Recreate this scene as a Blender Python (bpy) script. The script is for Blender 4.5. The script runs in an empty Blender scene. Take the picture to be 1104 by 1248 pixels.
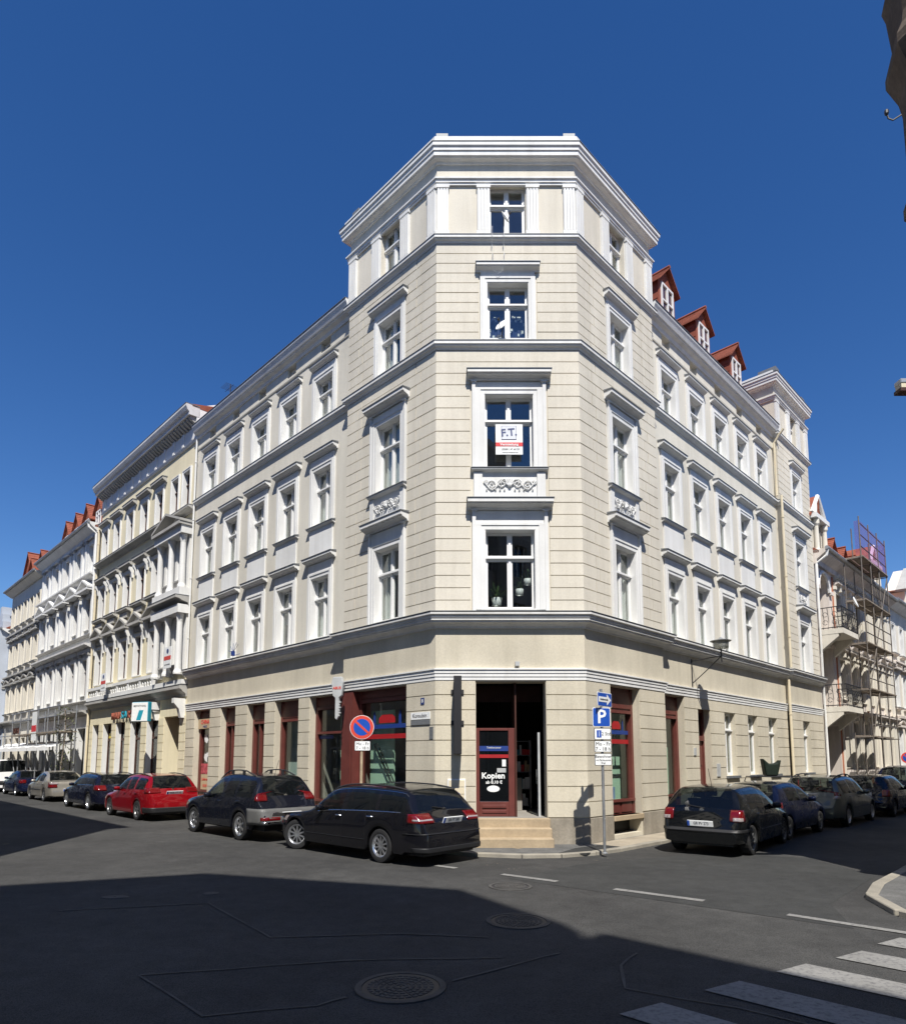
import bpy, bmesh, math, random
import numpy as np
from mathutils import Vector, Matrix
random.seed(7)
rad = math.radians
scn = bpy.context.scene
COL = scn.collection

# ---------------------------------------------------------------- camera
cam_d = bpy.data.cameras.new("camera"); cam = bpy.data.objects.new("camera", cam_d); COL.objects.link(cam)
cam.location = (0, 0, 2.0); cam.rotation_euler = (rad(90 + 6.2), 0, 0)
cam_d.sensor_fit = 'HORIZONTAL'; cam_d.sensor_width = 36.0; cam_d.lens = 797.0 / 1104 * 36
cam_d.shift_y = (838.4 - 624) / 1104; cam_d.clip_start = 0.05; cam_d.clip_end = 3000
scn.camera = cam
# ---------------------------------------------------------------- sky, sun, exposure
SUN_EL, SUN_AZ = 55.0, 5.5          # the sun stands behind the camera, a little to the right
sdir = Vector((math.sin(rad(SUN_AZ)) * math.cos(rad(SUN_EL)), -math.cos(rad(SUN_AZ)) * math.cos(rad(SUN_EL)), math.sin(rad(SUN_EL))))
world = bpy.data.worlds.new("World"); scn.world = world; world.use_nodes = True
wn = world.node_tree; wn.nodes.clear()
sky = wn.nodes.new('ShaderNodeTexSky'); sky.sky_type = 'NISHITA'; sky.sun_disc = False
sky.sun_elevation = rad(SUN_EL); sky.sun_rotation = rad(180 - SUN_AZ)
sky.air_density = 1.0; sky.dust_density = 0.1; sky.ozone_density = 3.5; sky.altitude = 200
bg = wn.nodes.new('ShaderNodeBackground'); bg.inputs[1].default_value = 0.090
wo = wn.nodes.new('ShaderNodeOutputWorld')
hs = wn.nodes.new('ShaderNodeHueSaturation'); hs.inputs['Saturation'].default_value = 1.28; hs.inputs['Hue'].default_value = 0.510
wn.links.new(sky.outputs[0], hs.inputs['Color']); wn.links.new(hs.outputs[0], bg.inputs[0]); wn.links.new(bg.outputs[0], wo.inputs[0])
sun_d = bpy.data.lights.new("sun", 'SUN'); sun_d.energy = 5.0; sun_d.angle = rad(0.5); sun_d.color = (1.0, 0.955, 0.88)
sun = bpy.data.objects.new("sun", sun_d); COL.objects.link(sun)
sun.rotation_euler = sdir.to_track_quat('Z', 'Y').to_euler(); sun.location = sdir * 80
vs = scn.view_settings
vs.view_transform = 'Standard'; vs.look = 'None'; vs.exposure = 0.48; vs.gamma = 1.0; vs.use_curve_mapping = False
scn.render.engine = 'CYCLES'
scn.cycles.max_bounces = 8; scn.cycles.transparent_max_bounces = 16

# ---------------------------------------------------------------- materials
def nmat(name):
    m = bpy.data.materials.new(name); m.use_nodes = True
    nt = m.node_tree
    return m, nt, nt.nodes['Principled BSDF'], nt.nodes['Material Output']
def ramp(nt, fac, c0, c1, p0=0.0, p1=1.0):
    r = nt.nodes.new('ShaderNodeValToRGB')
    r.color_ramp.elements[0].position = p0; r.color_ramp.elements[1].position = p1
    r.color_ramp.elements[0].color = (*c0, 1); r.color_ramp.elements[1].color = (*c1, 1)
    nt.links.new(fac, r.inputs[0]); return r.outputs[0]
def noise(nt, scale, detail=4, vec=None, rough=0.55):
    n = nt.nodes.new('ShaderNodeTexNoise'); n.inputs['Scale'].default_value = scale
    n.inputs['Detail'].default_value = detail; n.inputs['Roughness'].default_value = rough
    if vec is None:
        g = nt.nodes.new('ShaderNodeNewGeometry'); vec = g.outputs['Position']
    nt.links.new(vec, n.inputs['Vector']); return n.outputs['Fac']
def mul(nt, a, b, fac=1.0):
    mx = nt.nodes.new('ShaderNodeMix'); mx.data_type = 'RGBA'; mx.blend_type = 'MULTIPLY'
    mx.inputs[0].default_value = fac
    nt.links.new(a, mx.inputs[6]); nt.links.new(b, mx.inputs[7]); return mx.outputs[2]
def surf(name, col, rough=0.85, var=0.12, scale=0.7, grain=0.06, gscale=40, bump=0.15, bscale=60, streak=0.0, spec=0.3, metal=0.0, bdist=0.01):
    """painted or mineral surface: base colour with large soft stains, fine grain, optional vertical run-off streaks, fine relief"""
    m, nt, b, out = nmat(name)
    lo = tuple(c * (1 - var) for c in col); hi = tuple(min(1, c * (1 + var * 0.5)) for c in col)
    c = ramp(nt, noise(nt, scale, 5), lo, hi, 0.3, 0.7)
    g = ramp(nt, noise(nt, gscale, 3), (1 - grain,) * 3, (1, 1, 1), 0.35, 0.65)
    c = mul(nt, c, g)
    if streak:
        geo = nt.nodes.new('ShaderNodeNewGeometry'); mp = nt.nodes.new('ShaderNodeMapping')
        mp.inputs['Scale'].default_value = (2.2, 2.2, 0.16)
        nt.links.new(geo.outputs['Position'], mp.inputs['Vector'])
        s = ramp(nt, noise(nt, 1.6, 6, mp.outputs[0], 0.65), (1 - streak, 1 - streak * 1.05, 1 - streak * 1.15), (1, 1, 1), 0.34, 0.58)
        c = mul(nt, c, s)
    nt.links.new(c, b.inputs['Base Color'])
    b.inputs['Roughness'].default_value = rough; b.inputs['Metallic'].default_value = metal
    b.inputs['Specular IOR Level'].default_value = spec
    if bump:
        bp = nt.nodes.new('ShaderNodeBump'); bp.inputs['Strength'].default_value = bump; bp.inputs['Distance'].default_value = bdist
        nt.links.new(noise(nt, bscale, 4), bp.inputs['Height']); nt.links.new(bp.outputs[0], b.inputs['Normal'])
    return m
def glass(name, tint=(0.75, 0.8, 0.78), ior=1.6, trans=0.85, rough=0.0, dark=(0.01, 0.012, 0.014), wave=0.0):
    m, nt, b, out = nmat(name); nt.nodes.remove(b)
    tr = nt.nodes.new('ShaderNodeBsdfTransparent'); tr.inputs[0].default_value = (*tint, 1)
    df = nt.nodes.new('ShaderNodeBsdfDiffuse'); df.inputs[0].default_value = (*dark, 1)
    gl = nt.nodes.new('ShaderNodeBsdfGlossy'); gl.inputs['Roughness'].default_value = rough
    m1 = nt.nodes.new('ShaderNodeMixShader'); m1.inputs[0].default_value = trans
    nt.links.new(df.outputs[0], m1.inputs[1]); nt.links.new(tr.outputs[0], m1.inputs[2])
    fr = nt.nodes.new('ShaderNodeFresnel'); gg = nt.nodes.new('ShaderNodeNewGeometry')
    mi = nt.nodes.new('ShaderNodeMapRange'); mi.inputs[3].default_value = ior; mi.inputs[4].default_value = 1 / ior   # same index seen from either face of the pane
    nt.links.new(gg.outputs['Backfacing'], mi.inputs[0]); nt.links.new(mi.outputs[0], fr.inputs[0])
    m2 = nt.nodes.new('ShaderNodeMixShader')
    nt.links.new(fr.outputs[0], m2.inputs[0]); nt.links.new(m1.outputs[0], m2.inputs[1]); nt.links.new(gl.outputs[0], m2.inputs[2])
    nt.links.new(m2.outputs[0], out.inputs[0])
    if wave:
        bp = nt.nodes.new('ShaderNodeBump'); bp.inputs['Strength'].default_value = wave; bp.inputs['Distance'].default_value = 0.02
        nt.links.new(noise(nt, 1.6, 1), bp.inputs['Height'])
        nt.links.new(bp.outputs[0], gl.inputs['Normal'])
    return m
def plain(name, col, rough=0.5, spec=0.5, metal=0.0, emit=0.0, coat=0.0):
    m, nt, b, out = nmat(name)
    c = ramp(nt, noise(nt, 9, 4), tuple(x * 0.9 for x in col), tuple(min(1, x * 1.05) for x in col), 0.3, 0.7)
    nt.links.new(c, b.inputs['Base Color'])
    b.inputs['Roughness'].default_value = rough; b.inputs['Specular IOR Level'].default_value = spec
    b.inputs['Metallic'].default_value = metal; b.inputs['Coat Weight'].default_value = coat; b.inputs['Coat Roughness'].default_value = 0.04
    return m
def carpaint(name, col, metal=0.0, rough=0.3):
    m, nt, b, out = nmat(name)
    geo = nt.nodes.new('ShaderNodeNewGeometry'); sp = nt.nodes.new('ShaderNodeSeparateXYZ')
    nt.links.new(geo.outputs['Position'], sp.inputs[0])
    mr = nt.nodes.new('ShaderNodeMapRange'); mr.inputs[1].default_value = 0.15; mr.inputs[2].default_value = 0.75
    mr.inputs[3].default_value = 0.05; mr.inputs[4].default_value = 0.0
    nt.links.new(sp.outputs[2], mr.inputs[0])
    n = noise(nt, 7, 5)
    mm = nt.nodes.new('ShaderNodeMath'); mm.operation = 'MULTIPLY'
    nt.links.new(mr.outputs[0], mm.inputs[0]); nt.links.new(n, mm.inputs[1])
    mx = nt.nodes.new('ShaderNodeMix'); mx.data_type = 'RGBA'
    mx.inputs[6].default_value = (*col, 1); mx.inputs[7].default_value = (0.11, 0.10, 0.085, 1)
    nt.links.new(mm.outputs[0], mx.inputs[0]); nt.links.new(mx.outputs[2], b.inputs['Base Color'])
    b.inputs['Metallic'].default_value = metal; b.inputs['Specular IOR Level'].default_value = 0.06
    r = ramp(nt, n, (rough * 0.85,) * 3, (rough * 1.25,) * 3, 0.3, 0.7)
    nt.links.new(r, b.inputs['Roughness'])
    b.inputs['Coat Weight'].default_value = 0.85; b.inputs['Coat Roughness'].default_value = 0.02
    return m
def asphalt(name, lo, hi, scale=0.35, speck=0.5):
    m, nt, b, out = nmat(name)
    c = ramp(nt, noise(nt, scale, 6, None, 0.6), lo, hi, 0.32, 0.68)
    v = nt.nodes.new('ShaderNodeTexVoronoi'); v.inputs['Scale'].default_value = 95
    g = nt.nodes.new('ShaderNodeNewGeometry'); nt.links.new(g.outputs['Position'], v.inputs['Vector'])
    c = mul(nt, c, ramp(nt, v.outputs['Distance'], (1.0 + speck * .3,) * 3, (1 - speck,) * 3, 0.1, 0.75))
    c = mul(nt, c, ramp(nt, noise(nt, 3.2, 6, None, 0.7), (0.78,) * 3, (1.08,) * 3, 0.35, 0.65))
    nt.links.new(c, b.inputs['Base Color']); b.inputs['Roughness'].default_value = 0.86; b.inputs['Specular IOR Level'].default_value = 0.25
    bp = nt.nodes.new('ShaderNodeBump'); bp.inputs['Strength'].default_value = 0.5; bp.inputs['Distance'].default_value = 0.006
    nt.links.new(v.outputs['Distance'], bp.inputs['Height']); nt.links.new(bp.outputs[0], b.inputs['Normal'])
    return m
def roadpaint(name, col, wear=0.5):
    m, nt, b, out = nmat(name)
    c = ramp(nt, noise(nt, 22, 6, None, 0.7), (0.10, 0.10, 0.10), col, 0.36 * wear + 0.1, 0.36 * wear + 0.3)
    c = mul(nt, c, ramp(nt, noise(nt, 2.0, 4), (0.75,) * 3, (1, 1, 1), 0.3, 0.7))
    nt.links.new(c, b.inputs['Base Color']); b.inputs['Roughness'].default_value = 0.8
    return m
T = {}
T['tower'] = surf('plaster_tower', (0.665, 0.622, 0.53), 0.92, 0.11, 0.45, 0.08, 30, 0.3, 45, streak=0.10)
T['wing'] = surf('plaster_wing', (0.665, 0.632, 0.55), 0.92, 0.10, 0.45, 0.07, 30, 0.3, 45, streak=0.09)
T['ground_plaster'] = surf('plaster_ground_floor', (0.60, 0.55, 0.44), 0.93, 0.16, 0.6, 0.10, 24, 0.35, 40, streak=0.10)
T['joint'] = surf('plaster_joint', (0.40, 0.37, 0.31), 0.95, 0.15, 1.2, 0.1)
T['white'] = surf('white_plaster_trim', (0.73, 0.73, 0.715), 0.8, 0.08, 0.9, 0.04, 30, 0.12, 40, streak=0.10)
T['white_clean'] = surf('white_window_paint', (0.74, 0.74, 0.73), 0.5, 0.04, 1.5, 0.03, 30, 0.05, 40)
T['cornice'] = surf('grey_painted_cornice', (0.66, 0.655, 0.64), 0.75, 0.14, 0.9, 0.06, 30, 0.12, 40, streak=0.12)
T['flashing'] = surf('zinc_flashing', (0.20, 0.21, 0.22), 0.55, 0.2, 1.5, 0.08, 20, 0.1, 30, metal=0.3)
T['plinth'] = surf('sandstone_plinth', (0.33, 0.295, 0.24), 0.95, 0.25, 1.4, 0.15, 20, 0.5, 25, streak=0.18)
T['step'] = surf('sandstone_step', (0.40, 0.315, 0.21), 0.92, 0.2, 1.8, 0.12, 20, 0.4, 25)
T['redwood'] = surf('oxblood_painted_wood', (0.135, 0.036, 0.029), 0.45, 0.2, 2.2, 0.08, 60, 0.12, 30, spec=0.5)
T['darkwood'] = surf('dark_brown_wood', (0.07, 0.028, 0.02), 0.5, 0.25, 3, 0.15, 40, 0.2, 30)
T['black'] = plain('black_plastic', (0.012, 0.012, 0.013), 0.55)
T['rubber'] = surf('tyre_rubber', (0.022, 0.022, 0.023), 0.85, 0.2, 5, 0.2, 60, 0.2, 80)
T['alloy'] = plain('alloy_wheel', (0.62, 0.63, 0.65), 0.28, 0.5, 0.9)
T['chrome'] = plain('chrome_trim', (0.75, 0.76, 0.78), 0.12, 0.5, 1.0)
T['steel'] = surf('galvanised_steel', (0.42, 0.43, 0.44), 0.45, 0.2, 4, 0.1, 60, 0.05, 60, metal=0.7)
T['iron'] = plain('wrought_iron', (0.025, 0.025, 0.027), 0.55)
T['interior'] = surf('room_wall', (0.30, 0.28, 0.25), 0.95, 0.2, 1, 0.05)
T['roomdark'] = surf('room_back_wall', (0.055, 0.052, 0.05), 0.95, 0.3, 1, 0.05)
T['mint'] = surf('mint_green_panel', (0.52, 0.72, 0.56), 0.8, 0.06, 1.5, 0.04)
T['curtain'] = surf('net_curtain', (0.74, 0.74, 0.71), 0.9, 0.08, 6, 0.06)
T['glass'] = glass('window_glass', (0.92, 0.95, 0.94), 2.0, 0.97, wave=0.04)
T['shopglass'] = glass('shop_glass', (0.93, 0.97, 0.95), 1.55, 0.98, wave=0.02)
T['carglass'] = glass('tinted_car_glass', (0.42, 0.47, 0.45), 1.55, 0.75)
T['privacy'] = glass('privacy_car_glass', (0.16, 0.17, 0.17), 1.5, 0.5)
T['lampglass'] = glass('lamp_glass', (0.85, 0.86, 0.84), 1.45, 0.75, 0.2, (0.5, 0.5, 0.48))
T['tile'] = surf('red_roof_tile', (0.28, 0.085, 0.050), 0.85, 0.3, 2.5, 0.2, 18, 0.4, 30)
T['redboard'] = surf('red_dormer_cladding', (0.26, 0.075, 0.045), 0.8, 0.2, 2, 0.12, 20, 0.2, 30)
T['yellow'] = surf('pale_yellow_plaster', (0.74, 0.67, 0.48), 0.92, 0.08, 0.5, 0.05, 30, 0.2, 45, streak=0.08)
T['offwhite'] = surf('offwhite_plaster', (0.80, 0.80, 0.78), 0.9, 0.08, 0.5, 0.05, 30, 0.2, 45, streak=0.10)
T['cream'] = surf('cream_plaster', (0.72, 0.68, 0.59), 0.92, 0.1, 0.5, 0.06, 30, 0.2, 45, streak=0.10)
T['bluewhite'] = surf('bluish_white_plaster', (0.46, 0.50, 0.56), 0.9, 0.08, 0.5, 0.05, 30, 0.2, 45)
T['pink'] = surf('pinkish_stone_plaster', (0.70, 0.635, 0.575), 0.92, 0.14, 0.5, 0.1, 25, 0.3, 40, streak=0.2)
T['greycorn'] = surf('weathered_grey_cornice', (0.42, 0.41, 0.385), 0.85, 0.2, 1, 0.1, 30, 0.15, 40)
T['asphalt'] = asphalt('asphalt_road', (0.050, 0.0495, 0.048), (0.088, 0.087, 0.083))
T['asphalt_dark'] = asphalt('asphalt_patch', (0.043, 0.044, 0.043), (0.058, 0.059, 0.057), 0.5, 0.35)
T['asphalt_walk'] = asphalt('asphalt_pavement', (0.13, 0.13, 0.126), (0.18, 0.178, 0.17), 0.8, 0.4)
T['slab'] = surf('sandstone_slab', (0.37, 0.32, 0.245), 0.93, 0.25, 1.5, 0.12, 16, 0.4, 25)
T['kerb'] = surf('granite_kerb', (0.31, 0.285, 0.235), 0.9, 0.25, 2, 0.18, 60, 0.4, 60)
T['paint'] = roadpaint('road_marking_paint', (0.24, 0.235, 0.22), 0.6)
T['tar'] = surf('tar_seam', (0.085, 0.083, 0.078), 0.8, 0.3, 3, 0.1)
T['signblue'] = plain('sign_blue', (0.012, 0.075, 0.40), 0.35)
T['signred'] = plain('sign_red', (0.62, 0.07, 0.045), 0.35)
T['signwhite'] = plain('sign_white', (0.80, 0.81, 0.80), 0.4)
T['signblack'] = plain('sign_black', (0.015, 0.015, 0.018), 0.5)
T['navy'] = plain('navy_print', (0.03, 0.05, 0.16), 0.5)
T['red'] = plain('red_print', (0.62, 0.02, 0.025), 0.45)
T['teal'] = plain('teal_print', (0.02, 0.28, 0.38), 0.45)
T['tan'] = surf('tan_board', (0.50, 0.38, 0.24), 0.8, 0.15, 3, 0.06)
T['enamel'] = surf('grey_enamel', (0.45, 0.46, 0.46), 0.4, 0.15, 3, 0.06, spec=0.5)
T['taillight'] = plain('red_light_lens', (0.12, 0.003, 0.004), 0.15, 0.5, coat=0.5)
T['clearlens'] = plain('clear_light_lens', (0.28, 0.24, 0.24), 0.12, 0.6, coat=0.8)
T['amber'] = plain('amber_lens', (0.6, 0.2, 0.03), 0.15, 0.6)
T['green'] = surf('green_leaves', (0.05, 0.10, 0.03), 0.7, 0.35, 9, 0.2)
T['netting'] = glass('lilac_safety_net', (0.93, 0.84, 0.92), 1.02, 0.92, 0.5, (0.42, 0.26, 0.36))
T['planks'] = surf('weathered_scaffold_plank', (0.30, 0.25, 0.20), 0.9, 0.3, 4, 0.2)
T['awning'] = surf('white_awning_cloth', (0.80, 0.80, 0.79), 0.85, 0.06, 2, 0.04)
T['stonedark'] = surf('weathered_dark_stone', (0.13, 0.10, 0.075), 0.95, 0.35, 1.4, 0.2, 14, 0.5, 20, streak=0.25)
T['render_grey'] = surf('grey_render', (0.42, 0.40, 0.36), 0.93, 0.15, 0.6, 0.08, 30, 0.2, 45, streak=0.12)

# ---------------------------------------------------------------- object helpers
WM = {}
def link(o, parent, M):
    COL.objects.link(o); o.matrix_basis = M; WM[o] = M.copy()
    if parent is not None:
        o.parent = parent; o.matrix_parent_inverse = WM[parent].inverted()
    return o
I4 = Matrix.Identity(4)
def thing(name, label, cat, loc=(0, 0, 0), rotz=0.0, group=None):
    o = bpy.data.objects.new(name, None); o.empty_display_size = 0.3
    o['label'] = label; o['category'] = cat
    if group: o['group'] = group
    return link(o, None, Matrix.Translation(loc) @ Matrix.Rotation(rotz, 4, 'Z'))
def tag(o, label, cat, group=None):
    o['label'] = label; o['category'] = cat
    if group: o['group'] = group
    return o
def struct(o, kind='structure'):
    o['kind'] = kind; return o

class MB:
    """collects polygons; every solid is closed so normals can be recalculated"""
    def __init__(s): s.v = []; s.f = []
    def add(s, vs, fs):
        k = len(s.v); s.v += [tuple(p) for p in vs]; s.f += [tuple(i + k for i in f) for f in fs]; return s
    def box(s, x0, x1, y0, y1, z0, z1, F=None):
        P = [(x, y, z) for z in (z0, z1) for y in (y0, y1) for x in (x0, x1)]
        if F: P = [F.pt(*p) for p in P]
        return s.add(P, [(0, 2, 3, 1), (4, 5, 7, 6), (0, 1, 5, 4), (2, 6, 7, 3), (0, 4, 6, 2), (1, 3, 7, 5)])
    def prism(s, prof, x0, x1, F=None, k0=0.0, k1=0.0):
        """closed profile (out, z) extruded along s; k lengthens the ends with out (mitres)"""
        n = len(prof)
        P = [(x0 - k0 * o, o, z) for o, z in prof] + [(x1 + k1 * o, o, z) for o, z in prof]
        if F: P = [F.pt(*p) for p in P]
        return s.add(P, [tuple(range(n)), tuple(range(2 * n - 1, n - 1, -1))] + [(i, (i + 1) % n, n + (i + 1) % n, n + i) for i in range(n)])
    def plate(s, poly, y0, y1, F=None):
        """closed outline in (s, z) given thickness in out"""
        n = len(poly)
        P = [(x, y0, z) for x, z in poly] + [(x, y1, z) for x, z in poly]
        if F: P = [F.pt(*p) for p in P]
        return s.add(P, [tuple(range(n)), tuple(range(2 * n - 1, n - 1, -1))] + [(i, (i + 1) % n, n + (i + 1) % n, n + i) for i in range(n)])
    def slab(s, poly, z0, z1):
        n = len(poly)
        P = [(x, y, z0) for x, y in poly] + [(x, y, z1) for x, y in poly]
        return s.add(P, [tuple(range(n - 1, -1, -1)), tuple(range(n, 2 * n))] + [(i, (i + 1) % n, n + (i + 1) % n, n + i) for i in range(n)])
    def sweep(s, path, prof, closed=False):
        """closed profile (out, z) swept along a 2-D path; outside is to the right of travel"""
        m = []
        N = len(path); P2 = [Vector(p) for p in path]
        for i in range(N):
            ns = []
            if i > 0 or closed:
                t = (P2[i] - P2[i - 1]).normalized(); ns.append(Vector((t.y, -t.x)))
            if i < N - 1 or closed:
                t = (P2[(i + 1) % N] - P2[i]).normalized(); ns.append(Vector((t.y, -t.x)))
            m.append(ns[0] if len(ns) == 1 else (ns[0] + ns[1]) / (1 + ns[0].dot(ns[1])))
        k = len(prof); V = []
        for i in range(N):
            for o, z in prof: V.append((P2[i].x + m[i].x * o, P2[i].y + m[i].y * o, z))
        Fs = []
        for i in range(N if closed else N - 1):
            a, b = i * k, ((i + 1) % N) * k
            for j in range(k): Fs.append((a + j, a + (j + 1) % k, b + (j + 1) % k, b + j))
        if not closed: Fs += [tuple(range(k)), tuple(range((N - 1) * k + k - 1, (N - 1) * k - 1, -1))]
        return s.add(V, Fs)
    def tube(s, pts, r, n=6, cap=True, taper=None):
        pts = [Vector(p) for p in pts]; V = []; N = len(pts)
        for i, p in enumerate(pts):
            d = (pts[min(i + 1, N - 1)] - pts[max(i - 1, 0)]).normalized()
            a = d.cross(Vector((0, 0, 1)))
            if a.length < 1e-3: a = d.cross(Vector((1, 0, 0)))
            a.normalize(); b = d.cross(a)
            rr = r if taper is None else r + (taper - r) * i / (N - 1)
            for j in range(n):
                t = 2 * math.pi * j / n; V.append(p + a * (rr * math.cos(t)) + b * (rr * math.sin(t)))
        Fs = [(i * n + j, i * n + (j + 1) % n, (i + 1) * n + (j + 1) % n, (i + 1) * n + j) for i in range(N - 1) for j in range(n)]
        if cap: Fs += [tuple(range(n - 1, -1, -1)), tuple(range((N - 1) * n, N * n))]
        return s.add(V, Fs)
    def lathe(s, prof, n=16, c=(0, 0, 0), M=None, ring=False):
        """(r, z) profile turned round the z axis at c"""
        V = []
        for r, z in prof:
            for j in range(n):
                t = 2 * math.pi * j / n; p = Vector((c[0] + r * math.cos(t), c[1] + r * math.sin(t), c[2] + z))
                V.append(M @ p if M else p)
        k = len(prof)
        Fs = [(i * n + j, i * n + (j + 1) % n, (i + 1) * n + (j + 1) % n, (i + 1) * n + j) for i in range(k - 1) for j in range(n)]
        if ring: Fs += [((k - 1) * n + j, (k - 1) * n + (j + 1) % n, (j + 1) % n, j) for j in range(n)]
        else: Fs += [tuple(range(n - 1, -1, -1)), tuple(range((k - 1) * n, k * n))]
        return s.add(V, Fs)
    def grid(s, rows):
        n = len(rows[0]); V = [p for r in rows for p in r]
        return s.add(V, [(i * n + j, i * n + j + 1, (i + 1) * n + j + 1, (i + 1) * n + j) for i in range(len(rows) - 1) for j in range(n - 1)])
    def xf(s, M):
        s.v = [tuple(M @ Vector(p)) for p in s.v]; return s
    def mesh(s, name, m, smooth=False, recalc=True, weld=False):
        me = bpy.data.meshes.new(name); me.from_pydata([tuple(p) for p in s.v], [], s.f)
        if recalc or weld:
            bm = bmesh.new(); bm.from_mesh(me)
            if weld: bmesh.ops.remove_doubles(bm, verts=bm.verts, dist=1e-5)
            if recalc: bmesh.ops.recalc_face_normals(bm, faces=bm.faces)
            bm.to_mesh(me); bm.free()
        if smooth: me.shade_smooth()
        if m is not None: me.materials.append(m)
        return me
    def obj(s, name, m, parent=None, M=None, smooth=False, recalc=True, bevel=0.0, weld=False):
        me = s.mesh(name, m, smooth, recalc, weld)
        o = bpy.data.objects.new(name, me); link(o, parent, M if M is not None else I4)
        if bevel:
            b = o.modifiers.new('edge_bevel', 'BEVEL'); b.width = bevel; b.segments = 1; b.limit_method = 'ANGLE'
        return o
def inst(name, me, parent, M):
    return link(bpy.data.objects.new(name, me), parent, M)
def smooth_by_angle(o, deg=40):
    me = o.data; me.shade_smooth()
    bm = bmesh.new(); bm.from_mesh(me)
    for e in bm.edges:
        if len(e.link_faces) == 2 and e.calc_face_angle(0) > rad(deg): e.smooth = False
    bm.to_mesh(me); bm.free()

class Frame:
    """a facade: origin, direction along it, outward normal"""
    def __init__(s, o, u, n): s.o = Vector(o); s.u = Vector(u); s.n = Vector(n)
    def xy(s, a, out=0.0): p = s.o + s.u * a + s.n * out; return (p.x, p.y)
    def pt(s, a, out, z): p = s.o + s.u * a + s.n * out; return (p.x, p.y, z)
    def mat(s, a, out, z):           # local y = outward, z = up
        y = s.n; x = Vector((y.y, -y.x))
        return Matrix(((x.x, y.x, 0, s.pt(a, out, z)[0]), (x.y, y.y, 0, s.pt(a, out, z)[1]), (0, 0, 1, z), (0, 0, 0, 1)))
    def tmat(s, a, out, z):          # text matrix: text x = to the viewer's right, text y = up
        n = s.n; x = Vector((-n.y, n.x)); p = s.pt(a, out, z)
        return Matrix(((x.x, 0, n.x, p[0]), (x.y, 0, n.y, p[1]), (0, 1, 0, p[2]), (0, 0, 0, 1)))
def wall(mb, F, s0, s1, z0, z1, openings, depth, out=0.0):
    """front skin with real openings and reveals"""
    S = sorted({s0, s1, *[o[0] for o in openings], *[o[1] for o in openings]})
    Z = sorted({z0, z1, *[o[2] for o in openings], *[o[3] for o in openings]})
    S = [x for x in S if s0 <= x <= s1]; Z = [x for x in Z if z0 <= x <= z1]
    for i in range(len(S) - 1):
        for j in range(len(Z) - 1):
            cs, cz = (S[i] + S[i + 1]) / 2, (Z[j] + Z[j + 1]) / 2
            if any(o[0] < cs < o[1] and o[2] < cz < o[3] for o in openings): continue
            mb.add([F.pt(S[i], out, Z[j]), F.pt(S[i + 1], out, Z[j]), F.pt(S[i + 1], out, Z[j + 1]), F.pt(S[i], out, Z[j + 1])], [(0, 1, 2, 3)])
    for a, b, c, d in openings:
        q = [(a, c), (b, c), (b, d), (a, d)]
        for k in range(4):
            p, r = q[k], q[(k + 1) % 4]
            mb.add([F.pt(p[0], out, p[1]), F.pt(r[0], out, r[1]), F.pt(r[0], out - depth, r[1]), F.pt(p[0], out - depth, p[1])], [(0, 1, 2, 3)])
def text(name, body, size, M, m, parent, align='CENTER', ext=0.002, bold=0.0, sx=1.0):
    cu = bpy.data.curves.new(name, 'FONT'); cu.body = body; cu.size = size; cu.align_x = align; cu.align_y = 'CENTER'
    cu.extrude = ext; cu.offset = bold; cu.resolution_u = 2
    tmp = bpy.data.objects.new(name, cu); me = bpy.data.meshes.new_from_object(tmp)
    bpy.data.objects.remove(tmp); bpy.data.curves.remove(cu); me.name = name
    me.materials.clear(); me.materials.append(m)
    return link(bpy.data.objects.new(name, me), parent, M @ Matrix.Diagonal((sx, 1, 1, 1)))
R2 = math.sqrt(0.5)
Y0 = 15.2; CL = (-0.407, Y0); CR = (3.093, Y0)
FL = Frame(CL, (-R2, R2), (-R2, -R2))        # left street facade, s grows away from the corner
FR = Frame(CR, (R2, R2), (R2, -R2))          # right street facade
FC = Frame(CL, (1, 0), (0, -1))              # chamfered corner
LT, RT = 3.68, 3.85                          # ends of the corner tower
LE, RP, RE = 14.2, 14.05, 17.92              # end of left wing, start and end of right pavilion
SB = -0.15                                   # the wings stand back from the tower
# ================================================================ ground, roads, pavements
def PQ(p, q): return ((p + q) * R2, (q - p) * R2)     # p: across the right street, q: across the left street
g = MB().add([(-900, -300, 0), (900, -300, 0), (900, 1400, 0), (-900, 1400, 0)], [(0, 1, 2, 3)])
struct(g.obj('road', T['asphalt']))
def arc(c, r, a0, a1, n=10):
    return [(c[0] + r * math.cos(rad(a0 + (a1 - a0) * i / n)), c[1] + r * math.sin(rad(a0 + (a1 - a0) * i / n))) for i in range(n + 1)]
PZ = 0.065
# north pavement: kerb line along the left street, round the corner, along the right street
KQ, KP = 9.72, -7.68
def bez(p0, p1, p2, n=14):
    return [tuple((1 - t) ** 2 * np.array(p0) + 2 * t * (1 - t) * np.array(p1) + t * t * np.array(p2)) for t in [i / n for i in range(n + 1)]]
kl = [PQ(-130, KQ), PQ(-60, KQ), PQ(-30, KQ), PQ(-12.0, KQ)]
kc = bez(PQ(-11.0, KQ), PQ(KP - .1, KQ + .2), PQ(KP, 12.6))
kr = [PQ(KP, 13.4), PQ(KP, 30), PQ(KP, 60), PQ(KP, 130)]
kerb_line = kl + kc + kr
n_walk = MB().slab(kerb_line + [PQ(-9.2, 130), PQ(-9.2, 11.2), PQ(-130, 11.2)], -0.1, PZ)
nw = struct(n_walk.obj('pavement', T['asphalt_walk']))
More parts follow.
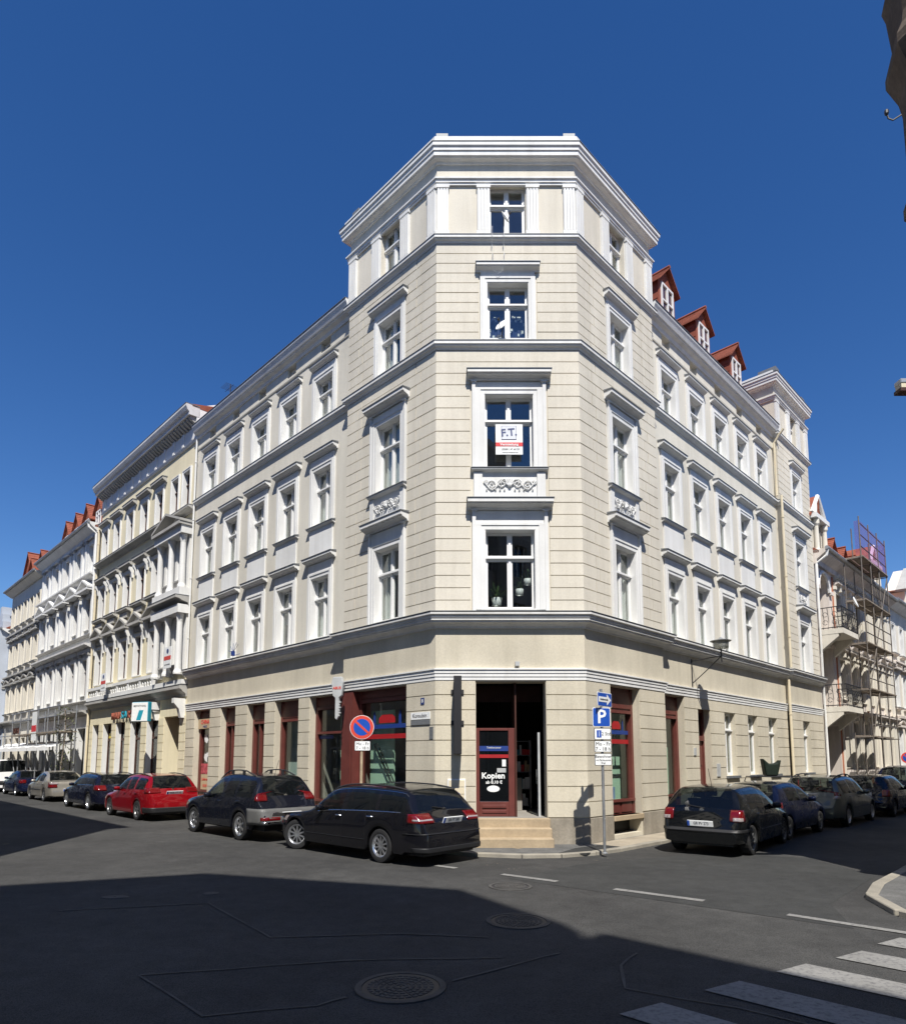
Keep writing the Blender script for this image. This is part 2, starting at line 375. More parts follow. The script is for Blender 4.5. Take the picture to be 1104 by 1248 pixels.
# kerb stones one by one where they can be told apart, a plain run beyond
def kerbstones(line, parent, step=0.95, w=0.16, h=PZ + .012, maxd=40):
    L = [Vector(p) for p in line]; acc = [0]
    for a, b in zip(L, L[1:]): acc.append(acc[-1] + (b - a).length)
    def at(d):
        for i in range(len(L) - 1):
            if d <= acc[i + 1]: return L[i].lerp(L[i + 1], (d - acc[i]) / (acc[i + 1] - acc[i]))
        return L[-1]
    d = 0; far = MB()
    while d < acc[-1] - .1:
        st = step * random.uniform(.85, 1.15)
        a, b = at(d + .006), at(min(d + st, acc[-1]) - .006)
        t = (b - a).normalized(); n = Vector((-t.y, t.x))
        if ((a + b) / 2).length > maxd:
            b = at(min(d + 8, acc[-1])); st = 8; t = (b - a).normalized(); n = Vector((-t.y, t.x)); dst = far
        else: dst = MB()
        hh = h + random.uniform(-.004, .004); o = .05
        q = [a - n * o, b - n * o, b + n * (w - o), a + n * (w - o)]
        dst.slab([(p.x, p.y) for p in q], -.08, hh)
        if dst is not far: dst.obj('kerb_stone', T['kerb'], parent, bevel=.012)
        d += st
    if far.v: far.obj('kerb_run', T['kerb'], parent)
kerbstones(kerb_line, nw)
# sandstone slabs along the right-hand pavement, asphalt repair beside the corner
slabs = [(-.02, .62), (.66, 1.5), (1.54, 2.3), (2.34, 3.2), (3.24, 4.2), (4.24, 5.3), (5.34, 6.4), (6.44, 7.6), (7.64, 9.0)]
for i, (a, b) in enumerate(slabs):
    q0, q1 = 13.05 + a, 13.05 + b
    m = MB().slab([PQ(KP - .11, q0), PQ(KP - .11, q1), PQ(-8.5, q1), PQ(-8.5, q0)], PZ - .02, PZ + .006 + random.uniform(0, .003))
    m.obj('paving_slab', T['slab'], nw, bevel=.006)
MB().slab([(2.1, 13.62), (2.75, 13.75), (3.4, 14.3), (3.85, 14.95), (3.25, 15.0), (2.65, 14.5)], PZ - .03, PZ + .004).obj('asphalt_repair', T['asphalt_dark'], nw)
# east pavement with its rounded kerb
ek = [PQ(26, 9.75), PQ(4, 9.75), PQ(-.2, 9.75)] + bez(PQ(-.9, 9.75), PQ(-2.72, 9.85), PQ(-2.68, 12.3)) + [PQ(-2.68, 13.5), PQ(-2.68, 40), PQ(-2.68, 120)]
e_walk = struct(MB().slab(ek + [PQ(60, 120), PQ(60, 9.75)], -.1, PZ).obj('pavement', T['asphalt_walk']))
kerbstones(ek, e_walk, maxd=22)
# south pavement, under and behind the camera, and west pavement
sk = [PQ(-3.2, -60), PQ(-3.2, -4)] + bez(PQ(-3.2, -2.5), PQ(-3.2, .9), PQ(-.6, .9)) + [PQ(1, .9), PQ(70, .9)]
s_walk = struct(MB().slab(sk + [PQ(70, -60)], -.1, PZ).obj('pavement', T['asphalt_walk']))
wk = [PQ(-130, 1.3), PQ(-14, 1.3)] + bez(PQ(-13, 1.3), PQ(-10.3, 1.3), PQ(-10.3, -1.5)) + [PQ(-10.3, -60)]
w_walk = struct(MB().slab(wk + [PQ(-130, -60)], -.1, PZ).obj('pavement', T['asphalt_walk']))
# newer asphalt across the mouth of the right street and trench repairs with tar seams
MB().add([(x, y, .004) for x, y in [PQ(-7.3, 8.6), PQ(-2.3, 9.0), PQ(-2.9, 10.3), PQ(-3.0, 13.2), PQ(-4.4, 14.6), PQ(-6.2, 14.2), PQ(-6.8, 12.2), PQ(-7.3, 10.6)]], [tuple(range(8))]).obj('road_patch', T['asphalt_dark'])
struct(bpy.data.objects['road_patch'])
def sheet_line(name, pts, w, z, m, wob=0.0):
    P = [Vector(p) for p in pts]
    if wob:
        Q = []
        for a, b in zip(P, P[1:]):
            n = max(2, int((b - a).length / .35)); d = (b - a).normalized(); nn = Vector((-d.y, d.x))
            for i in range(n): Q.append(a.lerp(b, i / n) + nn * random.uniform(-wob, wob))
        P = Q + [P[-1]]
    rows = []
    for i, p in enumerate(P):
        t = (P[min(i + 1, len(P) - 1)] - P[max(i - 1, 0)]).normalized(); n = Vector((-t.y, t.x)) * w * (1 if not wob else random.uniform(.6, 1.25)) / 2
        rows.append([(p.x - n.x, p.y - n.y, z), (p.x + n.x, p.y + n.y, z)])
    return struct(MB().grid(rows).obj(name, m))
sheet_line('tar_seam', [(-5.2, 8.9), (-3.4, 9.35), (-2.05, 7.6), (-.6, 7.75), (.4, 7.6)], .035, .008, T['tar'], .012)
sheet_line('tar_seam', [(-2.9, 6.3), (-1.1, 6.75), (.5, 6.85)], .03, .008, T['tar'], .012)
sheet_line('tar_seam', [(-2.9, 6.3), (-1.95, 5.35), (-1.1, 5.55), (-.9, 5.75)], .03, .008, T['tar'], .012)
sheet_line('tar_seam', [(.0, 6.15), (.75, 6.75), (1.1, 7.0)], .03, .008, T['tar'], .012)
sheet_line('tar_seam', [(1.9, 7.0), (1.62, 6.6), (1.5, 5.95), (2.3, 5.5), (3.3, 4.7)], .03, .008, T['tar'], .012)
# road markings: broken edge line across the side street, give-way line, zebra stripes
for a, b in ((-9.1, -8.62), (-7.62, -6.54), (-5.55, -4.21)):
    sheet_line('edge_line_dash', [PQ(a, 8.66 + .115 * (a + 9)), PQ(b, 8.66 + .115 * (b + 9))], .14, .010, T['paint'])
sheet_line('edge_line', [PQ(-3.09, 9.17), PQ(3, 9.25)], .13, .010, T['paint'])
for q, p in ((8.66, -1.88), (7.78, -2.05), (6.9, -2.32), (5.94, -2.58), (4.95, -2.82), (4.0, -3.05), (3.05, -3.3), (2.1, -3.5)):
    MB().add([(*PQ(p - .06, q - .23), .010), (*PQ(p + 4.0, q - .23), .010), (*PQ(p + 4.1, q + .23), .010), (*PQ(p + .06, q + .23), .010)], [(0, 1, 2, 3)]).obj('zebra_stripe', T['paint'])
for o in bpy.data.objects:
    if o.name.startswith(('zebra_stripe', 'edge_line')): struct(o)
# manhole covers
T['iron2'] = surf('worn_cast_iron', (.075, .072, .068), .7, .3, 6, .15)
def manhole(x, y, r, label):
    t = thing('manhole_cover', label, 'manhole cover', (x, y, 0))
    m = MB().lathe([(r * .86, .002), (r * .86, .012), (r, .012), (r, .002)], 40, (x, y, 0), ring=True); m.obj('rim', T['iron2'], t, recalc=True)
    mc = MB().lathe([(.01, .003), (.01, .007), (r * .85, .007), (r * .85, .003)], 40, (x, y, 0)); c = mc.obj('lid', T['iron'], t)
    mr = MB()
    for k in range(1, 6):
        rr = r * .82 * k / 6
        nb = 6 * k
        for j in range(nb):
            a = 2 * math.pi * j / nb
            mr.box(rr - .018, rr + .018, -.022, .022, .007, .012)
            M = Matrix.Translation((x, y, 0)) @ Matrix.Rotation(a, 4, 'Z')
            for i in range(len(mr.v) - 8, len(mr.v)): mr.v[i] = tuple(M @ Vector(mr.v[i]))
    mr.obj('tread_studs', T['iron2'], c)
    return t
manhole(-.46, 6.0, .40, 'large round manhole cover in the shaded road with seams running to it')
manhole(.81, 8.35, .40, 'round manhole cover straddling the edge of the building shadow')
manhole(.90, 10.55, .34, 'small worn manhole cover in the sunlit road before the doorstep')
for x, y, l in ((-4.9, 9.75, 'small oval valve cap in the shaded road beside a rounder one'), (-3.6, 10.0, 'small round studded valve cap in the shaded road')):
    t = MB().lathe([(.01, .002), (.01, .012), (.10, .012), (.11, .002)], 16); 
    t.xf(Matrix.Translation((x, y, 0)) @ Matrix.Diagonal((1.8 if x < -4 else 1.1, 1, 1, 1)))
    tag(t.obj('valve_cap', T['iron2']), l, 'valve cap')

# ================================================================ window kit
CACHE = {}
def cached(key, fn):
    if key not in CACHE: CACHE[key] = fn()
    return CACHE[key]
def frame_mesh(hw, h, tr, fr=.04, sash=.034, mull=.06, double=True, mname='white_clean', y0=-.22, y1=-.15):
    m = MB(); zt = h * tr if tr else None
    m.box(-hw, -hw + fr, y0, y1, 0, h); m.box(hw - fr, hw, y0, y1, 0, h)
    m.box(-hw + fr, hw - fr, y0, y1, 0, fr * 1.3); m.box(-hw + fr, hw - fr, y0, y1, h - fr, h)
    cells = []
    zs = [(fr * 1.3, h - fr)] if not tr else [(fr * 1.3, zt - .035), (zt + .035, h - fr)]
    if tr:
        m.box(-hw + fr, hw - fr, y0, y1 + .02, zt - .035, zt + .035); m.box(-hw + fr * .4, hw - fr * .4, y1 + .02, y1 + .055, zt - .012, zt + .032)
    for za, zb in zs:
        if double:
            m.box(-mull / 2, mull / 2, y0, y1 + .012, za, zb)
            xs = [(-hw + fr, -mull / 2), (mull / 2, hw - fr)]
        else: xs = [(-hw + fr, hw - fr)]
        for xa, xb in xs:
            m.box(xa, xa + sash, y0, y1 - .012, za, zb); m.box(xb - sash, xb, y0, y1 - .012, za, zb)
            m.box(xa + sash, xb - sash, y0, y1 - .012, za, za + sash * 1.2); m.box(xa + sash, xb - sash, y0, y1 - .012, zb - sash, zb)
            cells.append((xa + sash, xb - sash, za + sash * 1.2, zb - sash))
    return m.mesh('window', T[mname]), cells
def pane_mesh(w, h, m='glass'):
    return cached(('pane', round(w, 3), round(h, 3), m), lambda: MB().box(-w / 2, w / 2, -.004, .004, 0, h).mesh('pane', T[m]))
def curtain_mesh(x0, x1, h, n, kind):
    def mk():
        rows = []
        steps = n * 6
        for zz in (0, h * .5, h):
            r = []
            for i in range(steps + 1):
                t = i / steps; x = x0 + (x1 - x0) * t
                if kind == 'tied' and zz < h * .9:
                    x = x0 + (x1 - x0) * t * (.45 if zz > 0 else .7)
                r.append((x, .025 * math.sin(t * n * 2 * math.pi) + .01 * math.sin(t * 17), zz))
            rows.append(r)
        return MB().grid(rows).mesh('curtain', T['curtain'], True, False)
    return cached(('cur', round(x0, 2), round(x1, 2), round(h, 2), n, kind), mk)
def add_window(bld, F, s, z0, z1, hw, out=0.0, tr=.66, cur='net', mname='white_clean', double=True, glassm='glass', panes=True, open_leaf=False):
    h = z1 - z0
    me, cells = cached(('win', round(hw, 3), round(h, 3), tr, mname, double), lambda: frame_mesh(hw, h, tr, mname=mname, double=double))
    M = F.mat(s, out, z0)
    w = inst('window', me, bld, M)
    if panes:
        for xa, xb, za, zb in cells:
            jig = Matrix.Rotation(random.uniform(-.008, .008), 4, 'Z') @ Matrix.Rotation(random.uniform(-.006, .006), 4, 'X')
            inst('pane', pane_mesh(xb - xa, zb - za, glassm), w, M @ Matrix.Translation(((xa + xb) / 2, -.188, za)) @ jig)
    def C(xa, xb, hh, z, n, kind):
        inst('curtain', curtain_mesh(xa, xb, hh, n, kind), w, M @ Matrix.Translation((0, -.31, z)))
    if cur == 'net': C(-hw, hw, h, 0, 7, 'flat')
    elif cur == 'part': C(-hw, -hw * .25, h, 0, 3, 'flat'); C(hw * .35, hw, h, 0, 3, 'flat')
    elif cur == 'tied': C(-hw, 0, h, 0, 4, 'tied'); C(hw, 0, h, 0, 4, 'tied')
    elif cur == 'blind': inst('roller_blind', cached(('blind', round(hw, 2), round(h, 2)), lambda: MB().box(-hw, hw, -.006, .006, h * .42, h).mesh('roller_blind', T['curtain'])), w, M @ Matrix.Translation((0, -.30, 0)))
    elif cur == 'half': C(-hw, hw, h * .55, 0, 6, 'flat')
    elif cur == 'one': C(-hw, hw * .1, h, 0, 4, 'flat')
    return w
def arch_mesh(hw, h, bw, top, m='white', pr=.05):
    def mk():
        b = MB()
        for sg in (-1, 1):
            xs = sorted((sg * hw, sg * (hw + bw))); b.box(xs[0], xs[1], -.01, pr, -.02, h + top)
            xs = sorted((sg * (hw + bw * .3), sg * (hw + bw * .75))); b.box(xs[0], xs[1], pr, pr + .018, -.02, h + top * .6)
            xs = sorted((sg * (hw - .014), sg * hw)); b.box(xs[0], xs[1], -.16, pr - .012, 0, h)
        b.box(-hw, hw, -.01, pr, h, h + top)
        b.box(-hw - bw * .75, hw + bw * .75, pr, pr + .018, h + top * .6 + .002, h + top * .92)
        b.box(-hw + .014, hw - .014, -.16, pr - .012, h - .014, h - .001)
        b.box(-hw + .002, hw - .002, -.16, pr + .03, -.03, -.001)
        return b.mesh('architrave', T[m])
    return cached(('arch', round(hw, 3), round(h, 3), bw, top, m, pr), mk)
def hood_mesh(hw, d, t, m='white'):
    def mk():
        prof = [(-.01, -t), (d * .22, -t), (d * .28, -t * .82), (d * .6, -t * .68), (d * .82, -t * .60), (d * .82, -t * .5), (d, -t * .46), (d, -.012), (-.01, -.012)]
        return MB().prism(prof, -hw, hw).mesh('hood', T[m])
    return cached(('hood', round(hw, 3), d, t, m), mk)
def flash_mesh(hw, d):
    return cached(('fl', round(hw, 3), d), lambda: MB().prism([(-.005, .045), (-.005, -.010), (d + .02, -.010), (d + .02, .006)], -hw - .02, hw + .02).mesh('flashing', T['flashing']))
def add_hood(bld, F, s, ztop, hw, d, t, out=0.0, m='white'):
    h = inst('hood', hood_mesh(hw, d, t, m), bld, F.mat(s, out, ztop)); inst('flashing', flash_mesh(hw, d), h, F.mat(s, out, ztop)); return h
def bar(bld, name, F, s0, s1, z0, z1, out, m, y0=-.01):
    return MB().box(s0, s1, y0 if out > y0 else out, out, z0, z1, F).obj(name, T[m], bld)

# ================================================================ the corner building
BLD = thing('corner_building', 'four-storey beige corner house with chamfered tower, white window surrounds and shop on the ground floor', 'building', (1.34, 18.0, 0))
path_all = [FL.xy(LE, SB), FL.xy(LT, SB), FL.xy(LT, 0), CL, CR, FR.xy(RT, 0), FR.xy(RT, SB), FR.xy(RP, SB), FR.xy(RP, 0), FR.xy(RE, 0)]
path_tower = [FL.xy(LT, -4.5), FL.xy(LT, 0), CL, CR, FR.xy(RT, 0), FR.xy(RT, -4.5)]
path_pav = [FR.xy(RP, -4.5), FR.xy(RP, 0), FR.xy(RE, 0), FR.xy(RE, -4.5)]
bx, by = PQ(-18.56, 20.46)
foot = path_all + [FR.xy(RE, -10), (bx, by), FL.xy(LE, -10)]
GB = 0.02
# --- openings
SW = [(5.52, 7.46, .60), (9.02, 10.90, .60), (12.34, 13.86, .52), (15.14, 16.58, .47)]        # front of the tower
SS = [(5.52, 7.46, .50), (9.02, 10.90, .50), (12.34, 13.86, .48), (15.14, 16.58, .42)]        # its sides, the pavilion
WW = [(5.52, 7.36, .46), (8.98, 10.72, .46), (12.34, 13.66, .46)]                            # wings
cF, cL, cR, cP = 1.775, 1.82, 1.96, 16.08
bayL = [5.12, 7.09, 9.02, 10.95, 12.88]
bayR = [5.03, 6.92, 8.80, 10.68, 12.56]
shopL_w = [(3.9, 5.52), (6.13, 7.5), (8.14, 9.3), (10.15, 11.25), (12.12, 13.41)]
winR = [8.55, 10.48, 12.40]; winP = 15.72
SHZ0, SHZ1 = .55, 3.80
WD = .30
ow = lambda c, L: [(c - h, c + h, a, b) for a, b, h in L]
mt = MB(); mw = MB(); mg = MB()
ZG = 5.05                       # top of ground-floor wall
wall(mt, FC, 0, 3.5, ZG, 17.2, ow(cF, SW), WD)
wall(mt, FL, 0, LT, ZG, 17.2, ow(cL, SS), WD)
wall(mt, FR, 0, RT, ZG, 17.2, ow(cR, SS), WD)
wall(mt, FR, RP, RE, ZG, 17.2, ow(cP, SS), WD)
Fs = Frame(FL.xy(LT, 0), -FL.n, FL.u); wall(mt, Fs, 0, 5, 4, 17.3, [], 0)
Fs = Frame(FR.xy(RT, 0), -FR.n, FR.u); wall(mt, Fs, 0, 5, 4, 17.3, [], 0)
Fs = Frame(FR.xy(RP, 0), -FR.n, -FR.u); wall(mt, Fs, 0, 5, 4, 17.3, [], 0)
Fs = Frame(FR.xy(RE, 0), -FR.n, FR.u); wall(mt, Fs, 0, 10, 0, 17.3, [], 0)
frz = lambda bays: [(b - .26, b + .26, 14.55, 14.88) for b in bays]
wall(mw, FL, LT, LE, ZG, 15.3, sum([ow(b, WW) for b in bayL], []) + frz(bayL), WD, SB)
mw2 = MB(); wall(mw2, FR, RT, RP, ZG, 15.3, sum([ow(b, WW) for b in bayR], []) + frz(bayR), WD, SB)
wall(mg, FC, 0, 3.5, 0, ZG, [(.94, 2.57, .62, SHZ1)], .45)
wall(mg, FL, 0, LT, 0, ZG, [(1.02, 3.66, SHZ0, SHZ1)], .40)
wall(mg, FL, LT, LE, 0, ZG, [(a if a > 4 else 3.70, b, SHZ0, SHZ1) for a, b in shopL_w], .40, SB)
wall(mg, FR, 0, RT, 0, ZG, [(1.06, 2.47, .62, SHZ1), (1.1, 2.40, .17, .50)], .40)
wall(mg, FR, RT, RP, 0, ZG, [(3.92, 5.31, .62, SHZ1), (6.2, 7.05, .16, 3.52)] + [(c - .43, c + .43, 1.46, 3.48) for c in winR], .40, SB)
wall(mg, FR, RP, RE, 0, ZG, [(winP - .43, winP + .43, 1.46, 3.48)], .40)
mt.obj('tower_wall', T['tower'], BLD, recalc=False)
mw.obj('wing_wall', T['wing'], BLD, recalc=False); mw2.obj('wing_wall', T['wing'], BLD, recalc=False)
mg.obj('ground_floor_wall', T['ground_plaster'], BLD, recalc=False)
# back walls, floors, rooms
mb = MB()
for a, b in ((foot[-4], foot[-3]), (foot[-3], foot[-2]), (foot[-2], foot[-1]), (foot[-1], foot[0])):
    mb.add([(*a, 0), (*b, 0), (*b, 15.3), (*a, 15.3)], [(0, 1, 2, 3)])
mb.obj('rear_wall', T['wing'], BLD, recalc=False)
inset = [FL.xy(LE - .02, SB - .05), FL.xy(LT, SB - .05), CL, CR, FR.xy(RT, SB - .05), FR.xy(RE - .02, SB - .05), FR.xy(RE - .02, -10), (bx, by), FL.xy(LE - .02, -10)]
inset[2] = (CL[0] + .09, CL[1] + .25); inset[3] = (CR[0] - .09, CR[1] + .25)
mf = MB()
for z in (.52, 5.0, 8.6, 12.0, 14.4, 15.05): mf.slab(inset, z, z + .1)
mf.obj('floors', T['interior'], BLD)
core = [FL.xy(LE - .1, -3.3), PQ(-12.1, 13.9), FR.xy(RE - .1, -3.3), FR.xy(RE - .1, -9.5), (bx, by - .6), FL.xy(LE - .1, -9.5)]
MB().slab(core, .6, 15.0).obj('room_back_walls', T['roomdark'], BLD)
mp = MB()
for F, ss in ((FL, (3.9, 6.05, 8.0, 10.0, 11.9)), (FR, (3.9, 5.95, 7.85, 9.75, 11.6, 14.2))):
    for s in ss: mp.box(s - .06, s + .06, -3.3, -.46, .62, 15.0, F)
for s in (0.0, 3.5):
    d = Frame((CL[0] + s, CL[1]), (0, 1), (1, 0)); mp.box(.5, 4.0, -.05, .05, 5.1, 15.0, d)
mp.obj('partition_walls', T['interior'], BLD)
# --- roofs
def roof(name, F, s0, s1, z0, out, depth, pitch, parent, m='tile', k=.10):
    z1 = z0 + (depth + out) * math.tan(rad(pitch))
    MB().prism([(out, z0), (-depth, z1), (-2 * depth - out, z0), (-2 * depth - out, z0 - k), (out, z0 - k)], s0, s1, F).obj(name, T[m], parent)
roof('wing_roof', FL, LT + .02, LE, 15.38, -.05, 5.0, 10, BLD)
roof('wing_roof', FR, RT + .02, RP - .02, 15.38, -.05, 5.0, 10, BLD)
tpoly = [FL.xy(LT, 0), CL, CR, FR.xy(RT, 0), FR.xy(RT, -5), PQ(-13.4, 15.3), FL.xy(LT, -5)]
MB().sweep(path_tower, [(-.6, 17.2), (.14, 17.2), (.14, 17.80), (-.6, 17.86)]).obj('attic_parapet', T['white'], BLD)
MB().slab(tpoly, 17.2, 17.7).obj('tower_attic', T['white'], BLD)
MB().slab([FR.xy(RP, 0), FR.xy(RE, 0), FR.xy(RE, -5), FR.xy(RP, -5)], 17.2, 17.8).obj('pavilion_attic', T['white'], BLD)
mcap = MB()
for s in (-.02, 3.22): mcap.box(s, s + .30, -.75, .12, 17.80, 17.90, FC)
mcap.box(3.2, 3.5, -.6, .1, 17.8, 17.95, FL); mcap.box(RE - .6, RE - .2, -.6, .1, 17.8, 17.95, FR); mcap.box(RP + .1, RP + .5, -.6, .1, 17.8, 17.98, FR)
mcap.obj('parapet_cap', T['flashing'], BLD)
# --- mouldings swept round the whole front
def mould(name, path, prof, m, fl=None):
    o = MB().sweep(path, prof).obj(name, T[m], BLD)
    if fl:
        z, d = fl; MB().sweep(path, [(-.01, z + .05), (d + .015, z + .014), (d + .015, z + .001), (-.01, z + .001)]).obj('flashing', T['flashing'], o)
    return o
o = MB().sweep(path_all, [(-.01, 3.83), (.035, 3.83), (.035, 3.91), (.05, 3.91), (.05, 3.99), (.065, 3.99), (.065, 4.06), (.09, 4.07), (.09, 4.10), (-.01, 4.12)]).obj('fascia_band', T['white'], BLD)
mould('main_cornice', path_all, [(-.01, 5.06), (.04, 5.06), (.05, 5.10), (.11, 5.15), (.19, 5.18), (.19, 5.21), (.22, 5.22), (.22, 5.27), (.24, 5.28), (.24, 5.33), (.285, 5.35), (.285, 5.40), (-.01, 5.415)], 'cornice', (5.415, .285))
mould('string_course', path_all, [(-.01, 12.06), (.03, 12.06), (.05, 12.10), (.10, 12.13), (.10, 12.16), (.13, 12.17), (.13, 12.245), (-.01, 12.25)], 'white', (12.25, .13))
for pth in (path_tower, path_pav):
    mould('string_course', pth, [(-.01, 14.92), (.03, 14.92), (.05, 14.96), (.10, 14.99), (.10, 15.01), (.13, 15.02), (.13, 15.085), (-.01, 15.09)], 'white', (15.09, .13))
    mould('entablature', pth, [(-.01, 16.52), (.05, 16.52), (.05, 16.58), (.075, 16.58), (.075, 16.64), (.11, 16.66), (.11, 16.70), (-.01, 16.71)], 'white')
    mould('top_cornice', pth, [(-.01, 17.12), (.03, 17.12), (.05, 17.17), (.15, 17.19), (.15, 17.21), (.19, 17.22), (.19, 17.33), (.215, 17.34), (.215, 17.42), (.25, 17.45), (.25, 17.54), (-.01, 17.55)], 'white', (17.55, .25))
for pth in ([FL.xy(LE, SB), FL.xy(LT + .01, SB)], [FR.xy(RT + .01, SB), FR.xy(RP - .01, SB)]):
    mould('eaves_cornice', pth, [(-.01, 14.90), (.04, 14.90), (.07, 15.0), (.18, 15.06), (.18, 15.09), (.22, 15.11), (.26, 15.22), (.30, 15.30), (.30, 15.36), (-.01, 15.37)], 'white', (15.37, .31))
    mould('frieze_moulding', pth, [(-.01, 14.42), (.025, 14.42), (.035, 14.46), (-.01, 14.48)], 'wing')
# --- blocks of the plaster rustication
blocks = []
def course(F, spans, z0, n, h, proud, gap=.022):
    for i in range(n):
        for k, sp in enumerate(spans(i, z0 + i * h, z0 + (i + 1) * h)):
            a, b = sp
            if b - a > .05: blocks.append((F, a + gap / 2 if a > 1e-6 else -.009, b - gap / 2 if not (F is FC and b > 3.49) else 3.509, z0 + i * h + gap / 2, z0 + (i + 1) * h - gap / 2, proud))
def spans_tower(L, c, W, sur, corner=(.55, .73), outer=(.50, .68), ends=True, first=True):
    def f(i, za, zb):
        cuts = []
        hole = None
        for (a, b, h), sr in zip(W, sur):
            if zb > sr[1] and za < sr[2]: hole = (c - sr[0], c + sr[0])
        if ends:
            x1 = corner[i % 2]; x2 = L - outer[i % 2]
            segs = [(0, x1), (x1, x2), (x2, L)] if first else [(0, x2 * .0 + corner[i % 2]), (corner[i % 2], x2), (x2, L)]
        else: segs = [(0, L)]
        out = []
        for a, b in segs:
            if hole and hole[0] < b and hole[1] > a:
                if hole[0] > a: out.append((a, hole[0]))
                if hole[1] < b: out.append((hole[1], b))
            else: out.append((a, b))
        return out
    return f
sur_f = [(.94, 5.3, 8.16), (.94, 8.15, 11.44), (.72, 12.2, 14.15), (.7, 15.2, 16.6)]
sur_s = [(.74, 5.3, 8.16), (.74, 8.15, 11.44), (.66, 12.2, 14.15), (.6, 15.2, 16.6)]
PR = .022
for z0, n, h in ((5.44, 22, .3005), (12.27, 10, .2645)):
    course(FC, spans_tower(3.5, cF, SW, sur_f, ends=False), z0, n, h, PR)
    course(FL, spans_tower(LT, cL, SS, sur_s), z0, n, h, PR)
    course(FR, spans_tower(RT, cR, SS, sur_s), z0, n, h, PR)
    Fp = Frame(FR.xy(RP), FR.u, FR.n)
    course(Fp, spans_tower(RE - RP, cP - RP, SS, sur_s), z0, n, h, PR)
nt_ = len(blocks)
FLw = Frame(FL.xy(0, SB), FL.u, FL.n); FRw = Frame(FR.xy(0, SB), FR.u, FR.n)
gh = .3535; gz = .66
full = lambda *iv: (lambda i, a, b: list(iv))
course(FC, full((0, .94), (2.57, 3.5)), gz, 9, gh, PR)
course(FL, full((0, 1.02)), gz, 9, gh, PR)
course(FLw, full((5.52, 6.13), (7.5, 8.14), (9.3, 10.15), (11.25, 12.12), (13.41, LE)), gz, 9, gh, PR)
course(FR, full((0, 1.06), (2.47, RT)), gz, 9, gh, PR)
def r_wing(i, a, b):
    cuts = [(3.92, 5.31)] + ([(6.2, 7.05)] if a < 3.4 else []) + ([(c - .43, c + .43) for c in winR] if b > 1.6 and a < 3.4 else [])
    cuts = sorted(cuts); x = RT + .01; out = []
    for c in cuts:
        if c[0] > x: out.append((x, c[0]))
        x = c[1]
    out.append((x, RP))
    res = []
    for s, e in out:
        if e - s > 2.2:
            m = s + (e - s) * (.45 if i % 2 else .6); res += [(s, m), (m, e)]
        else: res.append((s, e))
    return res
course(FRw, r_wing, gz, 9, gh, PR)
course(FR, lambda i, a, b: [(RP, winP - .43), (winP + .43, RE)] if b > 1.6 and a < 3.4 else [(RP, RP + (2.0 if i % 2 else 1.4)), (RP + (2.0 if i % 2 else 1.4), RE)], gz, 9, gh, PR)
def px(b):
    F, a, c, z0, z1, p = b; P = Vector(F.pt((a + c) / 2, 0, 0)); d = P.length
    return (c - a) * (z1 - z0) / d ** 2 * abs(F.n.dot(Vector((P.x, P.y)) / d))
order = sorted(range(len(blocks)), key=lambda i: -px(blocks[i]))
unit = MB().box(-.5, .5, -.5, .5, -.5, .5)
um = {'tower': unit.mesh('block', T['tower']), 'ground_plaster': unit.mesh('block', T['ground_plaster'])}
rest = {'tower': MB(), 'ground_plaster': MB()}
for rank, i in enumerate(order):
    F, a, b, z0, z1, p = blocks[i]; key = 'tower' if i < nt_ else 'ground_plaster'
    pj = p + random.uniform(-.003, .003)
    if rank < 300:
        inst('block', um[key], BLD, F.mat((a + b) / 2, (pj - .01) / 2, (z0 + z1) / 2) @ Matrix.Diagonal((b - a, pj + .01, z1 - z0, 1)))
    else: rest[key].box(a, b, -.01, pj, z0, z1, F)
for k, m in rest.items():
    if m.v: struct(m.obj('small_blocks', T[k], BLD), 'stuff')
# light pointing in the upright joints is left to the gaps; plinth of sandstone
pl = MB()
for F, iv, o in ((FC, [(0, .94), (2.57, 3.5)], 0), (FL, [(0, 1.02)], 0), (FR, [(0, 1.06), (2.47, RT)], 0), (FL, [(5.52, 6.13), (7.5, 8.14), (9.3, 10.15), (11.25, 12.12), (13.41, LE)], SB), (FR, [(RT, 3.92), (5.31, 6.2), (7.05, RP)], SB), (FR, [(RP, RE)], 0)):
    for a, b in iv: MB().box(a + .004 if a > 0 else -.014, b - .004 if not (F is FC and b > 3.49) else 3.514, o - .02, o + .035, .0, .64, F).obj('plinth_stone', T['plinth'], BLD, bevel=.01)
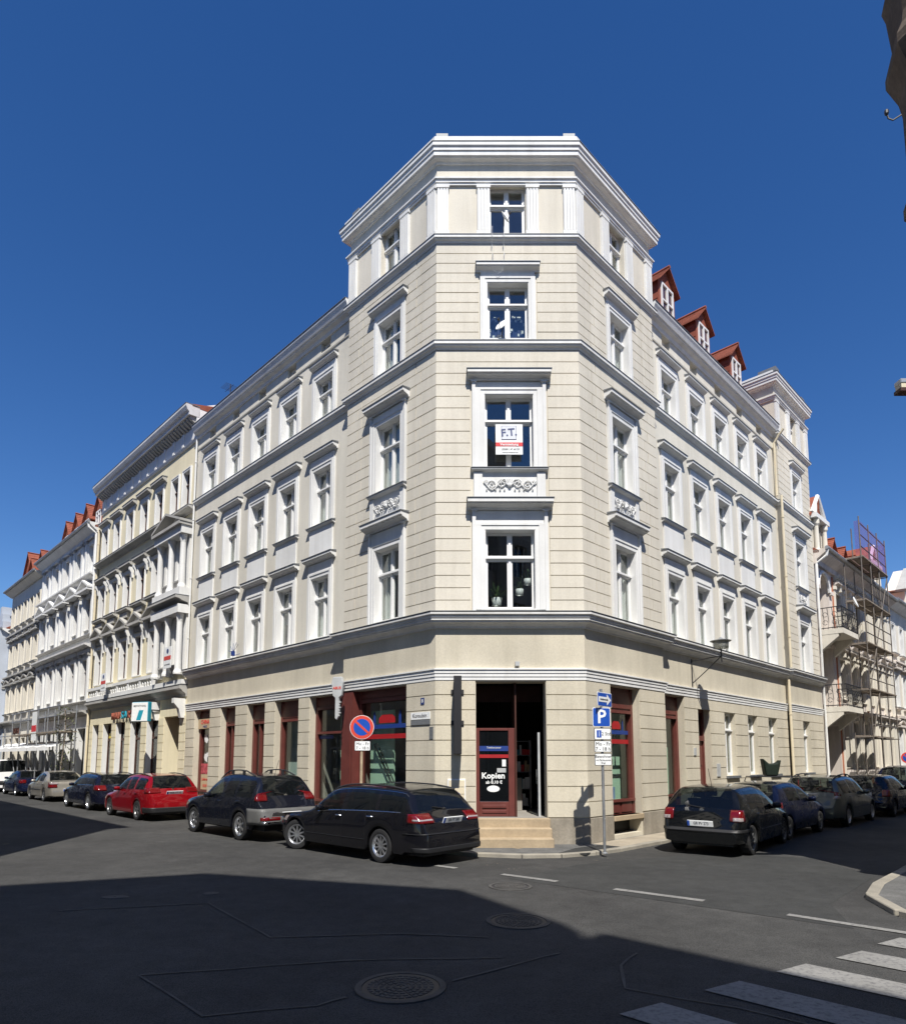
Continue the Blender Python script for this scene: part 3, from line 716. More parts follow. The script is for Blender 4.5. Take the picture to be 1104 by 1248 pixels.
# ================================================================ windows of the corner building
def spiral(mb, F, s, out, z, r0, r1, turns, dirn, a0, tr, n=22):
    pts = []
    for i in range(n + 1):
        t = i / n; r = r0 + (r1 - r0) * t; a = a0 + dirn * turns * 2 * math.pi * t
        pts.append(F.pt(s + r * math.cos(a), out, z + r * math.sin(a)))
    mb.tube(pts, tr, 5)
def ornament(F, c, z, hw, hh, parent):
    """scrolled stucco relief with a shell in the middle"""
    m = MB(); o = .055
    for sg in (-1, 1):
        spiral(m, F, c + sg * hw * .30, o, z, hh * .62, .015, 1.6, -sg, math.pi / 2 + sg * 1.2, .016)
        spiral(m, F, c + sg * hw * .68, o, z - hh * .1, hh * .55, .015, 1.5, sg, math.pi / 2 - sg * 1.6, .015)
        spiral(m, F, c + sg * hw * .92, o, z + hh * .2, hh * .32, .012, 1.3, -sg, 0, .012)
        m.tube([F.pt(c + sg * hw * t, o, z + hh * (.62 * math.sin(t * 7) - .1)) for t in [k / 14 for k in range(2, 15)]], .016, 5)
        for k in range(5): m.lathe([(.004, -.02), (.02, -.008), (.02, .008), (.004, .02)], 6, F.pt(c + sg * hw * (.2 + .17 * k), o, z - hh * .72))
    for k in range(7):
        a = math.pi * (k / 6); m.tube([F.pt(c, o, z - hh * .3), F.pt(c + .11 * math.cos(a), o + .02, z + hh * .45 * math.sin(a) + hh * .1)], .018, 5)
    m.lathe([(.01, -.05), (.045, -.03), (.055, 0), (.045, .03), (.01, .05)], 8, F.pt(c, o, z - hh * .2))
    return m.obj('stucco_ornament', T['white'], parent)
def tower_side(F, c, W, o=0.0, front=False, cur=('tied', 'net', 'part', 'none')):
    bw = .30 if front else .22
    for k, (z0, z1, hw) in enumerate(W):
        if k == 3: continue
        b2 = bw if k < 2 else .17
        inst('architrave', arch_mesh(hw, z1 - z0, b2, .17 if k < 2 else .15), BLD, F.mat(c, o, z0))
        if k < 2:
            top = (8.17, 11.45)[k]; hd = hw + b2
            bar(BLD, 'frieze_panel', F, c - hw - b2 * .8, c + hw + b2 * .8, z1 + .172, top - .24, o + .03, 'white')
            for sg in (-1, 1):
                x = sorted((c + sg * (hw + b2 * .74), c + sg * (hw + b2 * 1.02)))
                bar(BLD, 'pilaster_strip', F, x[0], x[1], z0 - .05 if k else z0 - .1, top - .26, o + .085, 'white')
                x = sorted((c + sg * (hw + b2 * .62), c + sg * (hw + b2 * 1.1)))
                bar(BLD, 'console', F, x[0], x[1], top - .262, top - .222, o + .11, 'white')
            add_hood(BLD, F, c, top, hd + .12, .29 if k == 0 else .25, .22 if k == 0 else .20, o)
        else:
            bar(BLD, 'frieze_panel', F, c - hw - b2 * .9, c + hw + b2 * .9, z1 + .152, 14.14, o + .04, 'white')
            add_hood(BLD, F, c, 14.31, hw + b2 + .1, .19, .18, o)
        if k == 1:
            bar(BLD, 'apron', F, c - hw - bw * .9, c + hw + bw * .9, 8.19, 8.88, o + .03, 'white')
            for sg in (-1, 1):
                x = sorted((c + sg * (hw + bw * .2), c + sg * (hw + bw * .88))); bar(BLD, 'apron_pier', F, x[0], x[1], 8.19, 8.88, o + .075, 'white')
            ornament(F, c, 8.60, (hw + bw * .1), .2, BLD)
            add_hood(BLD, F, c, 8.98, hw + bw + .02, .14, .10, o, 'white')
        add_window(BLD, F, c, z0, z1, hw, o, .66, cur[k])
    z0, z1, hw = W[3]
    add_window(BLD, F, c, z0, z1, hw, o, .64, cur[3])
def fluted(F, c, w, o=0.0):
    m = MB(); m.box(c - w / 2, c + w / 2, -.01, o + .055, 15.095, 16.52, F)
    m.box(c - w / 2 - .02, c + w / 2 + .02, -.01, o + .085, 15.095, 15.24, F)
    m.box(c - w / 2 - .02, c + w / 2 + .02, -.01, o + .085, 16.43, 16.519, F)
    n = max(3, int(w / .065))
    for i in range(n):
        x = c - w / 2 + w * (i + .5) / n; m.box(x - w / n * .31, x + w / n * .31, o + .055, o + .082, 15.25, 16.40, F)
    m.obj('fluted_pilaster', T['white'], BLD)
tower_side(FC, cF, SW, 0, True, ('none', 'none', 'none', 'none'))
tower_side(FL, cL, SS, 0, False, ('part', 'net', 'part', 'net'))
tower_side(FR, cR, SS, 0, False, ('part', 'part', 'part', 'net'))
tower_side(FR, cP, SS, 0, False, ('part', 'net', 'net', 'none'))
for F, xs in ((FC, ((.15, .29), (1.18, .32), (2.42, .31), (3.35, .29))), (FL, ((.15, .29), (1.2, .34), (2.42, .34), (3.5, .34))), (FR, ((.15, .29), (1.34, .34), (2.58, .34), (3.67, .34))),
              (FR, ((RP + .17, .34), (cP - .62, .34), (cP + .62, .34), (RE - .17, .34)))):
    for c, w in xs: fluted(F, c, w)
    for (c1, w1), (c2, w2) in zip(xs, xs[1:]): bar(BLD, 'base_panel', F, c1 + w1 / 2 + .022, c2 - w2 / 2 - .022, 15.095, 15.13, .06, 'white')
curs = ['net', 'part', 'tied', 'blind', 'one', 'net', 'none', 'tied', 'net', 'part', 'half', 'tied', 'net', 'part', 'net', 'one', 'tied', 'part']
kk = 0
for F, bays in ((FL, bayL), (FR, bayR)):
    for c in bays:
        for k, (z0, z1, hw) in enumerate(WW):
            inst('architrave', arch_mesh(hw, z1 - z0, .19, .16), BLD, F.mat(c, SB, z0))
            top = (7.99, 11.28, 14.19)[k]
            bar(BLD, 'frieze_panel', F, c - hw - .16, c + hw + .16, z1 + .162, top - .2, SB + .04, 'white', SB - .01)
            add_hood(BLD, F, c, top, .76 if k < 2 else .68, .20 if k < 2 else .16, .17 if k < 2 else .14, SB)
            if k == 1:
                bar(BLD, 'apron', F, c - .60, c + .60, 8.0, 8.86, SB + .045, 'white', SB - .01)
                add_hood(BLD, F, c, 8.95, .68, .12, .09, SB)
            add_window(BLD, F, c, z0, z1, hw, SB, .66, curs[kk % len(curs)]); kk += 1
        add_window(BLD, F, c, 14.55, 14.88, .26, SB, None, 'none', double=False)
# things that stand in the front windows
def pot_plant(x, y, z, s, label, hang=False):
    t = thing('potted_plant', label, 'plant', (x, y, z))
    MB().lathe([(.05 * s, 0), (.075 * s, .01), (.085 * s, .13 * s), (.075 * s, .13 * s), (.06 * s, .02)], 12, (x, y, z), ring=True).obj('pot', T['signwhite'], t, smooth=True)
    m = MB(); rnd = random.Random(int(x * 977))
    for i in range(46):
        a = rnd.uniform(0, 6.28); e = rnd.uniform(.1, 1.3); l = rnd.uniform(.1, .28) * s
        b = Vector((x, y, z + .12 * s)); d = Vector((math.cos(a) * math.cos(e), math.sin(a) * math.cos(e) * .6, math.sin(e)))
        sd = d.cross(Vector((0, 0, 1))).normalized() * .018 * s; e0 = b + d * l * .4
        m.add([e0, e0 + d * l * .35 + sd, e0 + d * l * .8, e0 + d * l * .35 - sd], [(0, 1, 2, 3)])
    m.obj('leaves', T['green'], t, recalc=False)
    if hang: MB().tube([(x - .04, y, z + .12), (x, y, z + .75)], .003, 4).obj('hanger', T['iron'], t)
pot_plant(1.06, Y0 + .34, 5.68, 1.5, 'bushy houseplant in a white pot behind the corner window above the shop cornice')
pot_plant(1.62, Y0 + .38, 5.95, 1.2, 'small plant in a white pot on the right of the corner window above the shop')
pot_plant(1.82, Y0 + .36, 6.2, 1.2, 'trailing plant in a white hanging pot in the corner window above the shop', True)
# satellite dishes on the corner windows
def dish(p, r, az, label, back=False):
    t = thing('satellite_dish', label, 'satellite dish', p)
    M = Matrix.Translation(p) @ Matrix.Rotation(az, 4, 'Z') @ Matrix.Rotation(rad(62), 4, 'X')
    pr = [(r * k / 6, .22 * r * (k / 6) ** 2) for k in range(1, 7)]
    MB().lathe([(0.01, 0.0)] + pr + [(r * .985, .22 * r + .012)] + [(a, b + .012) for a, b in pr[::-1][1:]] + [(.01, .012)], 20, M=M, ring=True).obj('reflector', T['signwhite'], t, smooth=True)
    m = MB().tube([M @ Vector((0, -r, .1 * r)), M @ Vector((0, -r * .5, r * .75)), M @ Vector((0, 0, r * .95))], .008, 5)
    m.box(-.02, .02, -.03, .03, 0, .07)
    for i in range(len(m.v) - 8, len(m.v)): m.v[i] = tuple(M @ (Vector(m.v[i]) + Vector((0, 0, r * .9))))
    m.tube([M @ Vector((0, 0, -.01)), Vector(p) + Vector((0, .16, -.12)), Vector(p) + Vector((0, .16, -.24))], .014, 6)
    m.obj('feed_arm', T['iron'], t)
dish((1.22, Y0 - .12, 12.62), .17, rad(-38), 'white satellite dish on the sill of the curtained third-floor corner window')
dish((1.28, Y0 - .20, 15.46), .15, rad(62), 'grey satellite dish seen edge-on under the attic corner window')
cab = MB(); 
for x, z0 in ((.98, 15.2), (1.27, 15.2)): cab.tube([(x, Y0 - .2, z0 + .05), (x, Y0 - .2, 14.98), (x + .005, Y0 - .04, 14.9), (x + .01, Y0 - .05, 14.55), (x + .01, Y0 - .25, 14.46)], .006, 4)
cab.tube([(.99, Y0 - .25, 14.46), (1.0, Y0 - .1, 14.15), (1.12, Y0 - .12, 14.02), (1.24, Y0 - .12, 14.12), (1.28, Y0 - .25, 14.46)], .006, 4)
tag(cab.obj('antenna_cable', T['signwhite']), 'thin white aerial cable looping down from the edge-on dish', 'cable')
# patterned drapes in the third-floor corner window
for a, b in ((-.46, -.06), (.06, .46)):
    MB().grid([[(1.368 + a + (b - a) * i / 12, Y0 + .42 + .02 * math.sin(i * 1.5), z) for i in range(13)] for z in (12.4, 13.3)]).obj('drape', T['navy'], [c for c in BLD.children if c.name.startswith('window')][2], recalc=False)
m = MB(); rnd = random.Random(3)
for i in range(26):
    x = 1.368 + rnd.choice((-1, 1)) * rnd.uniform(.08, .44); z = rnd.uniform(12.5, 13.2); w = rnd.uniform(.01, .035); h = rnd.uniform(.03, .10)
    m.box(x - w, x + w, Y0 + .375, Y0 + .38, z, z + h)
m.obj('drape_pattern', T['signwhite'], [c for c in BLD.children if c.name.startswith('window')][2])
# letting sign in the second-floor corner window
FCs = Frame((1.368, Y0), (1, 0), (0, -1))
sg = thing('letting_sign', 'white letting sign with red stripe hung in the second-floor corner window', 'sign', (1.368, Y0, 9.4))
MB().box(-.33, .33, .0, .012, 9.36, 10.13, FCs).obj('board', T['signwhite'], sg)
MB().box(-.19, .18, .012, .016, 9.73, 10.09, FCs).obj('logo_shadow', T['navy'], sg)
MB().box(-.18, .17, .016, .022, 9.745, 10.08, FCs).obj('logo_panel', plain('pale_grey_print', (.62, .64, .68), .5), sg)
text('lettering', 'F.T.', .26, FCs.tmat(-.005, .026, 9.91) @ Matrix.Rotation(.08, 4, 'Z'), T['navy'], sg, bold=.006)
MB().box(-.33, .33, .012, .016, 9.565, 9.665, FCs).obj('red_stripe', T['red'], sg)
text('lettering', 'Vermietung', .095, FCs.tmat(0, .02, 9.612), T['signwhite'], sg, bold=.002)
text('lettering', '(03581) 47 65 23', .062, FCs.tmat(.03, .016, 9.49), T['signblack'], sg)
text('lettering', 'www.ft-immobilien.net', .042, FCs.tmat(.02, .016, 9.41), T['signblack'], sg)

# ================================================================ shop fronts
def shopfront(F, s0, s1, o, z0=SHZ0, z1=SHZ1, fascia=.62, mull=(), base=.28, transom=None, gm='shopglass'):
    """oxblood timber front: stall riser, posts, fascia, glass; returns the part"""
    m = MB(); fw = .11; y0, y1 = o - .34, o - .20
    m.box(s0, s0 + fw, y0, y1, z0, z1, F); m.box(s1 - fw, s1, y0, y1, z0, z1, F)
    zf = z1 - fascia
    m.box(s0 + fw, s1 - fw, y0, y1 - .03, zf, z1, F); m.box(s0 + fw, s1 - fw, y1 - .03, y1 + .03, zf - .03, zf + .05, F)
    m.box(s0 + fw, s1 - fw, y1 - .03, y1 - .005, zf + .1, z1 - .08, F)
    m.box(s0 + fw, s1 - fw, y0, y1 - .02, z0, z0 + base, F); m.box(s0 + fw * .5, s1 - fw * .5, y1 - .02, y1 + .04, z0 + base - .05, z0 + base + .02, F)
    n = max(1, int((s1 - s0) / .7)); w = (s1 - s0 - 2 * fw) / n
    for i in range(n): m.box(s0 + fw + w * i + .05, s0 + fw + w * (i + 1) - .05, y1 - .02, y1, z0 + .05, z0 + base - .09, F)
    cuts = [s0 + fw] + sorted(mull) + [s1 - fw]
    for c in mull: m.box(c - .035, c + .035, y0, y1 - .01, z0 + base, zf, F)
    if transom: m.box(s0 + fw, s1 - fw, y0, y1 + .0, transom - .035, transom + .035, F)
    p = m.obj('shopfront', T['redwood'], BLD)
    for a, b in zip(cuts, cuts[1:]):
        for za, zb in ([(z0 + base + .02, zf - .03)] if not transom else [(z0 + base + .02, transom - .035), (transom + .035, zf - .03)]):
            MB().box(a + .02, b - .02, o - .29, o - .282, za, zb, F).obj('pane', T[gm], p)
    return p
sf = {}
for i, (a, b) in enumerate(shopL_w):
    sf[i] = shopfront(FL, a, b, SB, fascia=.62 if i else .35, mull=() if i in (0, 1) else ((a + b) / 2 + .1,) if i in (2, 3) else (), transom=2.75 if i == 0 else None)
sfT = shopfront(FL, 1.02, 3.2, 0, fascia=.30, mull=(), transom=None)
MB().box(3.2, 3.70, -.30, .012, .05, 3.82, FL).obj('red_pier', T['redwood'], BLD)
MB().box(3.70, 3.9, -.32, SB + .012, .05, 3.82, FL).obj('red_pier', T['redwood'], BLD)
MB().box(3.28, 3.6, .012, .03, .3, 3.4, FL).obj('pier_panel', T['redwood'], BLD)
sfR = shopfront(FR, 1.06, 2.47, 0, .62, SHZ1, .62, base=.36)
sfR2 = shopfront(FR, 3.92, 5.31, SB, .62, SHZ1, .62, base=.36)
MB().box(1.06, 2.47, -.38, .05, .50, .62, FR).obj('stone_sill', T['step'], BLD, bevel=.01)
MB().box(1.1, 2.4, -.40, -.34, .17, .50, FR).obj('cellar_vent', T['black'], BLD)
# shop interior: mint display walls, ceiling, counter, shelves
inn = MB()
inn.box(2.3, 3.3, -.72, -.68, .62, 3.3, FL); inn.box(3.95, 4.9, -.86, -.82, .62, 3.3, FL); inn.box(1.2, 2.2, -1.9, -1.85, .62, 3.3, FL); inn.obj('display_wall', T['mint'], BLD)
inn = MB(); inn.box(6.1, 11.5, -.92, -.88, .62, 3.4, FL); inn.obj('display_wall', surf('pale_blue_wall', (.50, .58, .56), .85, .06), BLD)
inn = MB(); inn.box(1.0, 5.5, -.80, -.76, .62, 3.4, FR); inn.obj('display_wall', T['mint'], BLD)
inn = MB(); inn.box(-.2, 7.5, -1.2, -.42, .5, .62, FL); inn.box(-.2, 5.6, -1.2, -.42, .5, .62, FR); inn.box(7.5, 13.5, -1.2, -.6, .5, .62, FL)
inn.obj('display_floor', T['interior'], BLD)
dg = MB()
for s in (1.35, 1.48): dg.tube([FR.pt(s + .9, -.55, 2.9), FR.pt(s - .15, -.55, 1.2)], .018, 5)
for k in range(9): dg.tube([FR.pt(2.25 - k * .115, -.55, 2.9 - k * .187), FR.pt(2.38 - k * .115, -.55, 2.9 - k * .187)], .01, 4)
tag(dg.obj('display_ladder', T['black']), 'black slanting display rack in the shop window beside the parking sign', 'rack')
dg = MB()
for s in (2.6, 2.75): dg.tube([FL.pt(s + .3, -.6, 2.4), FL.pt(s - .75, -.6, .9)], .018, 5)
for k in range(9): dg.tube([FL.pt(2.9 - k * .117, -.6, 2.4 - k * .167), FL.pt(3.05 - k * .117, -.6, 2.4 - k * .167)], .01, 4)
tag(dg.obj('display_ladder', T['black']), 'black slanting display rack in the shop window behind the no-stopping sign', 'rack')
box = MB().box(1.15, 2.0, -.95, -.5, .98, 1.28, FR); tag(box.obj('goods_box', surf('blue_white_carton', (.25, .36, .60), .7, .4, 6)), 'blue and white carton in the shop window beside the parking sign', 'box')
for s, z, l in ((1.75, 2.1, 'pendant lamp with metal shade in the big shop window near the street sign'), (4.35, 2.15, 'pendant lamp with metal shade in the shop window under the key sign')):
    t = thing('pendant_lamp', l, 'lamp', FL.pt(s, -.75, z))
    MB().lathe([(.03, .16), (.05, .15), (.14, .05), (.16, 0), (.15, 0), (.13, .045), (.045, .13)], 16, ring=True, c= FL.pt(s, -.75, z)).obj('shade', T['chrome'], t, smooth=True)
    MB().tube([FL.pt(s, -.75, z + .15), FL.pt(s, -.75, 3.6)], .006, 4).obj('cord', T['black'], t)
# window film: red and blue skyline stripe
film_b = plain('blue_window_film', (.012, .04, .20), .5); film_r = plain('red_window_film', (.34, .012, .015), .5)
def film(F, s0, s1, z, parent, o, k=1.0):
    MB().box(s0, s1, o - .278, o - .275, z, z + .10 * k, F).obj('film_blue', film_b, parent)
    MB().box(s0, s1, o - .278, o - .275, z - .24 * k, z - .13 * k, F).obj('film_red', film_r, parent)
    c = (s0 + s1) / 2; w = (s1 - s0)
    MB().plate([(c - w * .17, z + .13 * k), (c + w * .17, z + .13 * k), (c + w * .17, z + .25 * k), (c + w * .10, z + .33 * k), (c - w * .10, z + .33 * k), (c - w * .17, z + .25 * k)], o - .278, o - .275, F).obj('film_roof', film_r, parent)
    for sgn in (-1, 1):
        x = c + sgn * w * .27
        MB().plate([(x - w * .03, z + .1 * k), (x + w * .03, z + .1 * k), (x + w * .02, z + .36 * k), (x, z + .42 * k), (x - w * .02, z + .36 * k)], o - .278, o - .275, F).obj('film_tower', film_b, parent)
film(FR, 1.19, 2.34, 2.62, sfR, 0, 1.0)
film(FL, 1.15, 3.07, 2.78, sfT, 0, 1.1)
MB().box(3.9 + .8, 5.4, SB - .278, SB - .275, 2.58, 2.68, FL).obj('film_blue', film_b, sf[0])
# posters of the far left shop window, its fascia lettering
pp = thing('shop_poster', 'tan restaurant poster with red print filling the end shop window of the left wing', 'poster', FL.pt(12.76, -.4, .9))
MB().box(12.3, 13.28, SB - .27, SB - .262, .86, 1.42, FL).obj('sheet', T['tan'], pp)
MB().box(12.3, 12.72, SB - .27, SB - .26, 1.43, 1.80, FL).obj('menu_card', surf('dark_green_card', (.05, .16, .09), .7, .5, 9), pp)
MB().box(12.74, 13.28, SB - .27, SB - .26, 1.43, 1.82, FL).obj('flower_print', surf('flower_print', (.55, .10, .12), .7, .9, 12), pp)
for z, b in ((1.24, 'Lieferservice'), (1.0, '10.00 Uhr')): text('lettering', b, .15, FL.tmat(12.8, SB - .255, z), T['red'], pp)
ws = MB(); rnd = random.Random(11)
for c in ((12.95, 2.75), (12.55, 2.5), (12.9, 2.05), (12.6, 2.2)):
    P = [(c[0] + random.Random(i * 7 + int(c[1] * 10)).uniform(.08, .2) * math.cos(i * .7), c[1] + random.Random(i * 5 + int(c[0] * 10)).uniform(.12, .34) * math.sin(i * .7)) for i in range(9)]
    ws.plate(P, SB - .27, SB - .266, FL)
ws.obj('window_print', T['signwhite'], pp)
fb = thing('shop_fascia_sign', 'tan fascia board with red lettering over the end shop window', 'sign', FL.pt(12.76, 0, 3.3))
MB().box(12.2, 13.36, SB - .17, SB - .12, 3.12, 3.5, FL).obj('board', T['tan'], fb)
text('lettering', 'CHINA', .22, FL.tmat(12.78, SB - .115, 3.36), T['red'], fb, bold=.004)
text('lettering', 'IMBISS', .13, FL.tmat(12.78, SB - .115, 3.19), T['navy'], fb)
# --- corner entrance: recessed porch, fixed half-glazed leaf, open leaf, steps
ent = MB()
ent.box(.94, 2.57, -1.02, -.98, 3.4, 3.8, FC)
ent.obj('porch_head', T['darkwood'], BLD)
dl = MB(); a, b, yo = .94, 1.86, -.26
fwid = .11
dl.box(a, a + .09, yo - .06, yo, .66, 2.72, FC); dl.box(b - .15, b, yo - .06, yo, .66, 2.72, FC)
dl.box(a + .09, b - .15, yo - .06, yo, .66, 1.0, FC); dl.box(a + .09, b - .15, yo - .06, yo, 2.66, 2.72, FC)
dl.box(a + .15, b - .21, yo, yo + .02, .74, .80, FC); dl.box(a + .15, b - .21, yo, yo + .025, .86, .93, FC)
D = dl.obj('shop_door', T['redwood'], BLD, bevel=.006)
MB().box(a + .09, b - .15, yo - .035, yo - .025, 1.0, 2.66, FC).obj('pane', glass('door_glass', (.12, .13, .13), 1.5, .5), D)
MB().box(a + .09, b - .15, yo - .022, yo - .016, .998, 1.02, FC).obj('sill_bar', T['chrome'], D)
MB().box(a + .09, b - .15, yo - .022, yo - .018, 2.18, 2.30, FC).obj('film_blue', film_b, D)
MB().box(a + .09, b - .15, yo - .022, yo - .018, 2.02, 2.10, FC).obj('film_red', film_r, D)
FD = Frame(FC.xy(0, yo - .016), FC.u, FC.n); mid = (a + b - .06) / 2
text('lettering', 'Telefoncenter', .06, FD.tmat(mid, .002, 2.26), T['signwhite'], D)
text('lettering', 'Kopien', .19, FD.tmat(mid - .02, 0, 1.60), T['signwhite'], D, bold=.006)
text('lettering', 'ab 0,10 €', .10, FD.tmat(mid, 0, 1.45), T['signwhite'], D, bold=.003)
MB().lathe([(.001, 0), (.15, 0), (.15, .004), (.001, .004)], 24, M=FD.tmat(mid - .02, 0, 1.30) @ Matrix.Diagonal((1, .5, 1, 1))).obj('speech_bubble', T['signwhite'], D)
MB().box(b - .30, b - .21, yo - .02, yo - .014, 1.82, 1.98, FC).obj('notice', T['signwhite'], D)
MB().box(b - .42, b - .21, yo - .02, yo - .016, 1.68, 1.78, FC).obj('notice', T['enamel'], D)
MB().box(1.86, 1.90, -1.0, -.2, .66, 3.78, FC).obj('door_post', T['darkwood'], BLD)
ol = MB(); FO = Frame(FC.xy(2.44, -.32), (0.10, .995), (-.995, .10))
ol.box(0, .06, -.02, .03, .64, 2.62, FO); ol.box(.74, .80, -.02, .03, .64, 2.62, FO); ol.box(.06, .74, -.02, .03, .64, .78, FO); ol.box(.06, .74, -.02, .03, 2.5, 2.62, FO)
OD = ol.obj('open_door_leaf', T['enamel'], BLD)
MB().box(.06, .74, 0, .01, .78, 2.5, FO).obj('pane', T['shopglass'], OD)
MB().tube([FO.pt(.12, .06, 1.4), FO.pt(.12, .06, 1.75)], .012, 6).obj('door_handle', T['chrome'], OD)
MB().box(.94, 2.57, -3.2, -.02, .52, .655, FC).obj('threshold', T['interior'], BLD)
st = thing('doorstep', 'three worn sandstone steps up to the corner shop door', 'steps', FC.pt(1.75, .3, PZ))
for i in range(3):
    MB().box(.90, 2.62, -.02 if i == 2 else .0, .12 + .26 * (2 - i), PZ - .02 + i * .195 if i else 0.0, PZ + (i + 1) * .195, FC).obj('step', T['step'], st, bevel=.018)
tq = MB().box(1.72, 1.85, -.9, -.8, .66, 1.0, FC); tag(tq.obj('teal_bottle_crate', T['teal']), 'teal box on the floor inside the open shop door', 'box')
sh = thing('shop_shelf', 'dim stock shelf with small boxes just inside the open shop door', 'shelf', FC.pt(2.2, -2.7, .66))
m = MB()
for x in (1.98, 2.5): m.box(x - .02, x + .02, -2.95, -2.6, .66, 2.5, FC)
for z in (.75, 1.2, 1.65, 2.1, 2.48): m.box(1.96, 2.52, -2.95, -2.6, z - .015, z, FC)
m.obj('rack', T['steel'], sh)
rnd = random.Random(9); pal = [T['red'], T['signwhite'], film_b, T['tan'], T['teal'], T['signwhite']]
for z in (.75, 1.2, 1.65, 2.1):
    x = 2.02
    while x < 2.42:
        w = rnd.uniform(.05, .12); MB().box(x, x + w, -2.8, -2.62, z, z + rnd.uniform(.12, .32), FC).obj('stock_box', rnd.choice(pal), sh); x += w + .012
tag(MB().box(1.95, 2.2, -2.4, -2.0, .66, 1.5, FC).obj('shop_counter', T['interior']), 'dim counter deep inside the open shop door', 'counter')
# doors and windows along the right street
dw = MB(); F = FR; y = SB - .30
dw.box(6.2, 6.28, y, y + .1, .16, 3.52, F); dw.box(6.97, 7.05, y, y + .1, .16, 3.52, F); dw.box(6.28, 6.97, y, y + .1, 3.42, 3.52, F); dw.box(6.28, 6.97, y, y + .14, 2.55, 2.70, F)
dw.box(6.28, 6.97, y + .01, y + .06, .16, 2.55, F)
for k in range(3): dw.box(6.36, 6.60, y + .06, y + .08, .3 + k * .75, .9 + k * .75, F); dw.box(6.66, 6.90, y + .06, y + .08, .3 + k * .75, .9 + k * .75, F)
hd = dw.obj('house_door', T['redwood'], BLD)
MB().box(6.28, 6.97, y + .03, y + .04, 2.70, 3.42, F).obj('pane', T['glass'], hd)
MB().box(6.2, 7.05, -.5, SB + .12, .05, .16, F).obj('door_step', T['step'], BLD)
for c, o in [(c, SB) for c in winR] + [(winP, 0)]:
    add_window(BLD, FR, c, 1.46, 3.48, .43, o, .72, 'net', double=True)
    MB().box(c - .5, c + .5, o - .1, o + .10, 1.38, 1.455, FR).obj('window_sill', T['flashing'], BLD)
MB().box(7.35, 7.58, SB, SB + .05, 1.45, 1.85, FR).obj('doorbell_panel', T['enamel'], BLD)
MB().box(5.8, 5.93, SB, SB + .05, 2.1, 2.32, FR).obj('utility_box', T['enamel'], BLD)
# down-pipes
def pipe(F, s, o, z0, z1, r, m, parent, name='downpipe'):
    mb_ = MB().tube([F.pt(s, o, z0), F.pt(s, o, z1)], r, 10)
    p = mb_.obj(name, T[m], parent, smooth=False)
    for z in np.arange(z0 + 1.2, z1, 2.4): MB().lathe([(r + .004, -.02), (r + .016, -.02), (r + .016, .02), (r + .004, .02)], 10, F.pt(s, o, z), ring=True).obj('pipe_clip', T[m], p)
    return p
T['pipecream'] = surf('cream_painted_pipe', (.66, .58, .42), .6, .1, 2, .05)
mbp = MB().tube([FR.pt(RP - .13, SB + .48, 15.1), FR.pt(RP - .13, SB + .3, 14.9), FR.pt(RP - .13, SB + .1, 14.6), FR.pt(RP - .13, SB + .1, 12.42)], .05, 8); mbp.obj('downpipe', T['pipecream'], BLD)
pipe(FR, RP - .13, SB + .27, 5.5, 12.4, .05, 'pipecream', BLD); pipe(FR, RP - .13, SB + .16, .1, 5.04, .05, 'pipecream', BLD)
pipe(FL, LE - .04, SB + .08, 5.5, 15.0, .035, 'white', BLD)
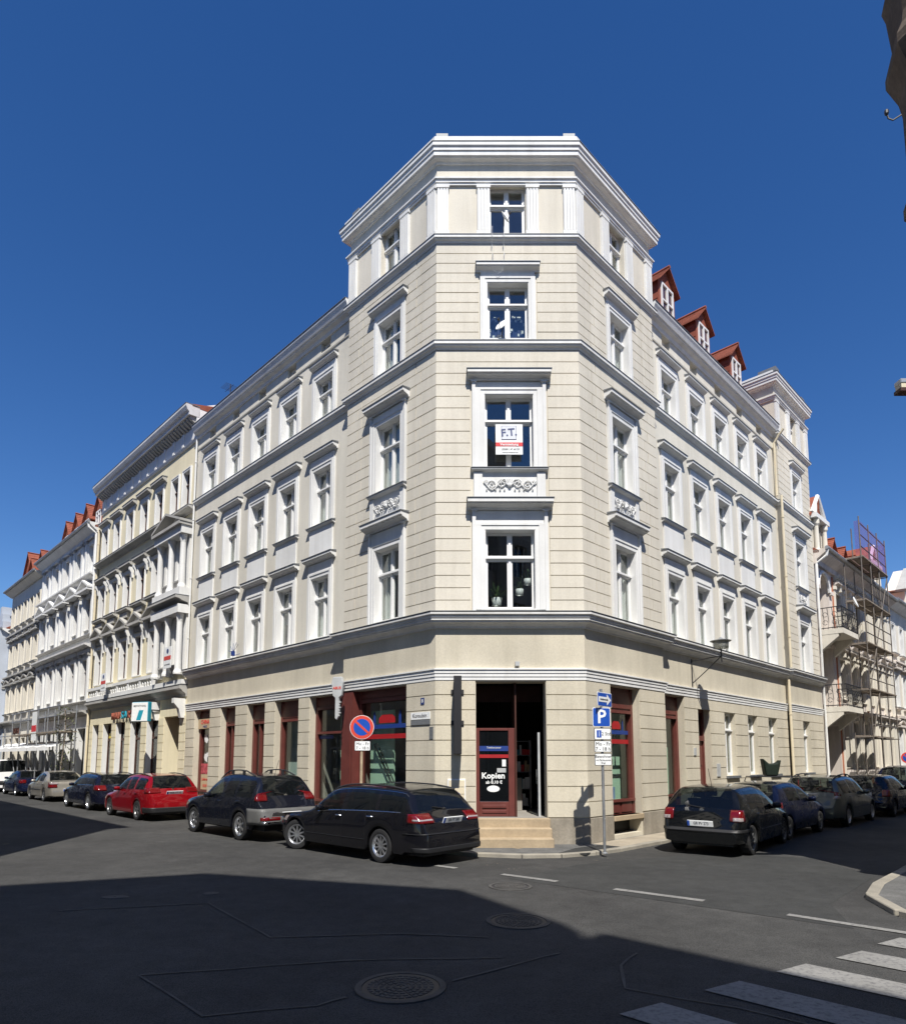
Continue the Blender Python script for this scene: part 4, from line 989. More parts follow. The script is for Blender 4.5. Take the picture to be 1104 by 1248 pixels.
# chimneys / little stacks are hidden; dormers over the right wing
def dormer(parent, F, s, o, z0, w, zs, za, depth, m='redboard', roofm='tile', ov=.14, courses=7):
    """z0 foot, zs eaves, za ridge; F outward, o = front plane"""
    d = MB().box(s - w / 2, s + w / 2, o - depth, o - .03, z0, zs, F).obj('dormer', T[m], parent)
    fr = MB().plate([(s - w / 2, zs), (s + w / 2, zs), (s, za - .05)], o - depth, o - .03, F); fr.obj('dormer_gable', T[m], d)
    for sgn in (-1, 1):
        b = MB()
        for k in range(courses):
            t0, t1 = k / courses, (k + 1) / courses
            x0 = s + sgn * (w / 2 + ov) * (1 - t0); x1 = s + sgn * (w / 2 + ov) * (1 - t1)
            e = (w / 2 + ov) / (w / 2); zb = za - (za - zs) * e
            y0_ = zb + (za - zb) * t0; y1_ = zb + (za - zb) * t1
            b.add([F.pt(x0, o + .12, y0_ + .06), F.pt(x1, o + .12, y1_ + .035), F.pt(x1, o - depth, y1_ + .035), F.pt(x0, o - depth, y0_ + .06),
                   F.pt(x0, o + .12, y0_), F.pt(x1, o + .12, y1_), F.pt(x1, o - depth, y1_), F.pt(x0, o - depth, y0_)],
                  [(0, 1, 2, 3), (4, 7, 6, 5), (0, 4, 5, 1), (3, 2, 6, 7), (0, 3, 7, 4), (1, 5, 6, 2)])
        b.obj('tile_courses', T[roofm], d)
    rt = MB().tube([F.pt(s, o + .13, za + .05), F.pt(s, o - depth, za + .05)], .06, 6); rt.obj('ridge_tiles', T[roofm], d)
    lines = MB()
    for k in range(1, 6):
        zz = z0 + (zs - z0) * k / 6
        for sgn in (-1, 1): lines.box(*sorted((s + sgn * w / 2, s + sgn * (w / 2 + .012))), o - depth, o - .05, zz, zz + .14, F)
    lines.obj('cladding_boards', T[m], d)
    wz0, wz1, hw = z0 + (zs - z0) * .22, zs - .03, w * .36
    fm = MB(); 
    for x0, x1, za_, zb_ in ((-hw, -hw + .06, wz0, wz1), (hw - .06, hw, wz0, wz1), (-hw + .06, hw - .06, wz0, wz0 + .07), (-hw + .06, hw - .06, wz1 - .07, wz1), (-.04, .04, wz0 + .07, wz1 - .07), (-hw + .06, -.04, (wz0 + wz1) / 2 + .15, (wz0 + wz1) / 2 + .2), (.04, hw - .06, (wz0 + wz1) / 2 + .15, (wz0 + wz1) / 2 + .2)):
        fm.box(s + x0, s + x1, o - .03, o + .02, za_, zb_, F)
    fm.obj('window_frame', T['white_clean'], d)
    MB().box(s - hw + .06, s + hw - .06, o - .03, o - .02, wz0 + .07, wz1 - .07, F).obj('pane', T['glass'], d)
    return d
for s in (6.2, 8.93, 11.85): dormer(BLD, FR, s, -.60, 15.5, 1.12, 17.5, 18.08, 2.6)
# odd bits on the front: blade sign, mailbox panel, street sign, number, alarm, key sign
bs = thing('blade_sign', 'narrow black projecting sign seen edge-on beside the corner shop door', 'sign', FC.pt(.52, 0, 3))
MB().box(.42, .60, .06, .62, 2.10, 3.86, FC).obj('panel', T['signblack'], bs, bevel=.01)
MB().box(.36, .66, .0, .06, 3.50, 3.60, FC).obj('bracket', T['iron'], bs); MB().box(.36, .66, .0, .06, 2.78, 2.88, FC).obj('bracket', T['iron'], bs)
mx = thing('letterbox_panel', 'cream letterbox panel on the wall left of the corner door', 'letterbox', FC.pt(.5, 0, 1.0))
MB().box(.28, .70, .02, .06, 1.0, 1.54, FC).obj('frame', T['white_clean'], mx, bevel=.01)
for k in range(3): MB().box(.31, .67, .06, .075, 1.03 + k * .165, 1.18 + k * .165, FC).obj('letterbox_flap', T['pipecream'], mx, bevel=.004)
sn = thing('street_name_sign', 'small white street name sign on the tower wall by the big shop window', 'sign', FL.pt(.5, 0, 3))
MB().box(.15, .82, .025, .04, 2.93, 3.10, FL).obj('plate', T['signwhite'], sn)
MB().box(.15, .82, .025, .045, 2.80, 2.915, FL).obj('lower_plate', T['flashing'], sn)
text('lettering', 'Konsulstr.', .13, FL.tmat(.49, .042, 3.015), T['signblack'], sn)
hn = thing('house_number_sign', 'tiny dark house number plate above the street name sign', 'sign', FL.pt(.42, 0, 3.3))
MB().box(.36, .48, .022, .035, 3.28, 3.44, FL).obj('plate', T['navy'], hn); text('lettering', '8', .12, FL.tmat(.42, .037, 3.36), T['signwhite'], hn)
pq = MB().box(.05, .17, .022, .04, 2.46, 2.74, FL); tag(pq.obj('wall_plaque', T['flashing']), 'small dark upright plaque below the street name sign', 'plaque')
al = MB().box(1.86, 1.96, .0, .10, 4.16, 4.26, FC); tag(al.obj('wall_sensor', T['enamel']), 'small grey sensor box on the plain wall over the corner door', 'sensor')
ks = thing('key_shaped_sign', 'grey key-shaped shop sign hanging at the left end of the tower', 'sign', FL.pt(3.4, .4, 3))
Fk = Frame(FL.xy(3.32, .42), (R2 * .6 + .4, -.25), (-.25, -.97))
Fk.u = Vector((.95, -.31)); Fk.n = Vector((-.31, -.95))
MB().plate([(-.13, 3.66), (-.17, 4.02), (-.13, 4.16), (.13, 4.16), (.17, 4.02), (.13, 3.66), (.055, 3.6), (.055, 3.12), (0, 3.02), (-.055, 3.06), (-.055, 3.6)], -.05, .05, Fk).obj('key_body', T['enamel'], ks, bevel=.012)
mm_ = MB()
for k in range(6): mm_.box(.055, .075 + .02 * (k % 2), -.03, .03, 3.12 + k * .07, 3.16 + k * .07, Fk)
mm_.obj('key_teeth', T['enamel'], ks)
text('lettering', 'ABUS', .10, Fk.tmat(0, .054, 3.86), T['signred'], ks, bold=.003)
MB().tube([FL.pt(3.55, .0, 3.95), Fk.pt(-.1, 0, 3.95)], .02, 6).obj('bracket', T['iron'], ks)
# bracket lamp on the right wing
lp = thing('wall_lamp', 'street lamp with round hood on a wall bracket of the right wing', 'lamp', FR.pt(5.9, SB, 4.3))
br = MB(); br.tube([FR.pt(5.9, SB + .02, 4.15), FR.pt(5.9, SB + .02, 4.98)], .018, 6)
br.tube([FR.pt(5.9, SB + .03, 4.92), FR.pt(5.9, SB + .95, 4.98)], .016, 6); br.tube([FR.pt(5.9, SB + .03, 4.25), FR.pt(5.9, SB + .5, 4.62), FR.pt(5.9, SB + .9, 4.96)], .014, 6)
br.obj('bracket', T['iron'], lp)
lc = FR.pt(5.9, SB + .92, 5.0)
MB().tube([(*lc[:2], 4.8), (*lc[:2], 5.2)], .02, 6).obj('stem', T['iron'], lp)
MB().lathe([(.09, 0), (.21, .02), (.23, .22), (.20, .22), (.18, .03)], 16, (lc[0], lc[1], 5.18), ring=True).obj('glass_bowl', T['lampglass'], lp, smooth=True)
MB().lathe([(.27, 0), (.30, .02), (.16, .06), (.06, .09), (.02, .13)], 18, (lc[0], lc[1], 5.40)).obj('hood', T['steel'], lp)
# aerial and the blue wire bird on the left wing
wb = MB()
for a in range(5): wb.tube([FL.pt(9.9, SB + .3, 5.62), FL.pt(9.9 + .4 * math.cos(.5 + a * .55), SB + .3, 5.62 + .32 * math.sin(.3 + a * .5))], .008, 4)
wb.box(9.86, 9.96, SB + .25, SB + .35, 5.5, 5.66, FL); wb.tube([FL.pt(9.9, SB + .3, 5.5), FL.pt(9.9, SB + .05, 5.6)], .01, 5)
tag(wb.obj('window_antenna', film_b), 'small blue wire aerial on the main cornice under a left-wing window', 'aerial')
# ================================================================ neighbouring houses
def house_body(B, F, s0, s1, eave, wins, wm, depth=11.0, o=0.0, z0=0.0, wd=.32, pitch=30, roofm='tile', top=True):
    m = MB(); wall(m, F, s0, s1, z0, eave, wins, wd, o)
    m.obj('front_wall', T[wm], B, recalc=False)
    zr = eave + (depth / 2) * math.tan(rad(pitch))
    sd = MB()
    for s in (s0, s1):
        sd.add([F.pt(s, o, z0), F.pt(s, o, eave), F.pt(s, o - depth / 2, zr), F.pt(s, o - depth, eave), F.pt(s, o - depth, z0)], [(0, 1, 2, 3, 4)])
    sd.add([F.pt(s0, o - depth, z0), F.pt(s1, o - depth, z0), F.pt(s1, o - depth, eave), F.pt(s0, o - depth, eave)], [(0, 1, 2, 3)])
    sd.obj('side_wall', T[wm], B, recalc=False)
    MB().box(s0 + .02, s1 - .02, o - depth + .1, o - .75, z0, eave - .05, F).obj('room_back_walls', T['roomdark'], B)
    if top: roof('roof', F, s0, s1, eave + .06, .25 + o, depth / 2, pitch, B, roofm)
def strip(B, name, F, s0, s1, prof, m, o=0.0, fl=None):
    p = MB().prism([(a + o, z) for a, z in prof], s0, s1, F).obj(name, T[m], B)
    if fl: MB().prism([(o - .01, fl[0] + .04), (o + fl[1] + .015, fl[0] + .012), (o + fl[1] + .015, fl[0] + .001), (o - .01, fl[0] + .001)], s0 - .01, s1 + .01, F).obj('flashing', T['flashing'], p)
    return p
def cprof(z0, z1, d):
    t = z1 - z0; return [(-.01, z0), (d * .15, z0), (d * .2, z0 + t * .25), (d * .6, z0 + t * .45), (d * .75, z0 + t * .6), (d, z0 + t * .68), (d, z1), (-.01, z1)]
def pediment(B, F, s, z, hw, h, d, o, m='greycorn', fm='white'):
    p = MB().plate([(s - hw, z), (s + hw, z), (s, z + h)], o - .01, o + d * .3, F).obj('pediment', T[fm], B)
    MB().box(s - hw - .05, s + hw + .05, o - .01, o + d, z - .12, z, F).obj('pediment_base', T[m], p)
    for sg in (-1, 1):
        MB().add([F.pt(s + sg * (hw + .08), o, z), F.pt(s + sg * (hw + .08), o + d, z), F.pt(s, o + d, z + h), F.pt(s, o, z + h),
                  F.pt(s + sg * (hw + .08), o, z + .1), F.pt(s + sg * (hw + .08), o + d, z + .1), F.pt(s, o + d, z + h + .1), F.pt(s, o, z + h + .1)],
                 [(0, 1, 2, 3), (4, 7, 6, 5), (0, 4, 5, 1), (1, 5, 6, 2), (2, 6, 7, 3), (3, 7, 4, 0)]).obj('raking_cornice', T[m], p)
    return p
def column(B, F, s, z0, z1, r, o, m='white'):
    c = F.pt(s, o, z0); h = z1 - z0
    MB().lathe([(r * 1.35, 0), (r * 1.35, .08), (r * 1.15, .14), (r, .2), (r * .86, h - .38), (r * .86, h - .34), (r * 1.25, h - .06), (r * 1.35, h - .05), (r * 1.35, h)], 12, c).obj('column', T[m], B)
def scroll_bracket(B, F, s, z, w, h, d, o, m='white'):
    return MB().prism([(o - .01, z), (o + d, z), (o + d, z - h * .25), (o + d * .55, z - h * .55), (o + d * .35, z - h), (o - .01, z - h)], s - w / 2, s + w / 2, F).obj('bracket', T[m], B)
# ---------------------------------------------------------------- pale yellow house
OY = -.15
YH = thing('yellow_house', 'pale yellow house with brown windows and columned bay beside the beige corner house', 'building', FL.pt(20, -5, 0))
ys0, ys1 = LE + .02, 26.0
cy = [17.97, 19.73, 21.56, 23.38, 25.17]; cd = [15.12, 16.28]
gopen = [(24.55, 25.55), (22.67, 23.95), (20.84, 22.1), (18.87, 20.2), (16.92, 18.25), (14.80, 16.35)]
rows = [(5.72, 7.55, .40), (9.1, 10.8, .40), (12.35, 13.85, .38)]
wn_ = [(c - (h if c > 17 else .34), c + (h if c > 17 else .34), a, b) for c in cy + cd for a, b, h in rows] + [(a, b, .55 if i < 5 else .08, 3.7) for i, (a, b) in enumerate(gopen)]
house_body(YH, FL, ys0, ys1, 15.0, wn_, 'yellow', 11, OY, pitch=8, top=False)
for c in cy + cd:
    for k, (a, b, h) in enumerate(rows):
        h = h if c > 17 else .34
        inst('architrave', arch_mesh(h, b - a, .12, .12), YH, FL.mat(c, OY, a))
        add_window(YH, FL, c, a, b, h, OY, .66, ('part', 'net', 'tied')[(k + int(c)) % 3], 'darkwood')
for c in cy:
    add_hood(YH, FL, c, 14.30, .70, .22, .24, OY, 'greycorn')
    add_hood(YH, FL, c, 11.28, .76, .25, .27, OY, 'greycorn')
    bar(YH, 'frieze_panel', FL, c - .56, c + .56, 13.99, 14.06, OY + .05, 'white', OY - .01)
    for sg in (-1, 1):
        scroll_bracket(YH, FL, c + sg * .66, 10.98, .12, .5, .2, OY); scroll_bracket(YH, FL, c + sg * .66, 8.05, .13, .75, .22, OY)
    add_hood(YH, FL, c, 9.08, .70, .26, .22, OY, 'greycorn')
    bar(YH, 'sill_apron', FL, c - .5, c + .5, 8.62, 8.86, OY + .14, 'greycorn', OY - .01)
    pediment(YH, FL, c, 8.16, .72, .38, .30, OY); bar(YH, 'frieze_panel', FL, c - .56, c + .56, 7.76, 8.03, OY + .05, 'greycorn', OY - .01)
# columned bay
for z0, z1 in ((5.30, 7.72), (8.75, 10.95)):
    for s in (14.55, 15.70, 16.85): column(YH, FL, s, z0, z1, .125, OY + .28)
    for s in (14.55, 15.70, 16.85): bar(YH, 'pilaster', FL, s - .17, s + .17, z0, z1, OY + .10, 'white', OY - .01)
    for s in (15.12, 16.28): MB().prism([(OY, z0 + .1), (OY + .15, z0 + .1), (OY + .26, z0 + .36), (OY + .26, z0 + .42), (OY, z0 + .42)], s - .34, s + .34, FL).obj('sill_bracket', T['greycorn'], YH)
MB().box(14.3, 17.1, OY - .01, OY + .48, 7.72, 8.06, FL).obj('bay_entablature', T['white'], YH)
strip(YH, 'bay_cornice', FL, 14.25, 17.15, cprof(8.06, 8.40, .62), 'greycorn', OY, (8.40, .62))
MB().box(14.3, 17.1, OY - .01, OY + .46, 8.44, 8.75, FL).obj('bay_pedestal', T['white'], YH)
MB().box(14.3, 17.1, OY - .01, OY + .48, 10.95, 11.28, FL).obj('bay_entablature', T['white'], YH)
pediment(YH, FL, 15.70, 11.40, 1.40, .55, .60, OY)
strip(YH, 'floor_band', FL, ys0, ys1, cprof(11.9, 12.12, .30), 'greycorn', OY, (12.12, .30))
strip(YH, 'shop_cornice', FL, ys0, ys1, cprof(4.42, 4.86, .32), 'greycorn', OY, (4.86, .32))
for s in (14.45, 17.0): scroll_bracket(YH, FL, s, 4.34, .22, .75, .45, OY)
# balustrade under the first-floor windows
bl = MB().box(17.2, ys1, OY, OY + .22, 5.42, 5.56, FL); bl.obj('balustrade_rail', T['white'], YH)
MB().box(14.2, ys1, OY - .01, OY + .26, 4.90, 5.08, FL).obj('balustrade_base', T['white'], YH)
for i in range(30):
    s = 17.35 + i * .29
    if i % 5 == 0: bar(YH, 'baluster_pier', FL, s - .09, s + .09, 5.08, 5.42, OY + .2, 'white', OY)
    else: MB().lathe([(.05, 0), (.035, .06), (.065, .16), (.03, .28), (.05, .34)], 6, FL.pt(s, OY + .13, 5.08)).obj('baluster', T['white'], YH)
strip(YH, 'frieze', FL, ys0, ys1, [(-.01, 14.88), (.06, 14.88), (.10, 14.96), (.04, 15.0), (.04, 15.62), (-.01, 15.62)], 'white', OY)
MB().box(ys0, ys1, OY - .4, OY + .02, 14.95, 16.1, FL).obj('parapet_wall', T['offwhite'], YH)
for i in range(12):
    s = ys0 + .35 + i * .99
    bar(YH, 'frieze_pilaster', FL, s - .09, s + .09, 15.02, 15.6, OY + .09, 'white', OY)
for i in range(44):
    s = ys0 + .16 + i * .265; MB().prism([(OY, 15.86), (OY + .34, 15.86), (OY + .34, 15.76), (OY + .2, 15.66), (OY + .05, 15.58), (OY, 15.58)], s - .07, s + .07, FL).obj('modillion', T['greycorn'], YH)
strip(YH, 'eaves_cornice', FL, ys0, ys1, [(-.01, 15.865), (.42, 15.865), (.42, 15.98), (.5, 16.05), (.56, 16.2), (.56, 16.3), (-.01, 16.3)], 'cornice', OY, (16.3, .56))
roof('upper_roof', FL, ys0, ys1, 16.34, .3 + OY, 5.2, 14, YH)
MB().add([FL.pt(ys0 + .01, OY + .1, 15.0), FL.pt(ys0 + .01, OY + .1, 16.3), FL.pt(ys0 + .01, -5.3, 18.9), FL.pt(ys0 + .01, -10.6, 16.3), FL.pt(ys0 + .01, -10.6, 15.0),
          FL.pt(ys0 + .25, OY + .1, 15.0), FL.pt(ys0 + .25, OY + .1, 16.3), FL.pt(ys0 + .25, -5.3, 18.9), FL.pt(ys0 + .25, -10.6, 16.3), FL.pt(ys0 + .25, -10.6, 15.0)],
         [(0, 1, 2, 3, 4), (9, 8, 7, 6, 5), (0, 5, 6, 1), (1, 6, 7, 2), (2, 7, 8, 3), (3, 8, 9, 4), (4, 9, 5, 0)]).obj('fire_wall', T['offwhite'], YH)
an = MB().tube([FL.pt(14.6, -1.6, 17.0), FL.pt(14.6, -1.6, 18.1)], .02, 5)
for k in range(6): an.tube([FL.pt(14.6 + .1 * k - .2, -1.9, 17.95), FL.pt(14.6 + .1 * k - .2, -1.3, 17.95)], .008, 4)
an.tube([FL.pt(14.3, -1.6, 17.95), FL.pt(15.1, -1.6, 17.95)], .01, 4)
tag(an.obj('roof_aerial', T['iron']), 'thin comb-like television aerial on the roof edge by the white fire wall', 'aerial')
# ground floor: rusticated piers, shop panes, recessed door
for i, (a, b) in enumerate(gopen):
    if i < 5:
        m = MB(); m.box(a, a + .07, OY - .31, OY - .24, .55, 3.7, FL); m.box(b - .07, b, OY - .31, OY - .24, .55, 3.7, FL); m.box(a + .07, b - .07, OY - .31, OY - .22, 2.85, 2.95, FL); m.box(a + .07, b - .07, OY - .31, OY - .24, 3.6, 3.7, FL); m.box(a + .07, b - .07, OY - .31, OY - .24, .55, .75, FL)
        w = m.obj('shop_window', T['darkwood'], YH)
        MB().box(a + .07, b - .07, OY - .28, OY - .272, .75, 2.85, FL).obj('pane', T['shopglass'], w); MB().box(a + .07, b - .07, OY - .28, OY - .272, 2.95, 3.6, FL).obj('pane', T['shopglass'], w)
        inst('curtain', curtain_mesh(-(b - a) / 2, 0, 2.9, 4, 'flat'), w, FL.mat((a + b) / 2, OY - .45, .6))
        if i < 2: MB().box(a + .08, b - .08, OY - .27, OY - .265, 3.0, 3.25, FL).obj('yellow_film', plain('yellow_print', (.62, .50, .05), .5), w)
    else:
        MB().box(a, b, OY - .95, OY - .9, .08, 3.7, FL).obj('house_door', T['darkwood'], YH)
        m = MB()
        for k in range(4):
            for x in (a + .15, (a + b) / 2 + .05): m.box(x, x + .5, OY - .9, OY - .86, .25 + k * .8, .85 + k * .8, FL)
        m.obj('door_panels', T['redwood'], YH)
        m = MB(); m.box(b - .001, b + .02, OY - .9, OY - .31, .08, 3.7, FL); m.box(a - .02, a + .001, OY - .9, OY - .31, .08, 3.7, FL); m.obj('door_jambs', T['yellow'], YH)
    if i < 5:
        m = MB(); m.box(b, b + .012, OY - .30, OY - .005, .6, 3.69, FL); m.box(b - .012, b, OY - .24, OY - .005, .6, 3.69, FL); m.obj('white_reveal', T['white'], YH)
edges = [14.22] + sum([[a, b] for a, b in sorted(gopen)], []) + [ys1]
for a, b in zip(edges[::2], edges[1::2]):
    for k in range(9): MB().box(a + .012, b - .012, OY - .01, OY + .022, .58 + k * .347, .58 + (k + 1) * .347 - .025, FL).obj('block', T['yellow'], YH)
lb = thing('light_box_sign', 'white and teal light box sign projecting from the yellow house', 'sign', FL.pt(17.3, .4, 4))
Fb = Frame(FL.xy(16.75, .62), (.95, -.31), (-.31, -.95))
MB().box(-.42, .42, -.10, .10, 3.5, 4.3, Fb).obj('case', T['teal'], lb, bevel=.02); MB().box(-.40, .40, .10, .11, 3.52, 4.28, Fb).obj('face', T['signwhite'], lb)
MB().plate([(-.15, 3.56), (.07, 3.56), (.2, 3.96), (-.02, 3.96)], .11, .116, Fb).obj('teal_mark', T['teal'], lb)
text('lettering', 'BESTATTUNG', .105, Fb.tmat(0, .115, 4.13), T['signblack'], lb, sx=.95)
MB().tube([FL.pt(16.85, OY, 4.0), Fb.pt(0, -.1, 4.0)], .03, 6).obj('bracket', T['iron'], lb)
T['rust'] = plain('rust_red_print', (.26, .07, .04), .6)
ls = thing('shop_lettering', 'rust-red and teal raised letters on the yellow shop fascia', 'sign', FL.pt(20, OY, 4))
for i, (ch, mm) in enumerate(zip('HAUSART', ('rust', 'rust', 'rust', 'teal', 'teal', 'rust', 'rust'))):
    text('letter', ch, .48, FL.tmat(22.3 - i * .42, OY + .10, 3.98), T[mm], ls, ext=.03)
for s, z, nm in ((15.0, 5.9, 'hung on the columned bay of the yellow house'), (22.6, 5.55, 'on the balustrade of the yellow house')):
    t = thing('letting_board', 'small white letting board with orange stripe ' + nm, 'sign', FL.pt(s, .4, z))
    MB().box(s - .34, s + .34, OY + .5, OY + .52, z - .35, z + .5, FL).obj('board', T['signwhite'], t); MB().box(s - .34, s + .34, OY + .52, OY + .525, z - .02, z + .14, FL).obj('stripe', T['signred'], t)
    MB().lathe([(.001, 0), (.1, 0), (.1, .004), (.001, .004)], 12, M=FL.tmat(s, OY + .521, z + .33)).obj('emblem', T['navy'], t)
    text('lettering', 'zu vermieten', .1, FL.tmat(s, OY + .522, z - .2), T['signblack'], t)
pipe(FL, ys1 + .06, OY + .1, .1, 14.2, .06, 'pipecream', YH)
# ---------------------------------------------------------------- white stucco house
OW = -.1
WH = thing('white_house', 'white stuccoed house with five small pediments and red dormers beyond the yellow house', 'building', FL.pt(31, -5, 0))
w0, w1 = 26.14, 37.2; cw = [27.25, 29.46, 31.67, 33.88, 36.09]
wrows = [(5.3, 7.25, .42), (8.85, 10.6, .42), (12.0, 13.6, .42)]
house_body(WH, FL, w0, w1, 14.3, [(c - h, c + h, a, b) for c in cw for a, b, h in wrows] + [(c - .7, c + .7, .3, 3.6) for c in cw], 'offwhite', 11, OW)
for c in cw:
    for k, (a, b, h) in enumerate(wrows):
        add_window(WH, FL, c, a, b, h, OW, .66, 'part', 'darkwood' if k < 2 else 'white_clean')
        inst('architrave', arch_mesh(h, b - a, .15, .14), WH, FL.mat(c, OW, a))
        for sg in (-1, 1): bar(WH, 'pilaster', FL, *sorted((c + sg * (h + .22), c + sg * (h + .46))), a - .3, b + .3, OW + .12, 'white', OW - .01)
        if k != 1: bar(WH, 'lintel_block', FL, c - .95, c + .95, b + .32, b + .52, OW + .16, 'cornice', OW - .01)
        for sg in (-1, 1): bar(WH, 'pilaster_cap', FL, *sorted((c + sg * (h + .18), c + sg * (h + .5))), b + .16, b + .30, OW + .18, 'greycorn', OW - .01)
    pediment(WH, FL, c, 11.0, .92, .45, .42, OW, 'white')
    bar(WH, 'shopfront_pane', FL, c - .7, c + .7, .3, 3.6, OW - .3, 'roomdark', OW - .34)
for z0, z1, d, m in ((11.55, 11.8, .36, 'cornice'), (7.72, 8.0, .42, 'cornice'), (8.42, 8.55, .2, 'greycorn'), (4.88, 5.0, .22, 'greycorn'), (4.2, 4.5, .35, 'greycorn'), (13.92, 14.05, .14, 'white')):
    strip(WH, 'floor_band', FL, w0, w1, cprof(z0, z1, d), m, OW)
strip(WH, 'eaves', FL, w0, w1, [(-.01, 14.05), (.1, 14.05), (.5, 14.38), (.5, 14.5), (-.01, 14.5)], 'white', OW)
MB().tube([FL.pt(w0, OW + .56, 14.5), FL.pt(w1, OW + .56, 14.5)], .08, 8).obj('gutter', T['steel'], WH)
MB().tube([FL.pt(w0 + .1, OW + .56, 14.45), FL.pt(w0 + .1, OW + .5, 14.2), FL.pt(w0 + .02, OW + .15, 13.9), FL.pt(w0 + .02, OW + .12, 8.2)], .06, 8).obj('downpipe', T['offwhite'], WH)
for s in (27.6, 29.6, 31.6, 33.6): dormer(WH, FL, s, OW - .3, 14.5, 1.15, 15.75, 16.55, 2.2, 'tile')
# ---------------------------------------------------------------- cream house and the far end of the left row
def simple_house(name, label, s0, s1, eave, wm, n, rows, F, o, hoods='greycorn', trim='white', fm='white_clean', base=4.3, dorm=(), gd=True):
    B = thing(name, label, 'building', F.pt((s0 + s1) / 2, -5, 0))
    cs = [s0 + (s1 - s0) * (i + .5) / n for i in range(n)]; hw = min(.44, (s1 - s0) / n * .24)
    house_body(B, F, s0, s1, eave, [(c - hw, c + hw, a, b) for c in cs for a, b in rows] + ([(c - hw - .1, c + hw + .1, .5, 3.4) for c in cs] if gd else []), wm, 11, o)
    for c in cs:
        for k, (a, b) in enumerate(rows):
            add_window(B, F, c, a, b, hw, o, .66 if s0 < 60 and abs(F.n.x) > 0 else None, 'part' if (int(c * 3) + k) % 2 else 'none', fm)
            inst('architrave', arch_mesh(hw, b - a, .14, .13, trim), B, F.mat(c, o, a))
            if k < len(rows) - 1: pediment(B, F, c, b + .42, hw + .25, .26, .24, o, hoods, trim)
            add_hood(B, F, c, a - .04, hw + .2, .18, .14, o, hoods)
        if gd:
            w = MB().box(c - hw - .1, c + hw + .1, o - .32, o - .28, .5, 3.4, F).obj('shop_window', T['darkwood'], B)
            MB().box(c - hw, c + hw, o - .28, o - .27, .8, 3.2, F).obj('pane', T['shopglass'], w)
    for z in [base] + [r[0] - .75 for r in rows[1:]]: strip(B, 'floor_band', F, s0, s1, cprof(z - .1, z + .2, .3), hoods, o)
    strip(B, 'eaves', F, s0, s1, [(-.01, eave - .35), (.1, eave - .35), (.5, eave - .1), (.5, eave), (-.01, eave)], trim, o)
    MB().tube([F.pt(s0, o + .56, eave), F.pt(s1, o + .56, eave)], .08, 8).obj('gutter', T['steel'], B)
    for s in dorm: dormer(B, F, s, o - .3, eave + .1, 1.2, eave + 1.1, eave + 1.9, 2.2, 'tile')
    return B
CH = simple_house('cream_house', 'cream house with brown hoods and tiled gable dormers beyond the white house', 37.24, 45.9, 14.2, 'cream', 5, [(5.2, 6.9), (8.4, 10.1), (11.4, 12.9)], FL, -.1, 'greycorn', 'cream', 'darkwood', 4.4, (39.4, 42.0))
dormer(CH, FL, 43.6, -.5, 14.3, 2.2, 15.4, 16.9, 3, 'tile')
text('letter', 'HOTEL', .6, FL.tmat(41.5, -.02, 3.85), T['darkwood'], CH, ext=.03)
BH = simple_house('bluish_house', 'bluish white house with bay and stepped gable beyond the cream house', 45.94, 57, 11.6, 'bluewhite', 6, [(5.1, 6.8), (8.2, 9.9)], FL, -.1, 'greycorn', 'white', 'white_clean')
m = MB().box(46.2, 48.6, -.1, .55, 4.6, 11.6, FL); m.obj('bay', T['bluewhite'], BH)
for k in range(3): MB().box(46.4 + k * .35, 48.4 - k * .35, -.4, .3, 11.6 + k * .6, 12.2 + k * .6, FL).obj('gable_step', T['bluewhite'], BH)
for z in (5.2, 8.3):
    for s in (46.8, 48.0): w = MB().box(s - .35, s + .35, .55, .60, z, z + 1.7, FL).obj('bay_window', T['white_clean'], BH); MB().box(s - .29, s + .29, .60, .606, z + .06, z + 1.64, FL).obj('pane', T['glass'], w)
simple_house('far_house', 'far pale house closing the left street behind the white van', 57.04, 80, 13, 'offwhite', 9, [(5.1, 6.8), (8.2, 9.9)], FL, -.1)
# steel terrace frame with awnings in front of the white house
TF = thing('terrace_scaffold', 'steel tube terrace frame with white awning before the white and cream houses', 'scaffold', FL.pt(31, 1, 0))
for i, s in enumerate((26.6, 28.6, 30.6, 32.6, 34.6, 36.6, 38.6, 40.6, 42.6)):
    for o in (.35, 1.15): MB().tube([FL.pt(s, o, .05), FL.pt(s, o, 4.75 if s < 38 else 3.9)], .035, 6).obj('post', T['steel'], TF)
for z in (2.75, 3.4, 4.2, 4.7):
    MB().tube([FL.pt(26.4, 1.15, z), FL.pt(37.0 if z > 4 else 43, 1.15, z)], .028, 6).obj('rail', T['steel'], TF)
for s in (26.6, 30.6, 34.6): MB().tube([FL.pt(s, 1.15, .2), FL.pt(s + 2, 1.15, 2.7)], .024, 6).obj('brace', T['steel'], TF); MB().tube([FL.pt(s, .35, 2.75), FL.pt(s, 1.15, 2.75)], .028, 6).obj('rail', T['steel'], TF)
MB().box(26.5, 37.0, .3, 1.2, 3.36, 3.42, FL).obj('platform', T['planks'], TF)
for i in range(8):
    s = 26.6 + i * 2.1
    rows_ = [[FL.pt(s + 2.05 * j / 8, .2 + 1.35 * t, 2.95 - .35 * t + .05 * math.sin(j * math.pi / 8) - .06 * math.sin(t * 3.1)) for j in range(9)] for t in (0, .25, .5, .75, 1)]
    rows_.append([FL.pt(s + 2.05 * j / 8, 1.56, 2.42) for j in range(9)])
    MB().grid(rows_).obj('awning', T['awning'], TF, recalc=False)
ban = thing('hanging_banner', 'white and red banner tied to the terrace frame rails', 'banner', FL.pt(31.2, 1.2, 3.6))
